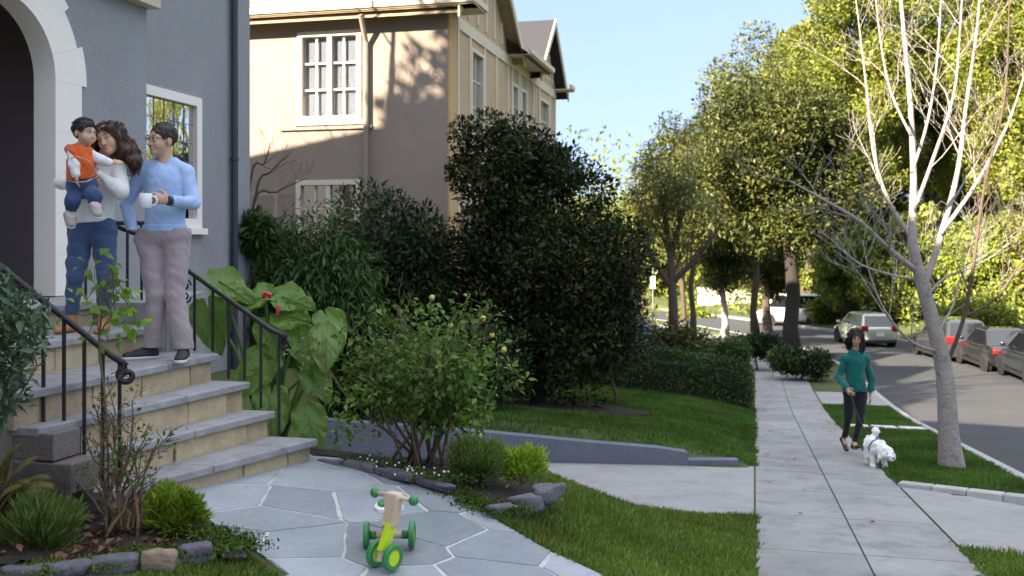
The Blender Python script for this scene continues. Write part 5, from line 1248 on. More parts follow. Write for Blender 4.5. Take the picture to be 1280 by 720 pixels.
def head_sdf(S, c, R, k=1.0, female=False, ears=True, child=False):
    q = lambda x, y, z: np.array(c)+R@(V3(x, y, z)*k)
    E = lambda p, r, kk=.02, sub=False: S.ell(q(*p), [x*k for x in r], kk*k, R, sub)
    E((0, .018, .032), (.074, .092, .084))
    jw = .052 if female else .058
    if child:
        E((0, -.03, -.03), (.062, .062, .062), .03); E((0, -.06, -.068), (.03, .026, .024), .03); E((.036, -.055, -.04), (.028, .028, .03), .02); E((-.036, -.055, -.04), (.028, .028, .03), .02)
    else:
        E((0, -.028, -.035), (jw, .062, .072), .03); E((0, -.066, -.09), (.024, .022, .02), .03); E((.033, -.052, -.03), (.025, .028, .03), .02); E((-.033, -.052, -.03), (.025, .028, .03), .02)
    E((0, -.062, .022), (.050, .026, .016), .02)
    for s in (-1, 1): E((s*.031, -.098, .004), (.019, .018, .012), .014, True)
    nr = .008 if child else .0095
    S.cap(q(0, -.083, .010), q(0, -.104 if not child else -.096, -.030), nr*k, nr*1.25*k, .010*k); E((.012, -.088, -.035), (.009, .010, .008), .007); E((-.012, -.088, -.035), (.009, .010, .008), .007)
    E((0, -.084, -.058), (.023, .012, .006), .006); E((0, -.082, -.068), (.019, .012, .006), .006)
    if ears:
        for s in (-1, 1): E((s*.074, .012, -.012), (.010, .020, .031), .008)
def face(root, c, R, k, lip, hair, brow=True, closed=False, child=False):
    q = lambda x, y, z: Vector(np.array(c)+R@(V3(x, y, z)*k)); RR = Matrix(R.tolist())
    for s in (-1, 1):
        e = MB()
        if closed:
            e.tube([q(s*.018, -.088, .002), q(s*.031, -.0915, -.001), q(s*.044, -.084, .002)], .0022*k, 5); e.build('eye', M_iris, root, smooth=True)
        else:
            e.ball(q(s*.031, -.079, .004), .0118*k, n=12, m=8); ey = e.build('eye', M_eye, root, smooth=True)
            i_ = MB(); i_.ball(q(s*.030, -.0868, .004), (.0058*k, .0045*k, .0058*k), RR, 10, 6); i_.build('iris', M_iris, ey, smooth=True)
            l_ = MB(); l_.tube([q(s*.018, -.0885, .009), q(s*.031, -.0925, .0125), q(s*.045, -.0845, .009)], .0026*k, 5); l_.build('lashes', M_hair_d, ey, smooth=True)
        if brow:
            b = MB(); b.tube([q(s*.015, -.0905, .031), q(s*.031, -.0915, .0345), q(s*.050, -.079, .028)], [.0026*k, .0032*k, .0014*k], 6); b.build('eyebrow', hair, root, smooth=True)
    m_ = MB(); m_.ball(q(0, -.0905, -.059), (.019*k, .0055*k, .0035*k), RR, 12, 7); m_.ball(q(0, -.0890, -.066), (.016*k, .0055*k, .0042*k), RR, 12, 7); m_.build('mouth', lip, root, smooth=True)
def hand_sdf(S, w, d, n, side, k=1.0, curl=.5, thumb=.5, spread=.12, fr=.0082):
    """w wrist, d towards the fingers, n palm normal (the way the fingers curl), side: direction of the thumb"""
    d = V3(*d)/np.linalg.norm(d); n = V3(*n); n = n-d*(n@d); n /= np.linalg.norm(n); s = V3(*side); s = s-d*(s@d)-n*(s@n); s /= np.linalg.norm(s); w = V3(*w)
    S.cap(w, w+d*.075*k, .027*k, .034*k, .012*k, n, .5)
    for i, (off, L_) in enumerate(((.030, .92), (.010, 1.0), (-.011, .94), (-.030, .76))):
        p = w+d*(.078-.004*abs(i-1))*k+s*off*k; a = curl*.5; dirn = d+s*off*spread*8
        for j, sl in enumerate((.042, .027, .022)):
            a2 = a+curl*(j*.55); v = dirn*math.cos(a2)+n*math.sin(a2); v /= np.linalg.norm(v); e = p+v*sl*L_*k; S.cap(p, e, fr*k*(1-.08*j), fr*k*(.95-.1*j), .004*k); p = e
    p = w+d*.022*k+s*.026*k; v = d*.62+s*.62+n*thumb*.5; v /= np.linalg.norm(v); e = p+v*.042*k; S.cap(p, e, .013*k, .010*k, .010*k); v2 = d*.9+s*.1+n*thumb; v2 /= np.linalg.norm(v2); S.cap(e, e+v2*.032*k, .010*k, .0085*k, .004*k)
class Figure:
    """joints in the person's own frame (looking along -y), taken from picture points and depths"""
    def __init__(s, name, label, world, rz=0): 
        s.w = Vector(world); s.R = empty(name, label, 'person', world, rz, local=True)
    def J(s, px, py, y=0):
        p = at(px, py, s.w.y+y)-s.w; return V3(p.x, p.y, p.z)
def bones(S, B, grow=0, k=.012):
    for b in B:
        a, c, ra, rc = b[0], b[1], b[2], b[3]; e, f = (b[4], b[5]) if len(b) > 4 else (None, 1.0); S.cap(a, c, ra+grow, rc+grow, b[6] if len(b) > 6 else k, e, f)
def bounds(B, pad):
    P_ = np.array([p for b in B for p in (b[0], b[1])]); m_ = max(max(b[2], b[3]) for b in B)+pad; return P_.min(0)-m_, P_.max(0)+m_
def garment(name, B, grow, h, m, root, cuts=(), noise=(.0035, 34), extra=None, k=.014, zs=.5, seed=1, pad=.03, label=None):
    k = min(k, .014); grow = grow*.6
    lo, hi = bounds(B, grow+pad); S = SDF(lo, hi, h); bones(S, B, grow, k)
    if extra: extra(S)
    if noise: S.noise(noise[0], noise[1], seed, zs=zs); S.noise(noise[0]*.36, noise[1]*2.4, seed+40, zs=zs*1.3)
    for p, n in cuts: S.plane(p, n)
    return obj(name, S.mesh(name, m), root, local=True, label=label)
def ml(mb, name, m, root, smooth=True, **k):
    return mb.build(name, m, root, smooth=smooth, **k)
FY = (0, 1, 0)
def shoe(root, heel, toe, h=.06, w=.043, m=M_shoe, sole=M_sole, collar=None, sole_t=.018, name='shoe'):
    heel, toe = V3(*heel), V3(*toe); d = toe-heel; L_ = np.linalg.norm(d); d = d/L_; up = V3(0, 0, 1); up = up-d*(up@d); up /= np.linalg.norm(up); sd_ = np.cross(d, up)
    lo = np.minimum(heel, toe)-.09; hi = np.maximum(heel, toe)+.14; S = SDF(lo, hi, .0045)
    S.cap(heel+d*.035+up*.035, toe-d*.05+up*.026, w*.85, w*.95, .02, up, .72); S.cap(heel+d*.04+up*.04, heel+d*.055+up*(h+.035), w*.80, w*.82, .03); S.cap(heel+d*.06+up*.06, heel+d*L_*.55+up*.04, w*.7, w*.75, .03)
    S.plane(heel+up*sole_t, -up); S.plane(heel+d*.05+up*(h+.04), up)
    s_ = obj(name, S.mesh(name, m), root, local=True)
    if sole:
        S = SDF(lo, hi, .0045); S.cap(heel+d*.035+up*.02, toe-d*.048+up*.02, w*.90, w*1.0, .01); S.plane(heel+up*(sole_t+.004), up); S.plane(heel, -up); o = obj('sole', S.mesh('sole', sole), s_, local=True)
    return s_

# --- the man with the mug
man = Figure('person', 'man in light blue sweater and mauve trousers holding a white mug, glancing aside', (-2.453, 7.05, .74)); mr = man.R; J = man.J
hc = J(202, 175, -.02); HR = Rm(-.62, .06, .04)
neck0, neck1 = J(207, 204, .02), J(204, 186, .0)
shR, shL = J(177, 216, .02), J(232, 216, .02); elR, elL = J(158, 256, .05), J(243, 254, -.02); wrR, wrL = J(166, 287, -.04), J(212, 251, -.20)
chest, waist, pelv = J(206, 228, .01), J(206, 262, .01), J(206, 292, .02); hpR, hpL = J(190, 305, .02), J(221, 305, .02)
knR, knL = J(195, 368, -.03), J(219, 368, -.04); anR, anL = J(192, 428, .02), J(229, 430, -.06)
torso = [(J(206, 216, .02), chest, .105, .140, FY, .70), (chest, waist, .145, .132, FY, .72), (waist, pelv, .132, .138, FY, .74), (J(196, 205, .02), shR, .05, .052), (J(214, 205, .02), shL, .05, .052)]
armsR = [(shR, elR, .052, .040), (elR, wrR, .039, .030)]; armsL = [(shL, elL, .052, .040), (elL, wrL, .039, .028)]
legsM = [(hpR, knR, .088, .058), (knR, anR, .056, .042), (hpL, knL, .088, .058), (knL, anL, .056, .042)]; hips = [(J(195, 296, .02), J(217, 296, .02), .108, .108, FY, .85)]
neckb = [(neck0, neck1, .058, .052)]
allb = torso+armsR+armsL+legsM+hips+neckb+[(hc, hc, .12, .12)]
lo, hi = bounds(torso+armsR+armsL+legsM, .06); hi[2] = hc[2]+.16
S = SDF(lo, hi, .0058); bones(S, torso+armsR+armsL, -.012); bones(S, legsM+hips, -.026); bones(S, neckb, 0, .03); head_sdf(S, hc, HR)
hand_sdf(S, wrL, J(196, 248, -.24)-wrL, (-.2, .75, .0), (.1, -.2, 1), 1.0, .95, .6); 
obj('body', S.mesh('body', M_skin), mr, local=True)
face(mr, hc, HR, 1, M_lipm, M_hair_d)
sw = torso+armsR+[(shL, elL, .052, .042), (elL, elL*.25+wrL*.75, .041, .034)]
vq = J(206, 216, -.09)
def vneck(S):
    S.cap(neck0+V3(0, .02, -.005), neck0+V3(0, -.02, .14), .058, .075, .01, sub=True); S.cap(J(205, 222, -.16), neck0+V3(0, -.06, .06), .006, .05, .012, sub=True)
swe = garment('sweater', sw, .012, .006, M_bluesw, mr, [(J(206, 288), (0, 0, -1))], (.0042, 26), vneck, seed=3, zs=.8)
S = SDF(*[b for b in (J(206, 290, 0)-V3(.22, .2, .06), J(206, 278, 0)+V3(.22, .2, .05))], .006); bones(S, torso[1:3]+hips[:0], .020); S.plane(J(206, 281), (0, 0, 1)); S.plane(J(206, 290), (0, 0, -1)); obj('hem', S.mesh('hem', M_bluesw), swe, local=True)
S = SDF(wrL-.08, wrL+.09, .0045); cu = elL*.2+wrL*.8; S.cap(cu, elL*.04+wrL*.96, .041, .036, .004); dd = wrL-elL; dd /= np.linalg.norm(dd); S.plane(elL*.05+wrL*.95, dd); S.plane(elL*.2+wrL*.8, -dd); obj('cuff', S.mesh('cuff', M_bluesw), swe, local=True)
def pk(S):
    S.cap(J(176, 300, -.03), J(182, 318, -.05), .05, .04, .03, FY, .7)
garment('trousers', [(J(192, 293, .02), J(220, 293, .02), .108, .108, FY, .98), (hpR, knR, .092, .068), (knR, anR+V3(0, .0, -.02), .066, .066), (hpL, knL, .092, .068), (knL, anL+V3(0, .0, -.03), .066, .066)], .006, .0062, M_pants, mr, [(J(206, 285), (0, 0, 1)), (anR+V3(0, 0, -.035), (0, 0, -1))], (.0045, 24), pk, seed=5, k=.035, zs=1.1)
# hair: short dark crop
def hair_cap(root, c, R, k, m, front=.052, side=-.005, back=-.06, thick=.007, name='hair', noise=(.0028, 110), extra=None, pad=.05):
    q = lambda x, y, z: np.array(c)+R@(V3(x, y, z)*k); S = SDF(np.array(c)-.15*k-pad, np.array(c)+.15*k+pad, .0045 if k > .9 else .004)
    S.ell(q(0, .022, .036), [(.074+thick)*k, (.090+thick)*k, (.084+thick)*k], .01, R)
    S.ell(q(0, -.085, -.030), (.066*k, .075*k, .100*k), .008, R, sub=True); S.plane(q(0, .02, back), R@V3(0, .35, -1))
    for s in (-1, 1): S.ell(q(s*.085, -.012, -.035), (.03*k, .045*k, .045*k), .01, R, sub=True)
    if extra: extra(S, q)
    S.noise(noise[0]*k, noise[1]/k, 4); return obj(name, S.mesh(name, m), root, local=True)
hair_cap(mr, hc, HR, 1.0, M_hair_d)
def hair_blades(c, R, kk, hair, n, length, width, flow, m):
    me = hair.data; k = len(me.vertices); v = np.zeros(k*3, np.float32); me.vertices.foreach_get('co', v); v = v.reshape(-1, 3).astype(float); q = np.zeros(k*3, np.float32); me.vertices.foreach_get('normal', q); q = q.reshape(-1, 3).astype(float)
    i = RNG.choice(k, n); lc = (v[i]-np.array(c))@R; i = i[~((lc[:, 1] < -.048*kk) & (lc[:, 2] < .045*kk))]; n = len(i); fl = np.array(flow, float)+rand_dir(n)*.30; fl = fl-q[i]*np.sum(fl*q[i], 1, keepdims=True)
    obj('strands', leaf_mesh('strands', v[i]-q[i]*.003, unit(unit(fl)+q[i]*.16), q[i]+rand_dir(n)*.25, length*(.6+.7*RNG.random(n)), width, m, fold=.1), hair, local=True)
hair_blades(hc, HR, 1, [c for c in mr.children if c.name.startswith('hair')][0], 3200, .020, .004, HR@V3(.2, -.6, -.5), M_hair_d)
# glasses
g_ = MB(); q = lambda x, y, z: Vector(hc+HR@V3(x, y, z))
for s in (-1, 1):
    pts = [q(s*.031+.021*math.cos(a), -.104+.25*abs(s*.031+.021*math.cos(a))*.5, .003+.015*math.sin(a)) for a in np.linspace(0, 2*PI, 17)]; g_.tube(pts, .0016, 5, cap=False); g_.tube([q(s*.052, -.094, .008), q(s*.072, -.05, .008), q(s*.078, .01, .002)], .0017, 5)
g_.tube([q(-.011, -.103, .006), q(0, -.107, .008), q(.011, -.103, .006)], .0016, 5); ml(g_, 'glasses', M_iron, mr)
# watch
S = SDF(wrL-.07, wrL+.07, .004); S.cap(elL*.10+wrL*.90+dd*.012, elL*.10+wrL*.90+dd*.034, .034, .034, 0); S.plane(wrL+dd*.018, dd); S.plane(wrL-dd*.012, -dd); wat = obj('watch', S.mesh('watch', mat('watch_strap', (.02, .025, .05), .5)), mr, local=True)
shoe(mr, anR+V3(.02, .04, -anR[2]), anR+V3(-.20, -.085, -anR[2])); shoe(mr, anL+V3(-.01, .05, -anL[2]), anL+V3(.045, -.215, -anL[2]-.0))
# the mug in his hand
mp = at(182, 251, 7.05-.275); mg = MB(); mg.lathe([(.002, -.05), (.036, -.05), (.041, -.046), (.043, 0), (.043, .048), (.041, .05), (.039, .047), (.038, -.04), (.002, -.042)], mp, n=28)
hm_ = mp+Vector((.043, 0, 0)); mroot = empty('mug', 'white mug in the man\'s hand', 'mug', mp-Vector((0, 0, .05))); mg.build('cup', mat('white_china', (.8, .8, .82), .25), mroot, smooth=True)
hb = MB(); hb.tube([mp+Vector((.040+.034*math.sin(PI*t), .011, .032*math.cos(PI*t))) for t in np.linspace(0, 1, 13)], .006, 8); hb.build('handle', bpy.data.materials['white_china'], mroot, smooth=True)

# --- the woman holding the child
wo = Figure('person', 'woman with wavy brown hair, white sweater and blue jeans, holding a toddler', (-2.907, 6.85, .945)); wr_ = wo.R; J = wo.J
hc = J(136, 174, -.03); HR = Rm(-.14, .16, -.30)
neck0, neck1 = J(126, 207, .03), J(132, 192, .01)
shR, shL = J(99, 214, .04), J(150, 212, .03); elR, elL = J(77, 229, -.03), J(150, 238, -.07); wrR, wrL = J(104, 235, -.19), J(119, 214, -.21)
chest, waist, pelv = J(124, 226, .02), J(120, 252, .02), J(115, 278, .03); hpR, hpL = J(103, 290, .03), J(129, 290, .03)
knR, knL = J(94, 344, -.04), J(133, 344, -.01); anR, anL = J(89, 396, .03), J(129, 395, .04)
torso = [(J(124, 214, .03), chest, .105, .12, FY, .7), (chest, waist, .118, .105, FY, .74), (waist, pelv, .108, .132, FY, .76), (shR, shL, .05, .05)]
aR = [(shR, elR, .048, .039), (elR, wrR, .038, .026)]; aL = [(shL, elL, .048, .039), (elL, wrL, .038, .026)]
lg = [(hpR, knR, .086, .054), (knR, anR, .052, .034), (hpL, knL, .086, .054), (knL, anL, .052, .034)]; hp = [(J(106, 284, .03), J(125, 284, .03), .105, .105, FY, .86)]
lo, hi = bounds(torso+aR+aL+lg, .06); hi[2] = hc[2]+.16; lo[1] = min(lo[1], -.40)
S = SDF(lo, hi, .0058); bones(S, torso+aR+aL, -.010); bones(S, lg+hp, -.030); bones(S, [(neck0, neck1, .048, .044)], 0, .03); head_sdf(S, hc, HR, .95, True, False)
hand_sdf(S, wrR, J(118, 226, -.24)-wrR, (-.1, .8, .3), (.2, -.3, 1), .95, .45, .3); hand_sdf(S, wrL, J(104, 204, -.235)-wrL, (-.3, .8, -.2), (.2, -.2, 1), .95, .35, .2)
obj('body', S.mesh('body', M_skin2), wr_, local=True); face(wr_, hc, HR, .95, M_lip, M_hair_b, closed=True)
def scoop(S): S.cap(neck0+V3(0, .02, 0), neck0+V3(0, -.04, .12), .062, .085, .01, sub=True)
garment('sweater', [(a, b, ra+.006, rb+.006, *r) for a, b, ra, rb, *r in torso]+[(shR, elR, .052, .044), (elR, elR*.15+wrR*.85, .043, .032), (shL, elL, .052, .046), (elL, elL*.15+wrL*.85, .045, .032)], .012, .006, M_whitek, wr_, [(J(118, 278), (.08, 0, -1))], (.0055, 25), scoop, seed=8, zs=.8)
garment('jeans', hp+lg, .011, .006, M_jean, wr_, [(J(115, 268), (0, 0, 1)), (anR+V3(0, 0, .02), (0, 0, -1))], (.0042, 30), None, seed=9, zs=1.2)
for an, dx in ((anR, -.02), (anL, .03)):
    S = SDF(an-V3(.12, .25, .18), an+V3(.12, .12, .1), .005); z0 = -an[2]+.0
    S.cap(an+V3(0, 0, .035), an+V3(0, -.0, z0+.05), .043, .040, .02); S.cap(an+V3(0, .01, z0+.034), an+V3(dx, -.155, z0+.026), .038, .034, .03, (0, 0, 1), .8); S.plane(an+V3(0, 0, z0), (0, 0, -1)); S.plane(an+V3(0, 0, .04), (0, 0, 1)); obj('boot', S.mesh('boot', M_boot), wr_, local=True)
# long wavy hair: a mass plus loose strands
def hx(S, q):
    for p, r in (((.075, .035, -.05), (.05, .06, .085)), ((.10, .03, -.12), (.055, .065, .075)), ((.115, .02, -.19), (.05, .06, .06)), ((.055, .07, -.10), (.07, .06, .11)), ((-.06, .06, -.06), (.045, .055, .10)), ((-.05, .07, -.13), (.05, .05, .07)), ((.06, .02, .055), (.05, .08, .05)), ((0, .07, -.05), (.08, .06, .10))): S.ell(q(*p), r, .03, HR)
def hair_cap2(root, c, R, k, m, extra):
    q = lambda x, y, z: np.array(c)+R@(V3(x, y, z)*k); S = SDF(np.array(c)-V3(.22, .2, .30), np.array(c)+V3(.24, .2, .17), .005)
    S.ell(q(0, .026, .038), (.086*k, .098*k, .092*k), .01, R); extra(S, q); S.ell(q(-.004, -.09, -.032), (.070*k, .09*k, .112*k), .012, R, sub=True)
    S.noise(.0055, 62, 6); return obj('hair', S.mesh('hair', m), root, local=True)
hw = hair_cap2(wr_, hc, HR, .97, M_hair_b, hx); rg = random.Random(4); mb = MB()
for i in range(240):
    a = rg.uniform(-.5, 3.6); p0 = hc+HR@(V3(.075*math.cos(a)*1.0, .03+.085*math.sin(a), rg.uniform(.03, .085))); p1 = hc+V3(.05+.11*math.cos(a)+rg.gauss(0, .02), .05+.08*math.sin(a), -.16-.1*rg.random()); pts = []; ph = rg.random()*6
    for t in np.linspace(0, 1, 14):
        p = p0*(1-t)+p1*t; bul = math.sin(PI*t)*.055; o_ = p-hc; o_[2] = 0; o_ /= max(np.linalg.norm(o_), 1e-6); p = p+o_*bul+V3(math.sin(ph+t*11), math.cos(ph*1.7+t*11), 0)*.011*t; pts.append(Vector(p))
    mb.tube(pts, [.0045*(1-.6*t) for t in np.linspace(0, 1, 14)], 4, cap=False)
ml(mb, 'strands', M_hair_b, hw); hair_blades(hc, HR, .97, hw, 3200, .042, .005, (0, 0, -1.0), M_hair_b)

# --- the toddler
ch = Figure('person', 'toddler in orange vest, white sleeves and blue jeans, carried by the woman', (-2.86, 6.60, 1.60)); cr = ch.R; J = ch.J
hc = J(106, 166, 0); HR = Rm(1.12, .10, .05)
K = .80
nk = J(103, 184, .01); chest, bot = J(101, 202, .0), J(102, 234, .03)
shR, shL = J(92, 193, -.03), J(112, 193, .02); elR, wrR = J(93, 207, -.07), J(95, 219, -.08); elL, wrL = J(126, 200, .04), J(137, 203, .06)
hR, hL = J(95, 238, .02), J(110, 238, .03); kR, kL = J(91, 252, -.07), J(119, 246, -.06); aR_, aL_ = J(87, 268, -.03), J(117, 262, -.05)
tr = [(J(101, 192), chest, .062, .068, FY, .85), (chest, bot, .07, .075, FY, .85)]
am = [(shR, elR, .030, .026), (elR, wrR, .025, .018), (shL, elL, .030, .026), (elL, wrL, .025, .018)]; lgs = [(hR, kR, .05, .04), (kR, aR_, .038, .028), (hL, kL, .05, .04), (kL, aL_, .038, .028)]
lo, hi = bounds(tr+am+lgs, .05); hi[2] = hc[2]+.14; hi[0] = max(hi[0], hc[0]+.15); lo[0] = min(lo[0], hc[0]-.15); hi[1] += .08; lo[1] -= .06
S = SDF(lo, hi, .0048); bones(S, tr+am+lgs, -.006, .02); bones(S, [(nk, J(105, 178), .036, .036)], 0, .02); head_sdf(S, hc, HR, K, True, True, True)
hand_sdf(S, wrR, (.1, -.1, -1), (.6, .3, 0), (.3, -1, 0), .52, .5, .3, fr=.0105); hand_sdf(S, wrL, (1, .2, .1), (0, .6, -.6), (0, -.3, 1), .52, .45, .3, fr=.0105)
obj('body', S.mesh('body', M_skin), cr, local=True); face(cr, hc, HR, K, M_lipm, M_hair_b, child=True)
hair_cap(cr, hc, HR, K, M_hair_d, thick=.009, back=-.055)
hair_blades(hc, HR, K, [c for c in cr.children if c.name.startswith('hair')][0], 2600, .026, .004, HR@V3(.1, -.6, -.6), M_hair_d)
garment('sleeves', [(shR, elR, .035, .031), (elR, elR*.1+wrR*.9, .031, .026), (shL, elL, .035, .031), (elL, elL*.1+wrL*.9, .031, .026)], .006, .0045, M_whitek, cr, (), (.0025, 60), seed=2, k=.015)
def hood(S): 
    S.cap(J(88, 187, .02), J(100, 186, .08), .036, .036, .02); S.cap(J(88, 187, .02), J(93, 190, -.05), .034, .022, .02)
    S.cap(nk+V3(.01, 0, 0), J(106, 176), .036, .05, .01, sub=True)
vs_ = garment('vest', [(J(101, 193), chest, .072, .078, FY, .9), (chest, J(101, 222, .02), .08, .082, FY, .9), (J(93, 193, -.02), J(110, 193, .02), .04, .04)], .012, .0048, M_orange, cr, [(J(101, 225), (.1, 0, -1))], (.003, 70), hood, seed=7, k=.02)
mb = MB(); mb.tube([Vector(J(86, 226, -.075)), Vector(J(96, 228, -.095)), Vector(J(108, 227, -.085)), Vector(J(115, 224, -.05))], .004, 6); mb.tube([Vector(J(88, 198, -.10)), Vector(J(97, 196, -.105)), Vector(J(108, 199, -.09)), Vector(J(114, 205, -.06))], .0035, 6); ml(mb, 'piping', cloth('tan_piping', (.6, .42, .25), (.5, .35, .2)), vs_)
garment('jeans', [(J(99, 232, .02), J(107, 232, .03), .078, .078, FY, .88)]+lgs, .008, .0048, M_jeanb, cr, [(aR_+V3(0, 0, -.0), (.2, 0, -1)), (J(101, 219), (0, 0, 1))], (.0032, 50), seed=6, k=.025)
shoe(cr, J(83, 269, -.02), J(90, 289, -.10), .03, .034, M_greyshoe, M_sole, sole_t=.010); shoe(cr, J(113, 261, -.06), J(124, 276, -.15), .03, .034, M_greyshoe, M_sole, sole_t=.010)

# --- the woman walking the dog
wx, wy = at(1069, 560, 13.7).x, 13.7
wk = Figure('person', 'woman with long black hair in a teal sweater and black leggings, walking the white dog', (wx, wy, float(g(UX*wx+UY*wy))+.006)); kr = wk.R; J = wk.J
hc = J(1070, 422, -.02); HR = Rm(-.18, .28, .06)
neck0, neck1 = J(1068, 440, .02), J(1070, 432, .0); shR, shL = J(1056, 449, .02), J(1082, 449, .02); elR, elL = J(1049, 471, .02), J(1089, 474, .04); wrR, wrL = J(1058, 486, -.20), J(1088, 494, .0)
chest, waist, pelv = J(1069, 453, .01), J(1069, 470, .01), J(1069, 486, .02); hpR, hpL = J(1062, 493, .02), J(1076, 493, .02)
knR, knL = J(1060, 523, -.02), J(1075, 525, -.10); anR, anL = J(1055, 549, .16), J(1068, 554, -.14)
torso = [(J(1069, 447, .02), chest, .10, .118, FY, .7), (chest, waist, .118, .108, FY, .74), (waist, pelv, .11, .13, FY, .76), (shR, shL, .05, .05)]
aR = [(shR, elR, .045, .038), (elR, wrR, .037, .026)]; aL = [(shL, elL, .045, .038), (elL, wrL, .037, .026)]
lg = [(hpR, knR, .084, .052), (knR, anR, .05, .033), (hpL, knL, .084, .052), (knL, anL, .05, .033)]; hp = [(J(1065, 489, .02), J(1073, 489, .02), .105, .105, FY, .86)]
lo, hi = bounds(torso+aR+aL+lg, .07); hi[2] = hc[2]+.16; lo[2] -= .1; lo[1] -= .08
S = SDF(lo, hi, .0065); bones(S, torso+aR+aL, -.01); bones(S, lg+hp, -.026); bones(S, [(neck0, neck1, .046, .043)], 0, .03); head_sdf(S, hc, HR, .96, True, False)
hand_sdf(S, wrR, (.15, -.6, -.35), (.8, .1, -.3), (0, -.3, 1), .95, .9, .6, fr=.0095); hand_sdf(S, wrL, (-.05, -.1, -1), (-.8, .2, 0), (0, -1, 0), .95, .4, .3, fr=.0095)
for an, tz in ((anR, .0), (anL, .02)): S.cap(an, an+V3(0, -.06, -.05), .032, .03, .02); 
obj('body', S.mesh('body', M_skin2), kr, local=True); face(kr, hc, HR, .96, M_lip, M_hair_d, closed=True)
def turtle(S): S.cap(neck0, neck0+V3(.005, -.005, .035), .052, .047, .02); S.cap(neck0+V3(.005, -.005, .03), neck0+V3(.01, -.01, .16), .044, .06, .004, sub=True)
garment('sweater', [(a, b, ra+.014, rb+.016, *r) for a, b, ra, rb, *r in torso]+[(shR, elR, .05, .046), (elR, elR*.12+wrR*.88, .046, .044), (shL, elL, .05, .046), (elL, elL*.12+wrL*.88, .046, .042)], .012, .0065, M_teal, kr, [(J(1069, 489), (0, 0, -1))], (.0055, 26), turtle, seed=12, zs=.8)
garment('leggings', hp+lg, .008, .0065, M_black, kr, [(anR+V3(0, 0, .03), (0, 0, -1))], (.003, 34), seed=13)
for an, a0 in ((anR, .55), (anL, -.25)):
    S = SDF(an-.24, an+.15, .006); R2 = np.array(Matrix.Rotation(a0, 3, 'X')); q = lambda *p: an+R2@V3(*p)
    S.cap(q(0, .045, -.05), q(0, -.15, -.055), .036, .033, .02, (0, 0, 1), .75); S.cap(q(0, .04, -.04), q(0, .04, -.02), .036, .034, .02); S.cap(q(0, -.03, .0), q(0, -.06, -.02), .04, .03, .01, sub=True); obj('shoe', S.mesh('shoe', mat('black_flat', (.02, .02, .022), .4)), kr, local=True)
def hx2(S, q):
    for p, r in (((.07, .05, -.06), (.05, .06, .10)), ((.085, .03, -.14), (.045, .055, .09)), ((-.07, .05, -.06), (.045, .055, .10)), ((-.06, .06, -.12), (.04, .05, .08)), ((0, .08, -.08), (.09, .05, .12)), ((.07, .0, -.21), (.04, .05, .06)), ((-.07, .02, -.02), (.03, .05, .07)), ((.07, .015, -.02), (.03, .05, .07))): S.ell(q(*p), r, .03, HR)
hk_ = hair_cap2(kr, hc, HR, .97, M_hair_d, hx2); hair_blades(hc, HR, .97, hk_, 2600, .06, .007, (0, 0, -1.0), M_hair_d)

# --- the white dog
dx, dy = at(1098, 590, 12.3).x, 12.3; gd = float(g(UX*dx+UY*dy))+.006
M_fur = mat('white_fur', (.9, .87, .83), .95, .3, 30, (.85, .81, .76), bump=.35, bscale=120, sheen=.4)
dog = Figure('dog', 'small curly white dog on a leash at the pavement edge', (dx, dy, gd)); dog.R['category'] = 'dog'; dog.R.scale = (1.13, 1.13, 1.13); dgr = dog.R; J = dog.J
sh, ru = J(1097, 562, -.06), J(1090, 556, .20); hd = J(1107, 569, -.20)
S = SDF((-.26, -.40, -.02), (.26, .42, .62), .0052)
S.cap(sh, ru, .078, .070, .03); S.cap(sh+V3(0, -.02, -.01), sh+V3(.0, .06, -.03), .070, .076, .03); S.cap(sh+V3(.01, -.03, .03), hd, .062, .060, .04)
S.ell(hd, (.068, .075, .066), .03); S.cap(hd+V3(.012, -.05, -.02), hd+V3(.022, -.095, -.032), .036, .028, .02); S.ell(hd+V3(0, .0, .05), (.05, .05, .03), .02)
for s in (-1, 1): S.cap(hd+V3(s*.056, .01, .02), hd+V3(s*.072, .0, -.05), .022, .028, .015)
for bx, fy, hind in ((-.052, -.06, 0), (.052, -.12, 0), (-.05, .15, 1), (.052, .19, 1)):
    b0 = V3(sh[0]+bx if not hind else ru[0]+bx, fy, (sh if not hind else ru)[2]-.04)
    if hind: kn = b0+V3(0, -.035, -.10); hk = V3(b0[0], fy+.05, .115); S.cap(b0, kn, .055, .040, .03); S.cap(kn, hk, .036, .027, .02); S.cap(hk, V3(b0[0], fy+.015, .02), .026, .027, .02); S.cap(V3(b0[0], fy+.02, .02), V3(b0[0], fy-.015, .018), .028, .025, .01)
    else: el = V3(b0[0], fy+.015, .17); S.cap(b0, el, .042, .033, .03); S.cap(el, V3(b0[0], fy-.005, .035), .030, .027, .02); S.cap(V3(b0[0], fy, .022), V3(b0[0], fy-.03, .018), .029, .026, .01)
tl = J(1095, 545, .24); S.cap(ru+V3(0, .06, .04), tl+V3(0, 0, -.03), .026, .024, .02); S.ell(tl+V3(.0, -.01, .015), (.042, .045, .042), .02)
S.noise(.0042, 55, 9); S.noise(.0024, 105, 3); S.noise(.0022, 180, 5); S.F[:, :, :4] = np.maximum(S.F[:, :, :4], .001*0+S.F[:, :, :4])
obj('body', S.mesh('body', M_fur), dgr, local=True)
mb = MB(); mb.ball(Vector(hd+V3(.026, -.125, -.022)), (.013, .010, .010)); ml(mb, 'nose', mat('dog_nose', (.01, .01, .01), .3), dgr)
for s in (-1, 1): mb = MB(); mb.ball(Vector(hd+V3(s*.027+.008, -.068, .012)), .0085); ml(mb, 'eye', M_iris, dgr)
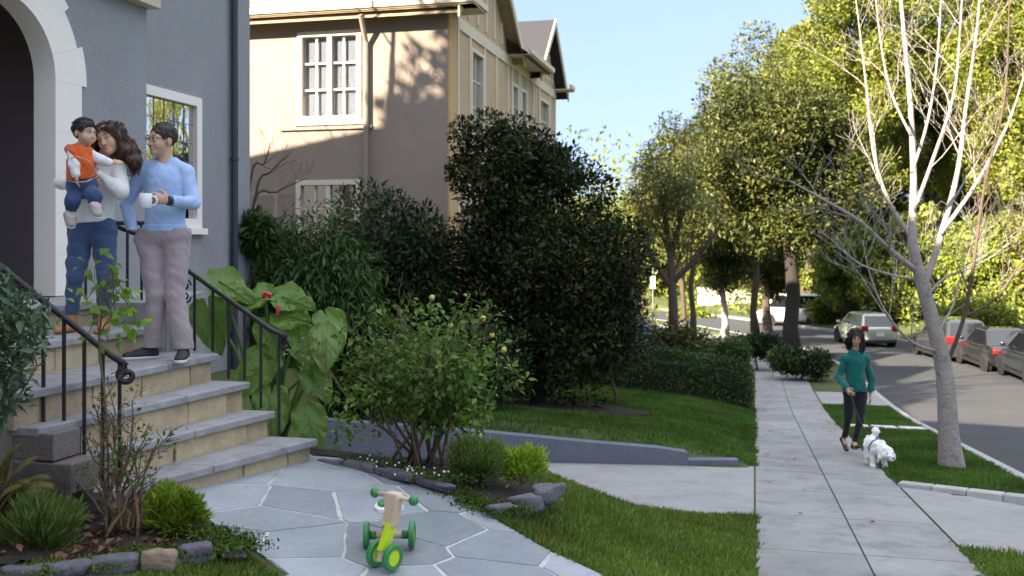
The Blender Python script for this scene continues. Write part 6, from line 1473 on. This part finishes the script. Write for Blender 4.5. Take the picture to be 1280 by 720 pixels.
mb = MB(); ring = [Vector(sh+V3(0, -.01, 0)+V3(.098*math.cos(a), -.015*math.sin(a), .096*math.sin(a)-.005)) for a in np.linspace(0, 2*PI, 25)]; mb.tube(ring, .009, 6, cap=False); mb.tube([Vector(sh+V3(.02, -.03, .09)), Vector(sh+V3(.02, .07, .092))], .008, 6); ml(mb, 'harness', mat('harness_blue', (.12, .14, .24), .7), dgr)
# leash from her hand to the harness
a = Vector(wrR)+wk.w+Vector((.02, -.09, -.05)); b = Vector(sh)*1.13+dog.w+Vector((.02, .03, .095)); mb = MB(); mb.tube([a.lerp(b, t)-Vector((0, 0, .16*math.sin(PI*t))) for t in np.linspace(0, 1, 16)], .008, 6)
tag(mb.build('leash', mat('leash_black', (.01, .01, .012), .6), smooth=True), 'thin dark leash from the walking woman\'s hand to the white dog', 'leash')

# ------------------------------------------------------------------ wooden ride-on toy
M_green = mat('green_paint', (.035, .23, .06), .35, .25, 9, (.03, .19, .05)); M_lime = mat('lime_paint', (.50, .68, .02), .4); M_ply = mat('pale_wood_toy', (.66, .50, .34), .55, .5, 6, (.56, .41, .27), stretch=(8, 1, 1)); M_tw = mat('white_board', (.78, .77, .74), .5)
tc_ = at_path(484, 700); tz = zp_(tc_[0], tc_[1])+.016; toy = empty('ride_on_toy', 'wooden four wheeled ride on toy with green wheels on the flagstone path', 'toy', (tc_[0], tc_[1], tz), math.radians(3), local=True)
TR = Matrix.Rotation(math.radians(-40), 3, 'Z'); tv = lambda p: tuple(TR @ Vector(p)+Vector((.055, -.125, 0)))
td = lambda p: tuple(TR @ Vector(p))
# own frame: +y is away from the viewer (rear), front wheels at y=-.10
def wheel(c, r, w, ax, face_lime):
    mb = MB(); mb.lathe([(r*.62, -w/2), (r*.93, -w/2), (r, -w*.36), (r, w*.36), (r*.93, w/2), (r*.62, w/2)], c, ax, 30); W = mb.build('wheel', M_green, toy, smooth=False, bevel=.002); mb = MB(); mb.lathe([(.001, -w*.36), (r*.64, -w*.36), (r*.64, w*.36), (.001, w*.36)], c, ax, 30)
    if not face_lime:
        mb = MB(); mb.lathe([(r*.64, -w*.40), (r*.52, -w*.30), (r*.50, w*.30), (r*.64, w*.40)], c, ax, 30); mb.lathe([(.001, -w*.25), (r*.22, -w*.25), (r*.22, w*.25), (.001, w*.25)], c, ax, 14)
        for k_ in range(5):
            a = k_*2*PI/5; e1 = Vector(ax).orthogonal().normalized(); e2 = Vector(ax).cross(e1); d = e1*math.cos(a)+e2*math.sin(a); mb.tube([Vector(c)+d*r*.15, Vector(c)+d*r*.56], .006, 6)
    mb.build('hub', M_lime, W)
r1, r2 = .066, .072
wheel(tv((-.056, -.085, r1)), r1, .030, td((1, 0, 0)), False); wheel(tv((.056, -.085, r1)), r1, .030, td((1, 0, 0)), True); wheel((-.122, .15, r2), r2, .030, (1, .04, 0), True); wheel((.122, .15, r2), r2, .030, (1, -.04, 0), True)
mb = MB(); mb.tube([(-.075, .15, r2), (.075, .15, r2)], .019, 14); ml(mb, 'axle', M_ply, toy)
mb = MB(); mb.tube([tv((-.03, -.085, r1)), tv((.03, -.085, r1))], .012, 10); ml(mb, 'axle', M_ply, toy)
for s in (-1, 1): mb = MB(); mb.tube([(s*.070, .15, r2), (s*.110, .15, r2)], .023, 14); ml(mb, 'axle_cap', M_green, toy)
mb = MB(); mb.extrude([tv(p) for p in [(-.017, -.125, .045), (-.017, -.05, .045), (-.017, -.045, .115), (-.017, -.11, .115)]], td((.034, 0, 0))); mb.build('fork', M_ply, toy, bevel=.004)
mb = MB(); mb.extrude([tv(p) for p in [(-.018, -.125, .10), (-.018, -.07, .09), (-.018, -.005, .215), (-.018, -.06, .225)]], td((.036, 0, 0))); mb.build('neck', M_lime, toy, bevel=.003)
mb = MB(); mb.extrude([(-.021, -.12, .20), (-.021, -.08, .145), (-.021, .17, .06), (-.021, .17, .10), (-.021, .02, .20), (-.021, -.09, .245)], (.042, 0, 0)); mb.build('beam', M_ply, toy, bevel=.004)
mb = MB(); prof = [(-.024, .20), (.024, .20), (.050, .345), (.043, .372), (-.043, .372), (-.050, .345)]; mb.extrude([tv((x, -.062+(z-.2)*.12, z)) for x, z in prof], td((0, .055, 0))); mb.build('steering_post', M_ply, toy, bevel=.01)
mb = MB(); mb.tube([tv((-.128, -.016, .350)), tv((.128, -.016, .350))], .0115, 12); hbb = ml(mb, 'handlebar', M_ply, toy)
for s in (-1, 1): mb = MB(); mb.ball(tv((s*.135, -.016, .350)), .026, n=18, m=12); ml(mb, 'grip', M_green, hbb)
mb = MB(); seat = [(-.08, .10), (-.055, .035), (.055, .035), (.08, .10), (.07, .18), (.04, .215), (-.04, .215), (-.07, .18)]; mb.slab(seat, .215, .242); st = mb.build('seat', M_tw, toy, bevel=.006); mb = MB(); mb.slab([(x*.75, .125+(y-.125)*.7+.01) for x, y in seat], .2425, .258); mb.build('pad', M_green, st, bevel=.004)
mb = MB(); mb.box((0, .11, .178), (.05, .06, .075)); mb.build('seat_post', M_ply, toy)

# ------------------------------------------------------------------ vehicles parked down the street
M_tyre = mat('tyre', (.015, .015, .016), .85); M_rim = mat('rim', (.45, .46, .48), .35, metal=.8); M_carglass = bpy.data.materials.new('car_glass'); M_carglass.use_nodes = True
b = M_carglass.node_tree.nodes['Principled BSDF']; b.inputs['Base Color'].default_value = (.012, .014, .016, 1); b.inputs['Roughness'].default_value = .04; b.inputs['Specular IOR Level'].default_value = .9
M_tail = mat('tail_lamp', (.28, .012, .01), .2); M_lamp = mat('head_lamp', (.75, .76, .78), .15); M_trim = mat('black_trim', (.02, .02, .021), .6); M_plate = mat('plate', (.72, .72, .70), .5)
def paint(name, c, metal=.3): m = mat(name, c, .2, metal=metal, spec=.6); m.node_tree.nodes['Principled BSDF'].inputs['Coat Weight'].default_value = .6; return m
def car(label, pos, heading, m, L_=4.4, W=1.78, H=1.5, style='hatch', group='cars parked down the street', cat='car', name='parked_car'):
    R_ = empty(name, label, cat, pos, heading, group=group, local=True); w = W/2; hl = L_/2
    # stations: x, sill z, belt z, half width
    if style == 'sedan': zb = .92; st = [(-hl, .38, .70, .80), (-hl+.10, .28, .93, .92), (-hl+.55, .22, .98, .985), (-.9, .2, .97, 1), (.1, .2, .93, 1), (.75, .2, .92, 1), (hl-.6, .22, .80, .97), (hl-.15, .28, .68, .90), (hl, .36, .58, .80)]; gh = (-1.55, .95, -.85, .22)
    elif style == 'van': zb = 1.1; st = [(-hl, .4, 1.05, .93), (-hl+.08, .3, 1.12, .98), (-1, .25, 1.12, 1), (0, .25, 1.12, 1), (1.0, .25, 1.1, 1), (hl-.5, .28, 1.0, .97), (hl-.1, .3, .85, .92), (hl, .4, .7, .85)]; gh = (-hl+.06, hl-.45, -hl+.16, hl-1.2)
    else: zb = .98; st = [(-hl, .40, .85, .84), (-hl+.08, .30, .98, .94), (-hl+.5, .22, 1.0, .99), (-.8, .2, .99, 1), (.2, .2, .96, 1), (.85, .2, .95, 1), (hl-.55, .22, .86, .97), (hl-.12, .28, .72, .90), (hl, .38, .6, .80)]; gh = (-hl+.12, 1.0, -hl+.52, .25)
    prof = []; n = 0
    for x, zs, zt, k in st:
        hw = w*k; half = [(0, zs), (hw*.86, zs), (hw*.97, zs+.10), (hw, zs+(zt-zs)*.5), (hw*.985, zt-.10), (hw*.93, zt-.02), (hw*.6, zt+.025), (0, zt+.035)]
        ring = half+[(-y, z) for y, z in half[-2:0:-1]]; n = len(ring); prof.append([(x, y, z) for y, z in ring])
    mb = MB(); k0 = len(st); mb.add([p for r in prof for p in r], [(i*n+j, (i+1)*n+j, (i+1)*n+(j+1) % n, i*n+(j+1) % n) for i in range(k0-1) for j in range(n)]+[tuple(range(n)), tuple(range(k0*n-1, (k0-1)*n-1, -1))])
    body = mb.build('body', m, R_, smooth=True); mm = body.modifiers.new('sub', 'SUBSURF'); mm.levels = mm.render_levels = 2
    # greenhouse
    x0, x1, x2, x3 = gh; z0, z1 = zb-.03, H; wb, wr = w*.90, w*.70; g0 = [(x0, -wb, z0), (x1, -wb, z0), (x1, wb, z0), (x0, wb, z0)]; g1 = [(x2, -wr, z1-.06), (x3, -wr, z1-.06), (x3, wr, z1-.06), (x2, wr, z1-.06)]; g2 = [(x2+.15, -wr*.75, z1), (x3-.15, -wr*.75, z1), (x3-.15, wr*.75, z1), (x2+.15, wr*.75, z1)]
    mb = MB(); mb.add(g0+g1+g2, [(0, 1, 5, 4), (1, 2, 6, 5), (2, 3, 7, 6), (3, 0, 4, 7), (4, 5, 9, 8), (5, 6, 10, 9), (6, 7, 11, 10), (7, 4, 8, 11), (8, 9, 10, 11)]); mb.build('roof', m, R_, bevel=.03)
    V = lambda t: Vector(t)
    def pane(a, b_, c, d, l0, l1, t0, t1, name):
        """glass panel inset in the quad a-b (bottom) d-c (top)"""
        a, b_, c, d = map(Vector, (a, b_, c, d)); q = lambda u, v: a.lerp(b_, u).lerp(d.lerp(c, u), v); pts = [q(l0, t0), q(l1, t0), q(l1, t1), q(l0, t1)]; nrm = (pts[1]-pts[0]).cross(pts[3]-pts[0]).normalized()
        e = MB(); e.extrude([p+nrm*.004 for p in pts], nrm*.010); e.build(name, M_carglass, R_)
    pane(g0[0], g0[1], g1[1], g1[0], .07, .48, .10, .93, 'side_window'); pane(g0[0], g0[1], g1[1], g1[0], .51, .93, .10, .93, 'side_window')
    pane(g0[2], g0[3], g1[3], g1[2], .07, .49, .10, .93, 'side_window'); pane(g0[2], g0[3], g1[3], g1[2], .52, .93, .10, .93, 'side_window')
    pane(g0[1], g0[2], g1[2], g1[1], .06, .94, .06, .95, 'windscreen'); pane(g0[3], g0[0], g1[0], g1[3], .08, .92, .10, .92, 'rear_window')
    # wheels
    r = .33 if style != 'van' else .36
    for xx in (-hl+.85, hl-.88):
        for s in (-1, 1):
            c = (xx, s*(w-.10), r); t = MB(); t.lathe([(r*.62, -.10), (r*.95, -.105), (r, -.07), (r, .07), (r*.95, .105), (r*.62, .10)], c, (0, s, 0), 28); T_ = t.build('wheel', M_tyre, R_, smooth=True)
            q = MB(); q.lathe([(.001, .075), (r*.18, .08), (r*.60, .085), (r*.64, .10), (r*.66, .07)], c, (0, s, 0), 24); q.build('rim', M_rim, T_, smooth=True)
            q = MB(); q.lathe([(.001, .0), (r+.075, .0), (r+.075, .03), (.001, .03)], (xx, s*(w-.035), r+.02), (0, s, 0), 28); q.build('wheel_arch', M_trim, R_)
            for i in range(5):
                a = i*2*PI/5; q = MB(); q.box((xx+math.cos(a)*r*.36, s*(w-.013), r+math.sin(a)*r*.36), (.06, .012, .06)); q.build('rim_gap', M_trim, T_)
    # lamps, bumpers, plate, mirrors, handles
    for s in (-1, 1):
        q = MB(); q.box((-hl+.06, s*w*.76, .80 if style == 'sedan' else .92), (.14, w*.34, .15 if style == 'sedan' else .24)); q.build('tail_lamp', M_tail, R_, bevel=.03)
        q = MB(); q.box((hl-.16, s*w*.66, .62 if style != 'van' else .78), (.24, w*.36, .13)); q.build('head_lamp', M_lamp, R_, bevel=.03)
        q = MB(); q.box((x1-.22, s*(w+.06), zb+.06), (.10, .16, .12)); q.build('mirror', m, R_, bevel=.03)
        for xx in (-.75, .25): q = MB(); q.box((xx, s*(w*1.0+.004), zb-.14), (.16, .03, .025)); q.build('handle', M_trim, R_)
        q = MB(); q.box((0, s*(w-.01), .27), (L_-2.45, .03, .10)); q.build('sill', M_trim, R_)
    for xx, s in ((-hl+.02, -1), (hl-.03, 1)): q = MB(); q.box((xx, 0, .36), (.16, W*.82, .14)); q.build('bumper', M_trim, R_, bevel=.04)
    q = MB(); q.box((-hl-.012, 0, .66 if style != 'sedan' else .60), (.02, .34, .16)); q.build('plate', M_plate, R_)
    return R_
def street_pos(px, Y):
    x = (px-CX)/F*Y; s, r = SR(x, Y); a = max(s-S0, 0)/RS; return Vector((x, Y, float(g(s))-.125)), math.atan2(UY, UX)+a
for lab, px, Y, m, st, dims in [
 ('silver hatchback parked by the far kerb, farthest of the row seen from behind', 1080, 46, paint('silver_paint', (.50, .52, .44)), 'hatch', (4.2, 1.75, 1.55)),
 ('grey estate car parked behind the bare pale trunk, red tail lamps showing', 1187, 38.5, paint('grey_paint', (.05, .052, .06)), 'hatch', (4.6, 1.8, 1.62)),
 ('black sedan parked at the right, beyond the grey estate car', 1247, 34.5, paint('black_paint', (.012, .012, .014), 0), 'sedan', (4.6, 1.8, 1.45)),
 ('dark car cut by the right edge of the view, nearest in the parked row', 1305, 30.5, paint('navy_paint', (.012, .014, .022), 0), 'hatch', (4.5, 1.8, 1.55))]:
    p, h = street_pos(px, Y); car(lab, p, h, m, *dims, style=st)
p = Vector(((838-CX)/F*30, 30, gz((838-CX)/F*30, 30)+.02)); car('blue car standing in a drive on the left, half hidden by shrubs', p+Vector((-1.2, 1.5, .0)), -.22, paint('blue_paint', (.015, .04, .14)), 4.4, 1.78, 1.5, 'hatch', group='cars off the street')
p, h = street_pos(990, 62); car('white van parked down the street, partly hidden by the dark trunk', p, h+1.0, paint('white_van_paint', (.78, .78, .78), 0), 4.4, 1.85, 2.0, 'van', cat='van', name='parked_van')
# sunlit low walls, brown fence and a sign far down the street
M_wwall = mat('pale_wall', (.62, .58, .52), .9, .4, 2, (.5, .46, .41))
def far_wall(name, label, px0, px1, Y0, Y1, h, m, th=.25, cat='wall', posts=0):
    a, b_ = gbase(px0, Y0), gbase(px1, Y1); z0 = min(a.z, b_.z)-.4; z1 = max(a.z, b_.z)+h; d = (b_-a); d.z = 0; d.normalize(); n = Vector((-d.y, d.x, 0)); mb = MB()
    if not posts: mb.extrude([Vector((a.x, a.y, z0)), Vector((b_.x, b_.y, z0)), Vector((b_.x, b_.y, z1)), Vector((a.x, a.y, z1))], n*th); mb.extrude([Vector((a.x, a.y, z1))-n*.05-d*.05, Vector((b_.x, b_.y, z1))-n*.05+d*.05, Vector((b_.x, b_.y, z1+.09))-n*.05+d*.05, Vector((a.x, a.y, z1+.09))-n*.05-d*.05], n*(th+.1)); return tag(mb.build(name, m), label, cat)
    R_ = empty(name, label, cat, a); L_ = (Vector((b_.x, b_.y, 0))-Vector((a.x, a.y, 0))).length; k = int(L_/.16)
    for i in range(k):
        o = Vector((a.x, a.y, 0))+d*(i*.16); mb.extrude([o+Vector((0, 0, z0)), o+d*.145+Vector((0, 0, z0)), o+d*.145+Vector((0, 0, z1)), o+Vector((0, 0, z1))], n*.03)
    mb.build('board_panel', m, R_); mb = MB()
    for zz in (z1-.3, z0+.6): mb.extrude([Vector((a.x, a.y, zz)), Vector((b_.x, b_.y, zz)), Vector((b_.x, b_.y, zz+.1)), Vector((a.x, a.y, zz+.1))], n*-.04)
    mb.build('rail', m, R_); return R_
far_wall('garden_wall', 'sunlit low white wall far down the street behind the small pale trunk', 872, 952, 78, 76, .9, M_wwall)
far_wall('garden_wall', 'low pale wall beside the white van, right of the dark trunk', 1016, 1050, 70, 64, .8, M_wwall)
far_wall('board_fence', 'brown board fence on the bank between silver car and bare trunk', 1118, 1186, 56, 55, .75, mat('brown_boards', (.13, .07, .035), .9, .5, 5, (.09, .045, .022), island=.15), posts=1)
b0 = gbase(816, 40); sg = empty('street_sign', 'small blank white sign on a thin pole between the twiggy tree and the evergreen', 'sign', b0); mb = MB(); mb.tube([b0, at(816, 336, 40)], .03, 8); mb.build('pole', M_rim, sg); mb = MB(); c = at(816, 353, 39.95); mb.box(c, (.2, .02, .5)); mb.build('panel', M_plate, sg)
# brush covering the far bank and the hillside
def brush(label, s0, s1, r0, r1, n, h, m, size, seed):
    rg_ = np.random.default_rng(seed); s_ = rg_.uniform(s0, s1, n); r_ = r0+(r1-r0)*rg_.random(n)**1.3; x, y = P(s_, r_); z = ground(s_, r_); rad = h*(.5+.7*rg_.random(n)); c = np.stack([x, y, z+rad*.45], 1); k = n*230
    pos, ax, nr = clump_leaves(c, rad, k, .3, 0, .6, .85); sz = size*(.6+.8*RNG.random(k)); tag(obj('undergrowth', leaf_mesh('undergrowth', pos, ax, nr, sz, sz*.5, m)), label, 'undergrowth', kind='stuff')
brush('sunlit brush covering the far bank above the parked cars', 26, 62, 12.5, 24, 120, 1.6, L_gold2, .22, 1)
brush('golden green brush on the hillside at the end of the street', 62, 112, 11, 34, 130, 2.4, L_gold, .36, 2)
brush('dim brush beyond the lawns on the left side of the street', 40, 95, -26, -3.0, 120, 1.7, L_greyg, .3, 3)

brush('wooded hillside closing the view beyond the street', 90, 150, -24, 48, 110, 9, L_gold, .62, 4)
brush('dark evergreen woods behind the left gardens', 60, 110, -40, -16, 40, 5.5, L_greyg, .5, 5)

n = 75; s_ = RNG.uniform(4, 26, n); r_ = np.where(RNG.random(n) < .5, 1.5-RNG.random(n)**2*.6, RNG.random(n)**2*.6); x, y = P(s_, r_)
tag(obj('fallen_leaves', leaf_mesh('fallen_leaves', np.stack([x, y, g(s_)+.012+RNG.random(n)*.01], 1), rand_dir(n)*np.array([1, 1, .12]), rand_dir(n)*.35+np.array([0, 0, 1]), .03+.03*RNG.random(n), .028, M_dry, fold=.2)), 'scattered dry leaves along the pavement edges', 'leaves', kind='stuff')
